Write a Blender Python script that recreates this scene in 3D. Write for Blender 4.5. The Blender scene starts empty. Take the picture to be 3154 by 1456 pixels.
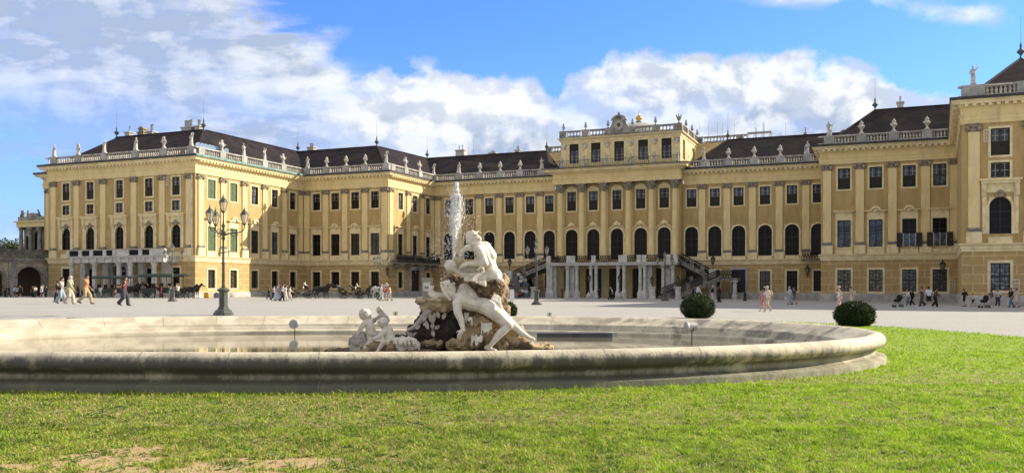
import bpy, bmesh, math, random
import numpy as np
from mathutils import Vector, Matrix, Euler
C = bpy.context.scene.collection
S = bpy.context.scene
PI = math.pi
R = math.radians
random.seed(7)

# ---------------------------------------------------------------- camera
F = 2720.0; CX = 1577.0; HY = 884.0; EYE = 1.44
cam = bpy.data.objects.new('camera', bpy.data.cameras.new('camera'))
C.objects.link(cam)
cam.location = (0, 0, EYE); cam.rotation_euler = (PI/2, 0, 0)
cam.data.sensor_width = 36; cam.data.lens = 36*F/3154.0
cam.data.shift_y = (HY-728)/3154.0
cam.data.clip_start = 0.1; cam.data.clip_end = 6000
S.camera = cam

# ---------------------------------------------------------------- view / exposure
S.view_settings.view_transform = 'Standard'; S.view_settings.look = 'None'
S.view_settings.exposure = 0.72; S.view_settings.gamma = 1.0
S.view_settings.use_curve_mapping = False
S.cycles.max_bounces = 6; S.cycles.diffuse_bounces = 3; S.cycles.glossy_bounces = 3
S.cycles.transmission_bounces = 4; S.cycles.transparent_max_bounces = 6

# ---------------------------------------------------------------- sun
SUN_EL = R(28.0)
sv = Vector((0.954*math.cos(SUN_EL), 0.299*math.cos(SUN_EL), math.sin(SUN_EL))).normalized()
sun = bpy.data.objects.new('sun', bpy.data.lights.new('sun', 'SUN'))
C.objects.link(sun)
sun.data.energy = 5.0; sun.data.angle = R(0.5); sun.data.color = (1.0, 0.87, 0.68)
sun.rotation_mode = 'QUATERNION'; sun.rotation_quaternion = sv.to_track_quat('Z', 'Y')
sun.location = (60, 20, 60)

# ---------------------------------------------------------------- node helper
class NT:
    def __init__(s, tree): s.t = tree; s.n = tree.nodes; s.l = tree.links
    def node(s, typ, **kw):
        x = s.n.new(typ)
        for k, v in kw.items():
            if k.startswith('i_'): x.inputs[k[2:].replace('_', ' ')].default_value = v
            else: setattr(x, k, v)
        return x
    def link(s, a, b): s.l.new(a, b)
    def math(s, op, a, b=None, c=None, clamp=False):
        x = s.n.new('ShaderNodeMath'); x.operation = op; x.use_clamp = clamp
        for i, v in enumerate((a, b, c)):
            if v is None: continue
            if isinstance(v, (int, float)): x.inputs[i].default_value = v
            else: s.l.new(v, x.inputs[i])
        return x.outputs[0]
    def mixc(s, f, a, b, typ='MIX'):
        x = s.n.new('ShaderNodeMix'); x.data_type = 'RGBA'; x.blend_type = typ
        for key, v in ((0, f), (6, a), (7, b)):
            if isinstance(v, (int, float)): x.inputs[key].default_value = v
            elif isinstance(v, tuple): x.inputs[key].default_value = (v[0], v[1], v[2], 1)
            else: s.l.new(v, x.inputs[key])
        return x.outputs[2]
    def ramp(s, f, lo, hi, clamp=True):     # smoothstep map range
        x = s.n.new('ShaderNodeMapRange'); x.interpolation_type = 'SMOOTHSTEP'
        s.l.new(f, x.inputs[0]); x.inputs[1].default_value = lo; x.inputs[2].default_value = hi
        return x.outputs[0]
    def noise(s, vec, scale, detail=4, rough=0.55, dist=0.0):
        x = s.n.new('ShaderNodeTexNoise'); x.inputs['Scale'].default_value = scale
        x.inputs['Detail'].default_value = detail; x.inputs['Roughness'].default_value = rough
        x.inputs['Distortion'].default_value = dist
        if vec is not None: s.l.new(vec, x.inputs['Vector'])
        return x.outputs[0]
    def vec(s, v, scale=(1, 1, 1), loc=(0, 0, 0)):
        x = s.n.new('ShaderNodeMapping'); s.l.new(v, x.inputs[0])
        x.inputs['Scale'].default_value = scale; x.inputs['Location'].default_value = loc
        return x.outputs[0]

# ---------------------------------------------------------------- world: sky + clouds (by direction)
world = bpy.data.worlds.new('World'); S.world = world; world.use_nodes = True
w = NT(world.node_tree); w.n.clear()
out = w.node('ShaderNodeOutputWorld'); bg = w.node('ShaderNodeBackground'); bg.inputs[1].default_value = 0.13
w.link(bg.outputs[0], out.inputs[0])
sky = w.node('ShaderNodeTexSky'); sky.sky_type = 'NISHITA'; sky.sun_disc = False
sky.sun_elevation = SUN_EL; sky.sun_rotation = math.atan2(0.954, 0.299)
sky.air_density = 1.0; sky.dust_density = 0.3; sky.ozone_density = 2.0
tc = w.node('ShaderNodeTexCoord'); sep = w.node('ShaderNodeSeparateXYZ')
w.link(tc.outputs['Generated'], sep.inputs[0])
dx, dy, dz = sep.outputs
ysafe = w.math('MAXIMUM', dy, 0.05)
Pn = w.math('DIVIDE', dx, ysafe); Qn = w.math('DIVIDE', dz, ysafe)
front = w.math('MULTIPLY', w.ramp(dy, 0.35, 0.6), w.ramp(Qn, 0.75, 0.45))
comb = w.node('ShaderNodeCombineXYZ'); w.link(Pn, comb.inputs[0]); w.link(Qn, comb.inputs[1])
pv = comb.outputs[0]
pv2 = w.vec(pv, (1, 1, 1), (0.014, 0.012, 0))
big = w.noise(w.vec(pv, (1, 1.6, 1)), 6.0, 9, 0.62, 0.25)
puff = w.noise(w.vec(pv, (1, 1.25, 1), (3.1, 1.7, 0)), 13.0, 9, 0.58, 0.15)
puff2 = w.noise(w.vec(pv2, (1, 1.25, 1), (3.1, 1.7, 0)), 13.0, 5, 0.55, 0.15)
puff1 = w.noise(w.vec(pv, (1, 1.25, 1), (3.1, 1.7, 0)), 13.0, 5, 0.55, 0.15)
streak = w.noise(w.vec(pv, (1, 3.6, 1), (1.3, 0.4, 0)), 6.0, 9, 0.64, 0.5)
streak2 = w.noise(w.vec(pv2, (1, 3.6, 1), (1.3, 0.4, 0)), 6.0, 7, 0.6, 0.5)
# height of the cloud bank's upper outline against bearing
fc = w.node('ShaderNodeFloatCurve'); cm = fc.mapping; cu = cm.curves[0]
pts = [(-400, -260), (600, -160), (740, -20), (860, 50), (980, 120), (1060, 190), (1100, 235), (1180, 215), (1300, 218), (1420, 235), (1560, 235),
       (1650, 262), (1715, 300), (1740, 240), (1820, 185), (1950, 160), (2120, 150), (2230, 190), (2320, 165), (2430, 180), (2560, 205), (2700, 225),
       (2800, 262), (2900, 280), (3000, 262), (3154, 290), (3560, 330)]
def cxn(x): return (x+400)/4000.0
def cyn(y): return (900-y)/1200.0
while len(cu.points) < len(pts): cu.points.new(0.5, 0.5)
for p, (x, y) in zip(cu.points, pts): p.location = (min(1, max(0, cxn(x))), min(1, max(0, cyn(y)))); p.handle_type = 'AUTO_CLAMPED'
cm.update()
pin = w.math('MULTIPLY_ADD', Pn, F/4000.0, (CX+400)/4000.0)
w.link(pin, fc.inputs['Value'])
qpx = w.math('MULTIPLY_ADD', Qn, F/1200.0, 16/1200.0)
edge = w.math('SUBTRACT', fc.outputs[0], qpx)
jit = w.math('MULTIPLY_ADD', w.math('SUBTRACT', puff, 0.5), 0.26, 0.0)
leftness = w.math('SUBTRACT', 1.0, w.ramp(Pn, -0.25, -0.14))
edge2 = w.math('ADD', edge, jit)
hard = w.ramp(edge2, -0.012, 0.03)
soft = w.ramp(w.math('ADD', edge, w.math('MULTIPLY', w.math('SUBTRACT', streak, 0.5), 0.6)), -0.05, 0.09)
bank = w.math('ADD', w.math('MULTIPLY', hard, w.math('SUBTRACT', 1.0, leftness)), w.math('MULTIPLY', soft, leftness))
def blob(cx, cy, rx, ry):
    a = w.math('DIVIDE', w.math('SUBTRACT', Pn, (cx-CX)/F), rx/F); b = w.math('DIVIDE', w.math('SUBTRACT', Qn, (HY-cy)/F), ry/F)
    d = w.math('ADD', w.math('MULTIPLY', a, a), w.math('MULTIPLY', b, b))
    return w.math('POWER', 2.718, w.math('MULTIPLY', d, -1.0))
hole = w.math('ADD', w.math('ADD', w.math('MULTIPLY', blob(60, 560, 520, 250), 1.45), w.math('MULTIPLY', blob(760, 330, 260, 45), 0.35)),
              w.math('ADD', w.math('MULTIPLY', blob(1740, 310, 60, 60), 0.5), w.math('MULTIPLY', blob(3000, 230, 160, 60), 0.3)))
thin = w.math('MULTIPLY', hole, w.math('MULTIPLY_ADD', w.ramp(streak, 0.30, 0.70), -0.62, 1.0))
bank = w.math('SUBTRACT', bank, thin, clamp=True)
gaps = w.math('MULTIPLY', w.ramp(w.math('ADD', w.math('MULTIPLY', streak, 0.5), w.math('MULTIPLY', big, 0.5)), 0.36, 0.54), 1.0)
bank = w.math('MULTIPLY', bank, w.math('MULTIPLY_ADD', gaps, 0.22, 0.78))
wisp = w.math('ADD', w.math('ADD', blob(2520, -10, 260, 45), blob(2960, 45, 190, 45)), w.math('MULTIPLY', blob(1000, 110, 160, 60), 0.7))
wn = w.ramp(w.math('ADD', w.math('MULTIPLY', wisp, 0.34), w.math('MULTIPLY', puff, 0.75)), 0.53, 0.80)
wisps = w.math('MULTIPLY', wn, w.ramp(wisp, 0.05, 0.5))
cloud = w.math('MAXIMUM', bank, wisps)
fill_clouds = w.ramp(w.noise(w.vec(tc.outputs['Generated'], (1, 1, 3)), 2.2, 7, 0.6), 0.30, 0.48)  # unseen cloud cover overhead and behind the camera, added as soft fill light
cloud = w.math('ADD', w.math('MULTIPLY', cloud, front), w.math('MULTIPLY', w.math('MULTIPLY', fill_clouds, 0.95), w.math('SUBTRACT', 1.0, front)), clamp=True)
# shade within the clouds: thin bright rims, blue-grey undersides
relief = w.math('SUBTRACT', puff1, puff2)
sh1 = w.ramp(relief, -0.075, 0.075)
sh2 = w.ramp(big, 0.40, 0.62)
lowc = w.ramp(edge2, 0.03, 0.30)
sl = w.ramp(w.math('SUBTRACT', streak, streak2), -0.13, 0.13)
rel = w.math('MULTIPLY', sh1, w.math('SUBTRACT', 0.66, w.math('MULTIPLY', leftness, 0.34)))
grey = w.math('ADD', w.math('ADD', rel, w.math('MULTIPLY', w.math('MULTIPLY', sl, leftness), 0.62)), w.math('MULTIPLY', w.math('MULTIPLY', sh2, lowc), w.math('SUBTRACT', 0.80, w.math('MULTIPLY', leftness, 0.45))))
grey = w.math('ADD', grey, w.math('ADD', w.math('MULTIPLY', blob(250, 60, 620, 110), 0.30), w.math('MULTIPLY', leftness, 0.24)))
grey = w.math('SUBTRACT', grey, w.math('ADD', w.math('ADD', w.math('MULTIPLY', blob(350, 255, 560, 50), 0.40), w.math('MULTIPLY', blob(850, 320, 260, 70), 0.42)), w.math('ADD', w.math('MULTIPLY', blob(1450, 300, 130, 90), 0.35), w.math('MULTIPLY', blob(900, 120, 160, 60), 0.25))), clamp=True)
ccol = w.mixc(grey, (4.75, 4.85, 4.95), (2.15, 2.62, 3.50))
tint = w.mixc(1.0, sky.outputs[0], (0.43, 0.68, 1.38), 'MULTIPLY')
paler = w.ramp(Qn, 0.34, 0.02)
skyc = w.mixc(w.math('MULTIPLY', w.math('SUBTRACT', 1.0, w.ramp(Qn, 0.02, 0.30)), 0.45), tint, (2.1, 3.0, 4.6))
ccol = w.mixc(front, (3.25, 3.1, 2.85), ccol)  # warm neutral colour for the added fill clouds out of view
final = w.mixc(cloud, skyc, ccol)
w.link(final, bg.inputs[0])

# ---------------------------------------------------------------- object helpers
def tag(o, label=None, cat=None, group=None, kind=None):
    if label: o['label'] = label
    if cat: o['category'] = cat
    if group: o['group'] = group
    if kind: o['kind'] = kind
    return o
def empty(name, loc, rz=0.0, label=None, cat=None, group=None, scale=None):
    o = bpy.data.objects.new(name, None); C.objects.link(o)
    o.location = loc; o.rotation_euler = (0, 0, rz); o.empty_display_size = 0.2
    if scale: o.scale = (scale,)*3
    return tag(o, label, cat, group)
def link(name, me, mat=None, parent=None, loc=None, rz=None, smooth=False):
    o = bpy.data.objects.new(name, me); C.objects.link(o)
    if mat is not None and len(me.materials) == 0: me.materials.append(mat)
    if parent is not None: o.parent = parent
    if loc is not None: o.location = loc
    if rz is not None: o.rotation_euler = (0, 0, rz)
    if smooth: me.polygons.foreach_set('use_smooth', [True]*len(me.polygons))
    return o
def copy_tree(o, parent=None):
    c = o.copy(); C.objects.link(c)
    if parent is not None: c.parent = parent
    for ch in list(o.children): copy_tree(ch, c)
    return c

class MB:
    """collects shapes, then becomes one mesh"""
    def __init__(s): s.v = []; s.f = []; s.cuts = []
    def cut(s): s.cuts.append((len(s.v), len(s.f)))
    def add(s, vs, fs):
        b = len(s.v); s.v += [tuple(v) for v in vs]; s.f += [tuple(i+b for i in f) for f in fs]
    def box(s, x0, x1, y0, y1, z0, z1):
        s.add([(x0,y0,z0),(x1,y0,z0),(x1,y1,z0),(x0,y1,z0),(x0,y0,z1),(x1,y0,z1),(x1,y1,z1),(x0,y1,z1)],
              [(0,3,2,1),(4,5,6,7),(0,1,5,4),(1,2,6,5),(2,3,7,6),(3,0,4,7)])
    def quad(s, a, b, c, d): s.add([a, b, c, d], [(0,1,2,3)])
    def prism(s, pts, y0, y1):      # outline in x,z pushed from y0 to y1 (y0 in front)
        n = len(pts)
        s.add([(x, y0, z) for x, z in pts]+[(x, y1, z) for x, z in pts],
              [tuple(range(n)), tuple(range(2*n-1, n-1, -1))]+[(i, n+i, n+(i+1) % n, (i+1) % n) for i in range(n)])
    def lathe(s, prof, cx=0, cy=0, cz=0, n=8, a0=0.0, cap=True):   # prof: (r,z) bottom to top
        vs = []; fs = []
        for r, z in prof:
            for k in range(n):
                a = a0+2*PI*k/n; vs.append((cx+r*math.cos(a), cy+r*math.sin(a), cz+z))
        for i in range(len(prof)-1):
            for k in range(n):
                k2 = (k+1) % n; fs.append((i*n+k, i*n+k2, (i+1)*n+k2, (i+1)*n+k))
        if cap:
            fs.append(tuple(range(n-1, -1, -1))); fs.append(tuple((len(prof)-1)*n+k for k in range(n)))
        s.add(vs, fs)
    def tube(s, pts, rad, n=6, cap=True):
        pts = [Vector(p) for p in pts]; rs = rad if isinstance(rad, (list, tuple)) else [rad]*len(pts)
        vs = []; fs = []; up = None
        for i, p in enumerate(pts):
            d = (pts[min(i+1, len(pts)-1)]-pts[max(i-1, 0)]).normalized()
            if up is None: up = Vector((0, 0, 1)) if abs(d.z) < 0.9 else Vector((1, 0, 0))
            a = d.cross(up).normalized(); b = a.cross(d).normalized(); up = b
            for k in range(n):
                t = 2*PI*k/n; vs.append(p+a*(rs[i]*math.cos(t))+b*(rs[i]*math.sin(t)))
        for i in range(len(pts)-1):
            for k in range(n):
                k2 = (k+1) % n; fs.append((i*n+k, (i+1)*n+k, (i+1)*n+k2, i*n+k2))
        if cap: fs.append(tuple(range(n))); fs.append(tuple((len(pts)-1)*n+k for k in range(n-1, -1, -1)))
        s.add(vs, fs)
    def cap2(s, p0, r0, p1, r1, n=10, m=4):    # tapered capsule
        p0 = Vector(p0); p1 = Vector(p1); d = p1-p0; L = d.length; d = d/L if L > 1e-6 else Vector((0, 0, 1))
        up = Vector((0, 0, 1)) if abs(d.z) < 0.9 else Vector((1, 0, 0)); a = d.cross(up).normalized(); b = d.cross(a).normalized()
        rings = []
        for i in range(1, m+1): t = PI/2*i/m; rings.append((-r0*math.cos(t), r0*math.sin(t)))
        for i in range(0, m): t = PI/2*i/m; rings.append((L+r1*math.sin(t), r1*math.cos(t)))
        vs = [p0-d*r0]; fs = []
        for h, r in rings:
            for k in range(n): t = 2*PI*k/n; vs.append(p0+d*h+a*(r*math.cos(t))+b*(r*math.sin(t)))
        vs.append(p1+d*r1); e = len(vs)-1
        for k in range(n): fs.append((0, 1+k, 1+(k+1) % n))
        for i in range(len(rings)-1):
            for k in range(n): fs.append((1+i*n+k, 1+(i+1)*n+k, 1+(i+1)*n+(k+1) % n, 1+i*n+(k+1) % n))
        q = 1+(len(rings)-1)*n
        for k in range(n): fs.append((q+k, e, q+(k+1) % n))
        s.add(vs, fs)
    def ell(s, c, r, rot=(0, 0, 0), n=12, m=8):
        M = Euler(rot).to_matrix(); c = Vector(c); vs = [c+M @ Vector((0, 0, -r[2]))]; fs = []
        for i in range(1, m):
            t = -PI/2+PI*i/m
            for k in range(n): a = 2*PI*k/n; vs.append(c+M @ Vector((r[0]*math.cos(t)*math.cos(a), r[1]*math.cos(t)*math.sin(a), r[2]*math.sin(t))))
        vs.append(c+M @ Vector((0, 0, r[2]))); e = len(vs)-1
        for k in range(n): fs.append((0, 1+(k+1) % n, 1+k))
        for i in range(m-2):
            for k in range(n): fs.append((1+i*n+k, 1+i*n+(k+1) % n, 1+(i+1)*n+(k+1) % n, 1+(i+1)*n+k))
        q = 1+(m-2)*n
        for k in range(n): fs.append((q+k, q+(k+1) % n, e))
        s.add(vs, fs)
    def mesh(s, name='mesh'):
        me = bpy.data.meshes.new(name); me.from_pydata(s.v, [], s.f); me.update(); return me
    def build(s, name, mat, parent=None, loc=None, rz=None, smooth=False):
        return link(name, s.mesh(name), mat, parent, loc, rz, smooth)
    def build_each(s, name, mat, parent=None, loc=None, rz=None, smooth=False):
        """one object per piece; pieces end where cut() was called"""
        out_ = []; v0 = f0 = 0
        for v1, f1 in s.cuts+[(len(s.v), len(s.f))]:
            if f1 > f0:
                m = MB(); m.v = s.v[v0:v1]; m.f = [tuple(i-v0 for i in f) for f in s.f[f0:f1]]; out_.append(m.build(name, mat, parent, loc, rz, smooth))
            v0, f0 = v1, f1
        return out_
    def blob(s, voxel, smooth=4, disp=None, fac=0.6, extra=None):
        """melt overlapping shapes into one continuous surface"""
        me = s.mesh('tmp'); o = bpy.data.objects.new('tmp', me); C.objects.link(o)
        m = o.modifiers.new('r', 'REMESH'); m.mode = 'VOXEL'; m.voxel_size = voxel; m.use_smooth_shade = True
        if smooth: k = o.modifiers.new('s', 'SMOOTH'); k.factor = fac; k.iterations = smooth
        for (size, strength, kind) in (disp or []):
            t = bpy.data.textures.new('t', kind)
            if kind == 'CLOUDS': t.noise_scale = size; t.noise_depth = 4
            elif kind == 'VORONOI': t.noise_scale = size
            elif kind == 'MUSGRAVE': t.noise_scale = size
            dm = o.modifiers.new('d', 'DISPLACE'); dm.texture = t; dm.strength = strength; dm.mid_level = 0.5
        dg = bpy.context.evaluated_depsgraph_get()
        r = bpy.data.meshes.new_from_object(o.evaluated_get(dg))
        bpy.data.objects.remove(o); r.materials.clear()
        r.polygons.foreach_set('use_smooth', [True]*len(r.polygons))
        return r

# ---------------------------------------------------------------- materials
MT = {}
def M(name, c1, c2=None, scale=3.0, rough=0.8, bump=0.0, bscale=30.0, metal=0.0, spec=0.4, lo=0.4, hi=0.62, stretch=(1, 1, 1), detail=6, trans=0.0, coat=0):
    if name in MT: return MT[name]
    m = bpy.data.materials.new(name); m.use_nodes = True; n = NT(m.node_tree); n.n.clear()
    o = n.node('ShaderNodeOutputMaterial'); b = n.node('ShaderNodeBsdfPrincipled'); n.link(b.outputs[0], o.inputs[0])
    b.inputs['Roughness'].default_value = rough; b.inputs['Metallic'].default_value = metal
    b.inputs['Specular IOR Level'].default_value = spec
    if trans: b.inputs['Transmission Weight'].default_value = trans
    t = n.node('ShaderNodeTexCoord'); v = n.vec(t.outputs['Object'], stretch)
    if c2 is None: c2 = tuple(x*0.8 for x in c1)
    f = n.ramp(n.noise(v, scale, detail, 0.62, 0.3), lo, hi)
    n.link(n.mixc(f, c1, c2), b.inputs['Base Color'])
    if bump:
        bp = n.node('ShaderNodeBump'); bp.inputs['Strength'].default_value = bump; bp.inputs['Distance'].default_value = 0.02
        n.link(n.noise(v, bscale, 5, 0.65), bp.inputs['Height']); n.link(bp.outputs[0], b.inputs['Normal'])
    MT[name] = m; m['b'] = 1; return m
def nodes_of(m):
    n = NT(m.node_tree); b = [x for x in n.n if x.type == 'BSDF_PRINCIPLED'][0]; return n, b
# ---------------------------------------------------------------- palette
OCHRE = M('ochre_plaster', (0.52, 0.382, 0.168), (0.42, 0.300, 0.128), 1.1, 0.9, 0.3, 14, stretch=(1, 1, 0.45), lo=0.35, hi=0.68)
CREAM = M('cream_plaster', (0.84, 0.69, 0.36), (0.70, 0.57, 0.30), 0.9, 0.88, 0.15, 10, stretch=(1, 1, 0.4), lo=0.38, hi=0.7)
CREAMT = M('cream_trim', (0.86, 0.74, 0.45), (0.70, 0.59, 0.35), 1.2, 0.85, 0.1, 10)
STONE = M('weathered_stone', (0.36, 0.35, 0.32), (0.19, 0.185, 0.17), 1.1, 0.9, 0.5, 12)
GREY = M('grey_dirty_stone', (0.30, 0.285, 0.25), (0.15, 0.14, 0.125), 2.5, 0.9, 0.6, 12)
PALE = M('pale_stone', (0.50, 0.50, 0.48), (0.33, 0.33, 0.31), 1.0, 0.85, 0.3, 12)
CAPST = M('capital_stone', (0.40, 0.35, 0.25), (0.14, 0.125, 0.10), 3.5, 0.9, 0.9, 12)
ROOF = None
FINM = M('dark_verdigris', (0.10, 0.15, 0.14), (0.06, 0.085, 0.085), 3, 0.6)
PALE2 = M('light_grey_stone', (0.66, 0.65, 0.61), (0.50, 0.49, 0.46), 1.5, 0.85, 0.3, 12)
COPPER = M('green_copper', (0.20, 0.36, 0.31), (0.11, 0.22, 0.20), 1.5, 0.7, 0.2, 8)
DARKM = M('dark_metal_flashing', (0.035, 0.035, 0.037), (0.06, 0.06, 0.058), 2.0, 0.6)
IRON = M('black_iron', (0.012, 0.012, 0.013), (0.03, 0.03, 0.03), 6, 0.5)
SASH = M('dark_painted_wood', (0.018, 0.016, 0.014), (0.035, 0.03, 0.024), 4, 0.55)
BARS = M('pale_glazing_bars', (0.55, 0.55, 0.52), (0.45, 0.45, 0.42), 4, 0.6)
GLASS = M('dark_window_glass', (0.008, 0.008, 0.008), (0.016, 0.015, 0.014), 0.8, 0.06, spec=0.12)
GLASSB = M('sky_tinted_curtain_glass', (0.13, 0.16, 0.20), (0.05, 0.06, 0.075), 1.3, 0.12, spec=0.25)  # bluish sky reflection and curtains both put into the base colour
GLASSG = M('reflection_blotched_glass', (0.05, 0.05, 0.042), (0.30, 0.29, 0.22), 3.2, 0.08, spec=0.6, lo=0.5, hi=0.56)  # bright reflections painted as pale blotches in the pane colour
BLIND = M('dark_screen', (0.018, 0.017, 0.014), (0.028, 0.027, 0.022), 1, 0.7)
GSHUT = M('green_shutter', (0.075, 0.13, 0.065), (0.11, 0.17, 0.09), 2, 0.6)
WHITE = M('white_paint', (0.78, 0.78, 0.75), (0.68, 0.68, 0.64), 3, 0.6)
DOORM = M('brown_door_wood', (0.045, 0.022, 0.013), (0.025, 0.013, 0.008), 3, 0.5, stretch=(6, 6, 1))
GOLD = M('gilded_metal', (0.75, 0.45, 0.10), (0.55, 0.30, 0.06), 3, 0.28, metal=1.0)
DOMEM = M('pale_dome_sheet', (0.45, 0.46, 0.42), (0.36, 0.38, 0.35), 1, 0.5)
STEEL = M('bright_steel', (0.5, 0.5, 0.5), (0.35, 0.35, 0.36), 4, 0.3, metal=0.9)
SCAFF = M('scaffold_steel', (0.35, 0.33, 0.32), (0.25, 0.2, 0.2), 4, 0.5)
CARVE = M('carved_white_stone', (0.62, 0.60, 0.55), (0.36, 0.34, 0.31), 2.2, 0.85, 0.7, 14)

def vary(m, dark, amt):
    n, b = nodes_of(m); oi = n.node('ShaderNodeObjectInfo'); src = b.inputs['Base Color'].links[0].from_socket
    n.link(n.mixc(n.math('MULTIPLY', n.ramp(oi.outputs['Random'], 0.25, 0.9), amt), src, dark), b.inputs['Base Color'])
    n.link(n.math('MULTIPLY_ADD', oi.outputs['Random'], 0.22, 0.04), b.inputs['Roughness'])
vary(GLASSB, (0.015, 0.016, 0.018), 0.85); vary(GLASS, (0.022, 0.021, 0.019), 0.8); vary(GLASSG, (0.02, 0.02, 0.018), 0.7)
def grime(m, amt):
    n, b = nodes_of(m); t = n.node('ShaderNodeTexCoord'); ob = t.outputs['Object']; src = b.inputs['Base Color'].links[0].from_socket
    f = n.math('MULTIPLY', n.ramp(n.noise(n.vec(ob, (1, 1, 0.10)), 3.2, 6, 0.7), 0.52, 0.78), n.ramp(n.noise(ob, 0.35, 4, 0.6), 0.35, 0.65))
    n.link(n.mixc(n.math('MULTIPLY', f, amt), src, (0.17, 0.14, 0.09)), b.inputs['Base Color'])
grime(OCHRE, 0.55); grime(CREAM, 0.5); grime(CREAMT, 0.5); grime(PALE, 0.5)
def rustic(name, side):
    m = M(name, (0.5, 0.3, 0.085), rough=0.9); n, b = nodes_of(m)
    t = n.node('ShaderNodeTexCoord'); s = n.node('ShaderNodeSeparateXYZ'); n.link(t.outputs['Object'], s.inputs[0])
    c = n.node('ShaderNodeCombineXYZ'); n.link(s.outputs[0], c.inputs[0]); n.link(s.outputs[2], c.inputs[1])
    k = n.node('ShaderNodeTexBrick'); n.link(n.vec(c.outputs[0], (1, 1, 1), (side, 0.72, 0)), k.inputs['Vector'])
    k.inputs['Color1'].default_value = (0.50, 0.36, 0.16, 1); k.inputs['Color2'].default_value = (0.44, 0.315, 0.14, 1)
    k.inputs['Mortar'].default_value = (0.70, 0.56, 0.30, 1); k.inputs['Scale'].default_value = 1.0
    k.inputs['Brick Width'].default_value = 1.74; k.inputs['Row Height'].default_value = 0.83
    k.inputs['Mortar Size'].default_value = 0.045; k.inputs['Mortar Smooth'].default_value = 0.1; k.offset = 0.5
    f = n.ramp(n.noise(t.outputs['Object'], 0.8, 6), 0.35, 0.7)
    n.link(n.mixc(n.math('MULTIPLY', f, 0.35), k.outputs[0], (0.30, 0.20, 0.09)), b.inputs['Base Color'])
    bp = n.node('ShaderNodeBump'); bp.inputs['Strength'].default_value = 0.6; bp.inputs['Distance'].default_value = 0.05; bp.invert = True
    n.link(k.outputs['Fac'], bp.inputs['Height']); n.link(bp.outputs[0], b.inputs['Normal'])
    return m
RUST = rustic('rusticated_ochre', 0.0)
def roofmat():
    m = M('brown_roof_tiles', (0.055, 0.043, 0.043), (0.028, 0.025, 0.029), 0.5, 0.8); n, b = nodes_of(m)
    t = n.node('ShaderNodeTexCoord'); bp = n.node('ShaderNodeBump'); bp.inputs['Strength'].default_value = 0.5; bp.inputs['Distance'].default_value = 0.04
    wv = n.node('ShaderNodeTexWave'); wv.bands_direction = 'Z'; wv.wave_profile = 'SAW'; wv.inputs['Scale'].default_value = 1.6; wv.inputs['Distortion'].default_value = 0.3
    n.link(t.outputs['Object'], wv.inputs['Vector'])
    h = n.math('ADD', wv.outputs['Fac'], n.math('MULTIPLY', n.noise(t.outputs['Object'], 7, 3), 0.8))
    b.inputs['Diffuse Roughness'].default_value = 1.0; b.inputs['Specular IOR Level'].default_value = 0.1
    n.link(h, bp.inputs['Height']); n.link(bp.outputs[0], b.inputs['Normal']); return m
ROOF = roofmat()

# ---------------------------------------------------------------- palace frame: local x = q (along the front), local y = t (depth)
SC = -36.9; T0 = 127.0
ca, sa = math.cos(math.atan2(0.384, 0.923)), math.sin(math.atan2(0.384, 0.923))
def QT(q, t): s = q+SC; return (ca*s+sa*t, -sa*s+ca*t)
ox, oy = QT(0, T0)
PRZ = -math.atan2(0.384, 0.923)
palace = empty('palace', (ox, oy, 0), PRZ, 'long ochre and cream baroque palace with stepped wings and dark hipped roofs', 'palace')
TA, TC, TE = 89.4, 112.5, 127.0
QA0, QA1, QC1, QF0, QG0, QG1 = -70.7, -44.5, -29.6, 30.4, 44.0, 71.0
QB0, TB = -78.6, 95.2
PQ0, PQ1, TP = -8.5, 10.6, 126.2
PATHL = [(QB0, 118), (QB0, TB), (QA0, TB), (QA0, TA), (QA1, TA), (QA1, TC), (QC1, TC), (QC1, TE), (PQ0-0.3, TE)]
PATHR = [(PQ1+0.3, TE), (QF0, TE), (QF0, TC), (QG0, TC), (QG0, TA), (QG1, TA), (QG1, 112)]
def loc(p): return (p[0], p[1]-T0)
def offs(path, d, ends=True):
    """offset a left-to-right front path outwards (towards the court) with mitres"""
    n = len(path); out_ = []
    def nrm(a, b):
        x, y = b[0]-a[0], b[1]-a[1]; l = math.hypot(x, y); return (y/l, -x/l)
    for i in range(n):
        ns = []
        if i > 0: ns.append(nrm(path[i-1], path[i]))
        if i < n-1: ns.append(nrm(path[i], path[i+1]))
        if len(ns) == 1: nx, ny = ns[0]; out_.append((path[i][0]+nx*d, path[i][1]+ny*d))
        else: nx = ns[0][0]+ns[1][0]; ny = ns[0][1]+ns[1][1]; out_.append((path[i][0]+nx*d, path[i][1]+ny*d))
    return out_
def sweep(name, prof, path, mat, parent=palace, conv=loc, close=False):
    """prof: (d outward, z) from low to high"""
    mb = MB(); n = len(path); vs = []
    for d, z in prof:
        for p in offs(path, d): x, y = conv(p); vs.append((x, y, z))
    fs = []
    for i in range(len(prof)-1):
        for k in range(n-1): fs.append((i*n+k, i*n+k+1, (i+1)*n+k+1, (i+1)*n+k))
    m = len(prof)
    fs.append(tuple(i*n for i in range(m))); fs.append(tuple(i*n+n-1 for i in range(m-1, -1, -1)))
    mb.add(vs, fs); return mb.build(name, mat, parent)

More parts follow.
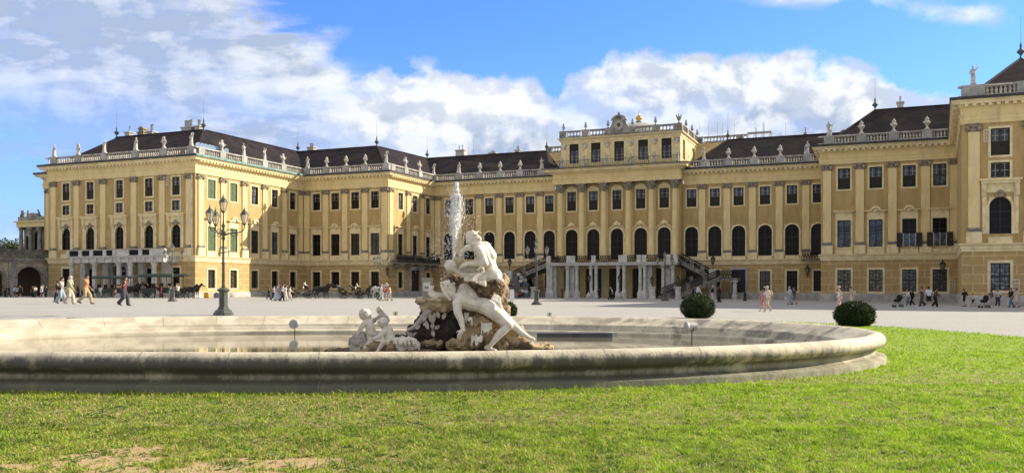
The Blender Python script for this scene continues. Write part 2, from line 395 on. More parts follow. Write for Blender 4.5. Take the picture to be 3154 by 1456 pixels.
# wall between two plan points, local x along it, local y inwards; holes cut for windows
def wall(name, mat, p0, p1, z0, z1, holes, thick=0.45):
    L = math.hypot(p1[0]-p0[0], p1[1]-p0[1]); mb = MB()
    xs = sorted(set([0, L]+[h[0] for h in holes]+[h[1] for h in holes])); zs = sorted(set([z0, z1]+[h[2] for h in holes]+[h[3] for h in holes]))
    xs = [x for x in xs if 0 <= x <= L]; zs = [z for z in zs if z0 <= z <= z1]
    for i in range(len(xs)-1):
        j = 0
        while j < len(zs)-1:
            cxm = (xs[i]+xs[i+1])/2; czm = (zs[j]+zs[j+1])/2
            if not any(h[0] < cxm < h[1] and h[2] < czm < h[3] for h in holes):
                mb.quad((xs[i], 0, zs[j]), (xs[i+1], 0, zs[j]), (xs[i+1], 0, zs[j+1]), (xs[i], 0, zs[j+1]))
            j += 1
    for h in holes:
        a, b, c, d = max(h[0], 0), min(h[1], L), max(h[2], z0), min(h[3], z1)
        if c >= d: continue
        mb.quad((a, 0, c), (a, 0, d), (a, thick, d), (a, thick, c)); mb.quad((b, 0, d), (b, 0, c), (b, thick, c), (b, thick, d))
        mb.quad((a, 0, c), (a, thick, c), (b, thick, c), (b, 0, c)); mb.quad((a, thick, d), (a, 0, d), (b, 0, d), (b, thick, d))
    x, y = loc(p0)
    return mb.build(name, mat, palace, (x, y, 0), math.atan2(p1[1]-p0[1], p1[0]-p0[0]))

# ---------------------------------------------------------------- windows (prototypes, then shared copies)
_wc = {}
def arch_pts(w_, z0, z1, n=14, r=None):
    r = r or w_/2; zc = z1-r*(1 if r == w_/2 else 0); pts_ = [(-w_/2, z0), (w_/2, z0)]
    if r == w_/2:
        for i in range(n+1): a = PI*i/n; pts_.append((w_/2*math.cos(a), z1-w_/2+w_/2*math.sin(a)))
    return pts_
def ring(mb, w_, z0, z1, t, y0, y1, arch, bottom=True):
    """frame band of thickness t round an opening"""
    if not arch:
        mb.box(-w_/2-t, -w_/2, y0, y1, z0-(t if bottom else 0), z1+t); mb.box(w_/2, w_/2+t, y0, y1, z0-(t if bottom else 0), z1+t)
        mb.box(-w_/2, w_/2, y0, y1, z1, z1+t)
        if bottom: mb.box(-w_/2, w_/2, y0, y1, z0-t, z0)
    else:
        n = 14; zc = z1-w_/2; r0 = w_/2; r1 = r0+t
        mb.box(-r1, -r0, y0, y1, z0, zc); mb.box(r0, r1, y0, y1, z0, zc)
        for i in range(n):
            a, b = PI*i/n, PI*(i+1)/n
            q = [(r0*math.cos(a), zc+r0*math.sin(a)), (r1*math.cos(a), zc+r1*math.sin(a)), (r1*math.cos(b), zc+r1*math.sin(b)), (r0*math.cos(b), zc+r0*math.sin(b))]
            mb.prism(q, y0, y1)
def spandrel(mb, w_, z1, y):
    """fills the corners of a square hole above an arch"""
    n = 14; r = w_/2+0.02; zc = z1-w_/2; W = w_/2+0.02; top = z1+0.02
    for i in range(n):
        a, b = PI*i/n, PI*(i+1)/n
        x0, x1 = r*math.cos(a), r*math.cos(b)
        mb.quad((x1, y, zc+r*math.sin(b)), (x0, y, zc+r*math.sin(a)), (x0, y, top+0.0), (x1, y, top+0.0))
def wproto(kind, w_, z0, z1, top):
    key = (kind, w_, round(z0, 2), round(z1, 2), top)
    if key in _wc: return _wc[key]
    arch = kind in ('arch', 'archA', 'archP'); H = z1-z0; parts = []
    # sash: outer members, mullion, transom
    mb = MB(); t = 0.09; y0, y1 = 0.20, 0.30
    if arch:
        ring(mb, w_-2*t, z0+t, z1-t, t, y0, y1, True); mb.box(-w_/2, w_/2, y0, y1, z0, z0+t)
    else: ring(mb, w_-2*t, z0+t, z1-t, t, y0, y1, False)
    mb.box(-0.05, 0.05, y0-0.01, y1-0.01, z0+t, z1-(w_*0.0)-t)
    ztr = z0+H*(0.52 if H < 3 else 0.60)
    if kind != 'small': mb.box(-w_/2+t, w_/2-t, y0-0.02, y1-0.02, ztr-0.05, ztr+0.05)
    sash = mb.mesh('window_sash'); sash.materials.append(SASH)
    # pale glazing bars
    mb = MB(); nz = 4 if kind in ('ground',) else 2
    if kind in ('up', 'archS', 'small', 'attic'):
        a0 = ztr+0.05 if kind in ('up', 'archS') else z0+t
        a1 = z1-t
        if kind == 'attic': a0, a1 = z0+t, z0+H*0.66
        rows = 2 if kind != 'attic' else 4
        for sx in (-1, 1):
            for i in range(0, rows+1): zz = a0+(a1-a0)*i/rows; mb.box(*sorted((sx*0.06, sx*(w_/2-t))), y0+0.02, y0+0.05, zz-0.02, zz+0.02)
            mb.box(*sorted((sx*w_/4-0.02, sx*w_/4+0.02)), y0+0.01, y0+0.045, a0, a1)
    elif kind in ('ground', 'arch', 'archA', 'archP', 'low'):
        pass
    bars = None
    if mb.v: bars = mb.mesh('glazing_bars'); bars.materials.append(BARS)
    if kind in ('ground', 'low', 'arch', 'archA', 'archP'):
        mb = MB(); rows = {'ground': 6, 'low': 2}.get(kind, 5)
        for i in range(1, rows):
            zz = z0+H*i/rows
            if kind != 'ground' and zz > z1-w_/2-0.1 and arch: continue
            mb.box(-w_/2+t, w_/2-t, y0+0.03, y0+0.07, zz-0.025, zz+0.025)
        if kind == 'ground':
            for sx in (-1, 1): mb.box(sx*w_/4-0.02, sx*w_/4+0.02, y0+0.035, y0+0.065, z0+t, z1-t)
        bars = mb.mesh('glazing_bars'); bars.materials.append(SASH)
    # glass
    mb = MB(); y = y1-0.03
    if arch: mb.add([(x, y, z) for x, z in arch_pts(w_-0.02, z0+0.01, z1-0.01)], [tuple(range(17))])
    else: mb.quad((-w_/2+0.01, y, z0+0.01), (w_/2-0.01, y, z0+0.01), (w_/2-0.01, y, z1-0.01), (-w_/2+0.01, y, z1-0.01))
    pane = mb.mesh('pane')
    # surround
    mb = MB()
    if kind == 'archA':
        ring(mb, w_, z0, z1, 0.2, -0.05, 0.2, True); spandrel(mb, w_, z1, 0.001)
        for sx in (-1, 1):
            mb.box(*sorted((sx*(w_/2+0.3), sx*(w_/2+0.55))), -0.12, 0.0, z0, 9.6); mb.box(*sorted((sx*(w_/2+0.24), sx*(w_/2+0.62))), -0.22, 0.0, 9.6, 10.7)
            mb.ell((sx*(w_/2+0.42), -0.2, 10.2), (0.2, 0.12, 0.42)); mb.box(*sorted((sx*(w_/2+0.2), sx*(w_/2+0.3))), -0.05, 0, z0, 10.7)
        mb.box(-w_/2-0.2, w_/2+0.2, -0.04, 0, 9.9, 10.7); mb.box(-w_/2-0.66, w_/2+0.66, -0.30, 0, 10.7, 10.95); mb.box(-w_/2-0.8, w_/2+0.8, -0.42, 0, 10.95, 11.12)
    elif kind == 'archP':
        ring(mb, w_, z0, z1, 0.30, -0.06, 0.2, True); spandrel(mb, w_, z1, 0.001)
        n = 14; zc = z1-w_/2+0.1
        for i in range(n):
            a, b = PI*(0.06+0.88*i/n), PI*(0.06+0.88*(i+1)/n); r0, r1 = w_/2+0.34, w_/2+0.52
            mb.prism([(r0*math.cos(a), zc+r0*math.sin(a)), (r1*math.cos(a), zc+r1*math.sin(a)), (r1*math.cos(b), zc+r1*math.sin(b)), (r0*math.cos(b), zc+r0*math.sin(b))], -0.2, -0.0)
    elif arch:
        ring(mb, w_, z0, z1, 0.2, -0.07, 0.2, True); spandrel(mb, w_, z1, 0.001)
    else:
        ring(mb, w_, z0, z1, 0.2 if kind != 'ground' else 0.24, -0.05, 0.19, False)
        if kind == 'low': mb.box(-w_/2-0.2, w_/2+0.2, -0.04, 0, z1+0.2, z1+0.95)
        if kind == 'attic': mb.prism([(-w_/2-0.1, z1+0.2), (w_/2+0.1, z1+0.2), (0.5, z1+0.42), (0, z1+0.5), (-0.5, z1+0.42)], -0.07, 0)
    fr = mb.mesh('window_surround'); fr.materials.append(CREAMT)
    hood = orn = None
    if top:
        mb = MB(); zt = z1+0.95
        if top == 'flat':
            mb.box(-w_/2-0.42, w_/2+0.42, -0.30, 0, zt, zt+0.12); mb.box(-w_/2-0.5, w_/2+0.5, -0.38, 0, zt+0.12, zt+0.2)
        elif top == 'curve':
            P = [(-w_/2-0.5, zt), (-w_/2-0.5, zt+0.13), (-w_/2+0.05, zt+0.16)]
            P += [(0.58*math.cos(PI*(1-i/8)), zt+0.12+0.5*math.sin(PI*(1-i/8))) for i in range(0, 9)]
            P += [(w_/2-0.05, zt+0.16), (w_/2+0.5, zt+0.13), (w_/2+0.5, zt)]
            P += [(0.42*math.cos(PI*i/8), zt+0.02+0.36*math.sin(PI*i/8)) for i in range(0, 9)]
            mb.prism(P, -0.36, 0)
        hood = mb.mesh('hood') if mb.v else None
        if hood: hood.materials.append(CREAMT)
        mb = MB()
        if top == 'curve':
            mb.ell((0, -0.1, zt+0.12), (0.38, 0.16, 0.26))
            for k in range(5): a = PI*(0.15+0.7*k/4); mb.cap2((0, -0.2, zt), 0.06, (0.42*math.cos(a), -0.18, zt+0.3*math.sin(a)), 0.045, 6, 2)
        if top == 'mask' :
            mb.ell((0, -0.12, z1+0.28), (0.3, 0.16, 0.34)); mb.ell((-0.3, -0.08, z1+0.12), (0.2, 0.1, 0.2)); mb.ell((0.3, -0.08, z1+0.12), (0.2, 0.1, 0.2))
        if top == 'crest':
            mb.ell((0, -0.24, z1+0.75), (0.26, 0.18, 0.36))
            for sx in (-1, 1):
                mb.cap2((sx*0.2, -0.2, z1+0.8), 0.12, (sx*0.62, -0.16, z1+0.38), 0.07, 8, 3); mb.ell((sx*0.42, -0.2, z1+0.72), (0.16, 0.12, 0.13))
        if mb.v: orn = mb.mesh('ornament'); orn.materials.append(CAPST if top == 'mask' else CREAMT)
    _wc[key] = (sash, bars, pane, fr, hood, orn); return _wc[key]
WNAME = {'up': 'window', 'small': 'mezzanine_window', 'low': 'tall_window', 'ground': 'ground_floor_window', 'arch': 'arched_window', 'archA': 'arched_window', 'archP': 'arched_window', 'archS': 'window', 'attic': 'attic_window'}
rngw = random.Random(3)
pane_cache = {}
def put_pane(me, mat):
    k = (me.name, mat.name)
    if k not in pane_cache: c = me.copy(); c.materials.clear(); c.materials.append(mat); pane_cache[k] = c
    return pane_cache[k]
def window(kind, p, rz, w_, z0, z1, top=None, glass=None, half=None, shut=None, label=None):
    sash, bars, pane, fr, hood, orn = wproto(kind, w_, z0, z1, top)
    x, y = loc(p)
    o = link(WNAME[kind], sash, None, palace, (x, y, 0), rz)
    if label: o['label'] = label
    if bars and not shut: link('glazing_bars', bars, None, o)
    link('pane', put_pane(pane, glass or GLASS), None, o)
    link('surround', fr, None, o)
    if hood: link('hood', hood, None, o)
    if orn: link('ornament', orn, None, o)
    if half:
        k = ('half', w_, z0, z1)
        if k not in _wc: mb = MB(); mb.box(-w_/2+0.04, w_/2-0.04, 0.17, 0.19, z0+0.04, z0+(z1-z0)*0.5); me = mb.mesh('screen'); me.materials.append(BLIND); _wc[k] = me
        link('screen', _wc[k], None, o)
    if shut:
        k = ('shut', w_, z0, z1)
        if k not in _wc:
            mb = MB()
            for sx in (-1, 1):
                a, b = sorted((sx*0.02, sx*(w_/2-0.03))); mb.box(a, b, 0.14, 0.17, z0+0.03, z1-0.03)
                n = int((z1-z0)/0.13)
                for i in range(n): zz = z0+0.1+i*0.13; mb.box(a+0.06, b-0.06, 0.115, 0.142, zz, zz+0.07)
                for zz in (z0+0.03, (z0+z1)/2-0.04, z1-0.12): mb.box(a, b, 0.10, 0.138, zz, zz+0.08)
            me = mb.mesh('shutter'); me.materials.append(GSHUT); _wc[k] = me
        link('shutter', _wc[k], None, o)
    return o

# ---------------------------------------------------------------- pilasters, columns
_pc = {}
def volute_cap(mb, hw, z0, z1, y):
    h = z1-z0
    mb.box(-hw-0.18, hw+0.18, y-0.16, 0, z1-0.10, z1); mb.box(-hw, hw, y-0.04, 0, z0, z1-0.1)
    for sx in (-1, 1):
        cx_ = sx*(hw+0.02); r = h*0.34; cz = z0+h*0.42
        for rr, yy in ((r, y-0.12), (r*0.66, y-0.17), (r*0.32, y-0.22)):
            mb.prism([(cx_+rr*math.cos(2*PI*k/10), cz+rr*math.sin(2*PI*k/10)) for k in range(10)], yy, 0)
        mb.cap2((cx_, y-0.1, z1-0.12), 0.07, (sx*0.1, y-0.16, z1-0.26), 0.05, 6, 2)
    mb.ell((0, y-0.12, z0+h*0.62), (hw*0.45, 0.08, h*0.2))
def pilaster(p, rz, zo=0.0, w_=0.92):
    k = ('p', w_, zo)
    if k not in _pc:
        hw = w_/2; a = MB(); a.box(-hw, hw, -0.14, 0.0, 6.88+zo, 15.46); sh = a.mesh('shaft'); sh.materials.append(CREAM)
        a = MB(); a.box(-hw-0.17, hw+0.17, -0.27, 0, 5.5+zo, 6.52+zo); pd = a.mesh('pedestal'); pd.materials.append(CREAMT)
        a = MB(); a.box(-hw-0.14, hw+0.14, -0.25, 0, 6.52+zo, 6.66+zo); a.box(-hw-0.1, hw+0.1, -0.22, 0, 6.66+zo, 6.74+zo); a.box(-hw-0.06, hw+0.06, -0.19, 0, 6.74+zo, 6.88+zo)
        bs = a.mesh('base'); bs.materials.append(GREY)
        a = MB(); volute_cap(a, hw, 15.40, 16.12, -0.14); cp = a.mesh('capital'); cp.materials.append(CAPST)
        _pc[k] = (sh, pd, bs, cp)
    x, y = loc(p); sh, pd, bs, cp = _pc[k]
    o = link('pilaster', sh, None, palace, (x, y, 0), rz)
    link('pedestal', pd, None, o); link('base', bs, None, o); link('capital', cp, None, o)

def facade(p0, p1, bays, pil, zo=0.0, rust=True, gw=1.45, ground=None, panels=True):
    """bays: list of (a, [window dicts]); a measured from p0"""
    rz = math.atan2(p1[1]-p0[1], p1[0]-p0[0]); ux, uy = math.cos(rz), math.sin(rz)
    up = []; lo = []
    for a, ws in bays:
        for d in ws:
            h = (a-d['w']/2, a+d['w']/2, d['z0'], d['z1']); (lo if d['kind'] in ('ground', 'door') else up).append(h)
            if d['kind'] == 'door': continue
            e = {k: v for k, v in d.items() if k not in ('w', 'z0', 'z1', 'kind')}
            window(d['kind'], (p0[0]+ux*a, p0[1]+uy*a), rz, d['w'], d['z0'], d['z1'], **e)
    wall('wall', OCHRE, p0, p1, 5.0+zo, 16.3, up)
    wall('ground_floor_wall', RUST, p0, p1, -0.8, 5.0+zo, lo)
    for a in pil: pilaster((p0[0]+ux*a, p0[1]+uy*a), rz, zo)
    # sill panels between the pedestals
    mb = MB()
    for a, ws in bays:
        mb.box(a-0.95, a+0.95, -0.10, 0, 5.5+zo, 6.05+zo); mb.cut()
    x, y = loc(p0); mb.build_each('sill_panel', CREAMT, palace, (x, y, 0), rz)
    return rz
# ---------------------------------------------------------------- palace: measured bays
def qx(x, t): u = x-CX; Y = t/(ca+sa*u/F); return Y*(ca*u/F-sa)-SC
def tx(x, q): u = x-CX; s = q+SC; Y = s/(ca*u/F-sa); return Y*(ca+sa*u/F)
QG0, QG0b = 43.8, 45.1
PATHR = [(PQ1+0.3, TE), (QF0, TE), (QF0, TC), (QG0b, TC), (QG0, TA), (QG1, TA), (QG1, 112)]
def U(z0=13.1, z1=15.6, w_=1.38, **k): return dict(kind='up', w=w_, z0=z0, z1=z1, **k)
def Lw(top, z0=6.2, z1=9.4, **k): return dict(kind='low', w=1.5, z0=z0, z1=z1, top=top, **k)
def G(z0=1.3, z1=3.75, w_=1.42, **k): return dict(kind='ground', w=w_, z0=z0, z1=z1, **k)
def AR(z0=5.75, z1=10.1, w_=1.85, **k): return dict(kind='arch', w=w_, z0=z0, z1=z1, **k)
def DR(z1=3.9, w_=1.7): return dict(kind='door', w=w_, z0=-0.75, z1=z1)
rw = random.Random(11)
# A: left end block
def colA(q, g, i):
    return (q-QA0, [U(13.45, 15.8, 1.32, glass=GLASSB, half=True), dict(kind='small', w=1.32, z0=11.45, z1=12.75, glass=GLASSB),
                    dict(kind='archA', w=1.52, z0=6.6, z1=9.6, top='mask')]+g)
A_B = [colA(-67.3, [G(1.5, 4.0, 1.35)], 0), colA(-62.8, [DR()], 1), colA(-57.5, [DR(4.2, 2.2)], 2), colA(-52.3, [DR()], 3), colA(-47.7, [G(1.5, 4.0, 1.35)], 4)]
facade((QA0, TA), (QA1, TA), A_B, [q-QA0 for q in (-69.7, -65.3, -60.4, -54.9, -50.0, -45.5)])
facade((QB0, TB), (QA0, TB), [(3.4, [U(), Lw('flat')])], [0.9, 5.8])
# B: sunlit return, green shutters in its first two bays
Bb = []
for i, t in enumerate((92.4, 96.7, 101.1, 105.6, 109.9)):
    sh = i < 2
    Bb.append((t-TA, [U(w_=1.5, shut=sh, glass=GLASSB if i < 4 else GLASS), Lw('curve' if 0 < i < 4 else 'flat', shut=sh, glass=GLASSB if i in (2, 3) else GLASS), G(glass=GLASSG if i < 3 else GLASS)]))
facade((QA1, TA), (QA1, TC), Bb, [t-TA for t in (90.35, 94.6, 98.9, 103.3, 107.8, 111.8)])
# C
Cb = [(q-QA1, [U(glass=GLASS), Lw(tp, glass=GLASS if i < 2 else GLASSB), G()]) for i, (q, tp) in enumerate(((-42.1, 'flat'), (-38.7, 'curve'), (-35.2, 'curve'), (-31.8, 'flat')))]
facade((QA1, TC), (QC1, TC), Cb, [q-QA1 for q in (-43.8, -40.4, -37.0, -33.5, -30.2)])
# D
Db = [(t-TC, [U(w_=1.5, glass=GLASSB if i < 2 else GLASS), Lw(tp), g]) for i, (t, tp, g) in enumerate(((116.2, 'flat', G()), (120.7, 'curve', DR(4.05, 3.2)), (125.0, 'flat', G())))]
facade((QC1, TC), (QC1, TE), Db, [t-TC for t in (113.3, 118.5, 122.9, 126.4)])
# E left and right of the pavilion
EL = [(q-QC1, [U(12.95, 15.45, glass=GLASSB, half=True), AR(), g]) for q, g in ((-26.9, G()), (-23.3, G()), (-19.8, G()), (-16.35, G()), (-12.9, G()), (-9.75, G()))]
facade((QC1, TE), (PQ0, TE), EL, [q-QC1 for q in (-28.9, -25.1, -21.6, -18.1, -14.6, -11.25)], -0.22)
ER = [(q-PQ1, [U(12.95, 15.45, glass=GLASSB, half=True), AR(), g]) for q, g in ((12.0, DR()), (15.3, G()), (18.6, DR(3.9, 1.9)), (22.2, G(0.9, 3.7, glass=GLASSG)), (25.8, G(0.9, 3.7)), (29.2, G(0.9, 3.7, 1.2)))]
facade((PQ1, TE), (QF0, TE), ER, [q-PQ1 for q in (13.5, 17.0, 20.5, 24.1, 27.6)], -0.22)
# F
Fb = [(q-QF0, [U(glass=GLASSB, half=i < 3), Lw(tp, glass=GLASSB if i < 2 else GLASS), G(0.95, 3.5, 1.5, glass=GLASSG)]) for i, (q, tp) in enumerate(((33.0, 'flat'), (36.5, 'curve'), (40.1, 'curve'), (43.3, 'flat')))]
facade((QF0, TC), (QG0b, TC), Fb, [q-QF0 for q in (31.1, 34.75, 38.3, 41.8, 44.8)], -0.1)
# G
def colG(q): return (q-QG0, [U(13.2, 15.6, 1.5, glass=GLASSB, half=True), dict(kind='small', w=1.5, z0=11.2, z1=12.55, glass=GLASSB), dict(kind='archA', w=1.75, z0=6.2, z1=9.5, top='mask'), G(1.15, 3.6, 1.55, glass=GLASSG)])
facade((QG0, TA), (QG1, TA), [colG(q) for q in (46.85, 51.7, 56.9, 62.1, 66.8)], [q-QG0 for q in (44.75, 49.25, 54.3, 59.5, 64.5, 69.0)], -0.12)
wall('wall', OCHRE, (QG0b, TC), (QG0, TA), -0.8, 16.3, [])
wall('wall', OCHRE, (QB0, 118), (QB0, TB), -0.8, 16.3, []); wall('wall', OCHRE, (QF0, TE), (QF0, TC), -0.8, 16.3, []); wall('wall', OCHRE, (QA0, TB), (QA0, TA), -0.8, 16.3, [])
# broken row of corner pedestal at A/B
# ---------------------------------------------------------------- string courses, entablature, cornice
for path, zo in ((PATHL, 0.0), (PATHR, -0.12)):
    sweep('plinth_course', [(-0.02, -1), (0.12, -1), (0.12, 0.72+zo), (0.06, 0.80+zo), (-0.02, 0.82+zo)], path, PALE)
    sweep('string_course', [(-0.02, 4.75+zo), (0.07, 4.76+zo), (0.07, 4.98+zo), (0.13, 5.02+zo), (0.13, 5.22+zo), (0.24, 5.34+zo), (0.30, 5.38+zo), (0.30, 5.47+zo), (-0.02, 5.52+zo)], path, CREAMT)
    sweep('entablature', [(-0.02, 16.12), (0.13, 16.13), (0.13, 16.42), (0.17, 16.44), (0.17, 16.72), (0.24, 16.80), (0.24, 16.88), (0.11, 16.90), (0.11, 17.46), (0.20, 17.56), (0.20, 17.60)], path, CREAM)
    sweep('cornice', [(0.18, 17.60), (0.34, 17.62), (0.34, 17.82), (0.80, 17.84), (0.84, 18.00), (0.98, 18.12), (0.98, 18.20)], path, CREAMT)
    sweep('gutter', [(0.96, 18.20), (1.06, 18.20), (1.08, 18.46), (0.55, 18.50), (0.30, 18.52), (-1.2, 18.60)], path, DARKM)
    mb = MB()
    for i in range(len(path)-1):
        a, b = path[i], path[i+1]; L = math.hypot(b[0]-a[0], b[1]-a[1]); ux, uy = (b[0]-a[0])/L, (b[1]-a[1])/L; nx, ny = uy, -ux
        n = int(L/0.62)
        for k in range(n):
            s0 = (k+0.5)*L/n; px, py = a[0]+ux*s0, a[1]+uy*s0-T0
            vs = []
            for zz in (17.61, 17.835):
                for dd, ss in ((0.3, -0.14), (0.74, -0.14), (0.74, 0.14), (0.3, 0.14)): vs.append((px+nx*dd+ux*ss, py+ny*dd+uy*ss, zz))
            mb.add(vs, [(0, 3, 2, 1), (4, 5, 6, 7), (0, 1, 5, 4), (1, 2, 6, 5), (2, 3, 7, 6), (3, 0, 4, 7)])
    mb.build('modillions', CREAMT, palace)['kind'] = 'stuff'
# B gutter in green copper on the sunlit side
mb = MB(); mb.box(0, 23.4, -1.115, -0.9, 18.21, 18.48); mb.build('copper_gutter', COPPER, palace, (QA1, TA-1.0-T0, 0), PI/2)

# ---------------------------------------------------------------- roof balustrades: pedestals where the statues stand
BPROF = [(0.09, 0), (0.11, 0.04), (0.06, 0.09), (0.10, 0.22), (0.125, 0.32), (0.075, 0.45), (0.05, 0.54), (0.09, 0.62), (0.10, 0.66)]
def balustrade(p0, p1, peds, z=18.50, mat=None, inset=-0.05, pw=0.55, ends=True):
    rz = math.atan2(p1[1]-p0[1], p1[0]-p0[0]); L = math.hypot(p1[0]-p0[0], p1[1]-p0[1]); mat = mat or CARVE
    x, y = loc(p0); q = 0.22
    o = MB(); o.box(-q, L+q, -q, q, z, z+0.17); o.box(-q, L+q, -q-0.03, q+0.03, z+0.90, z+1.04)
    root = o.build('balustrade', mat, palace, (x+math.sin(rz)*inset*-1*-1, y-math.cos(rz)*inset*-1*-1, 0), rz)
    pd = MB()
    for a in peds: pd.box(a-pw, a+pw, -q-0.05, q+0.05, z+0.003, z+0.895); pd.box(a-pw-0.05, a+pw+0.05, -q-0.08, q+0.08, z+0.895, z+1.075); pd.cut()
    pd.build_each('pedestal', PALE, root)
    b = MB(); edges = sorted(peds); spans = []; last = 0.0
    for a in edges+[None]:
        e = (a-pw) if a is not None else L
        if e-last > 0.5: spans.append((last, e))
        last = (a+pw) if a is not None else L
    for s0, s1 in spans:
        n = max(1, int((s1-s0)/0.34))
        for k in range(n): b.lathe(BPROF, s0+(k+0.5)*(s1-s0)/n, 0, z+0.20, 6, PI/6, False)
    if b.v: b.build('balusters', CARVE, root, smooth=True)['kind'] = 'stuff'
    return root
STAT = []   # (local q,t, z, facing rz, kind, where)
def side(name, p0, p1, items, z=18.50, **k):
    rz = math.atan2(p1[1]-p0[1], p1[0]-p0[0]); ux, uy = math.cos(rz), math.sin(rz)
    balustrade(p0, p1, [a for a, kd in items], z, **k)
    for a, kd in items:
        if kd: STAT.append((p0[0]+ux*a, p0[1]+uy*a, z+1.07, rz, kd, name))
o_ = 0.12
side('set-back far left bay', (QB0, TB-o_), (QA0-0.1, TB-o_), [(6.9, 'f')])
side('left end block front', (QA0-o_, TA-o_), (QA1+o_, TA-o_), [(qx(x, TA-o_)-QA0+o_, kd) for x, kd in ((168, 'f'), (242, 't'), (322, 'f'), (419.5, 'f'), (505, 't'), (590, 'f'))])
side('sunlit side of left end block', (QA1+o_, TA-o_), (QA1+o_, TC), [(1.0, None)]+[(tx(x, QA1+o_)-TA+o_, kd) for x, kd in ((684, 't'), (750, 'f'), (814, 'f'), (872, 't'))])
side('left inner wing front', (QA1, TC-o_), (QC1+o_, TC-o_), [(qx(x, TC-o_)-QA1, kd) for x, kd in ((947, 'f'), (1006, 'u'), (1066, 'u'), (1125, 'u'), (1190, 'f'))])
side('sunlit side of left inner wing', (QC1+o_, TC-o_), (QC1+o_, TE), [(1.2, None)]+[(tx(x, QC1+o_)-TC+o_, kd) for x, kd in ((1249, 't'), (1292, 't'))])
side('long wing left of clock', (QC1, TE-o_), (PQ0, TE-o_), [(qx(x, TE-o_)-QC1, kd) for x, kd in ((1336, 'f'), (1414.5, 'f'), (1478, 'u'), (1540.6, 'u'), (1602, 'u'), (1668, 'f'))])
side('long wing right of clock', (PQ1, TE-o_), (QF0, TE-o_), [(qx(x, TE-o_)-PQ1, kd) for x, kd in ((2168, 'f'), (2244, 'u'), (2323, 'u'), (2403, 'u'), (2487, 'f'))])
side('right inner wing front', (QF0-o_, TC-o_), (QG0b, TC-o_), [(qx(x, TC-o_)-QF0+o_, kd) for x, kd in ((2553, 'f'), (2653, 'u'), (2753, 'u'), (2855, 'u'))])
side('right end block', (QG0-o_, TA-o_), (QG1, TA-o_), [(1.0, 'f'), (5.4, None), (10.5, 't'), (15.5, 'f')], pw=0.95)

# ---------------------------------------------------------------- roofs
e, r = 18.62, 23.8
def roofmesh(polys):
    mb = MB()
    for P in polys: mb.add([(q, t-T0, z) for q, t, z in P], [tuple(range(len(P)))])
    return mb.build('roof', ROOF, palace)
P1, P2, P3, P4, P5, P6 = (-68.5, 99.3, r), (-52, 99.3, r), (-52, 121.4, r), (-36.9, 121.4, r), (-35.8, 136.3, r), (-13.6, 136.3, r)
rl = roofmesh([[(-70.2, 90, e), (-45.0, 90, e), P2, P1], [(-70.2, 95.7, e), (-70.2, 90, e), P1], [(-78.1, 95.7, e), (-70.2, 95.7, e), P1], [(-78.1, 118, e), (-78.1, 95.7, e), P1, (-68.5, 118, r)],
          [(-45.0, 90, e), (-45.0, 113, e), P3, P2], [(-45.0, 113, e), (-30.1, 113, e), P4, P3], [(-30.1, 113, e), (-30.1, 127.5, e), P5, P4],
          [(-30.1, 127.5, e), (-9.0, 127.5, e), (-11.5, 131.5, 20.6), P6, P5], [(-9.0, 127.5, e), (-9.0, 141, e), (-11.5, 138, 20.6), (-11.5, 131.5, 20.6)], [(-11.5, 131.5, 20.6), (-11.5, 138, 20.6), P6],
          [P1, P2, (-52, 118, r), (-68.5, 118, r)]])
R1, R2, R3, R4 = (15.6, 136.8, r), (36.4, 136.8, r), (36.4, 120.9, r), (51, 120.9, r)
roofmesh([[(10.9, 127.5, e), (30.9, 127.5, e), R2, R1], [(10.9, 139, e), (10.9, 127.5, e), R1], [(30.9, 127.5, e), (30.9, 113, e), R3, R2], [(30.9, 113, e), (45.2, 113, e), R4, R3],
          [(45.2, 113, e), (44.3, 90, e), (49.7, 99.1, r), R4], [(44.3, 90, e), (70.6, 90, e), (65, 99.1, r), (49.7, 99.1, r)], [(70.6, 90, e), (70.6, 112, e), (65, 112, r), (65, 99.1, r)]])
def ridge_cap(a, b):
    mb = MB(); mb.tube([(a[0], a[1]-T0, a[2]+0.02), (b[0], b[1]-T0, b[2]+0.02)], 0.13, 6); mb.build('ridge_tiles', ROOF, rl)
for a, b in ((P1, P2), (P2, P3), (P3, P4), (P4, P5), (P5, P6), (R1, R2), (R2, R3), (R3, R4), (P2, (-45.0, 90, e)), (P4, (-30.1, 113, e)), (R3, (30.9, 113, e)), (R1, (10.9, 127.5, e)), ((49.7, 99.1, r), (44.3, 90, e))): ridge_cap(a, b)
fin = MB(); fin.lathe([(0.24, 0), (0.25, 0.1), (0.10, 0.22), (0.09, 0.45), (0.34, 0.72), (0.37, 0.84), (0.15, 1.05), (0.09, 1.25), (0.12, 1.35), (0.03, 1.75), (0.018, 1.85), (0.012, 4.3)], n=8)
fm = fin.mesh('roof_finial'); fm.materials.append(FINM); fm.polygons.foreach_set('use_smooth', [True]*len(fm.polygons))
for p in (P1, P2, P3, P4, P5, P6, R1, R3, (49.7, 99.1, r), (50.9, 121, r)): link('roof_finial', fm, None, palace, (p[0], p[1]-T0, p[2]-0.1))
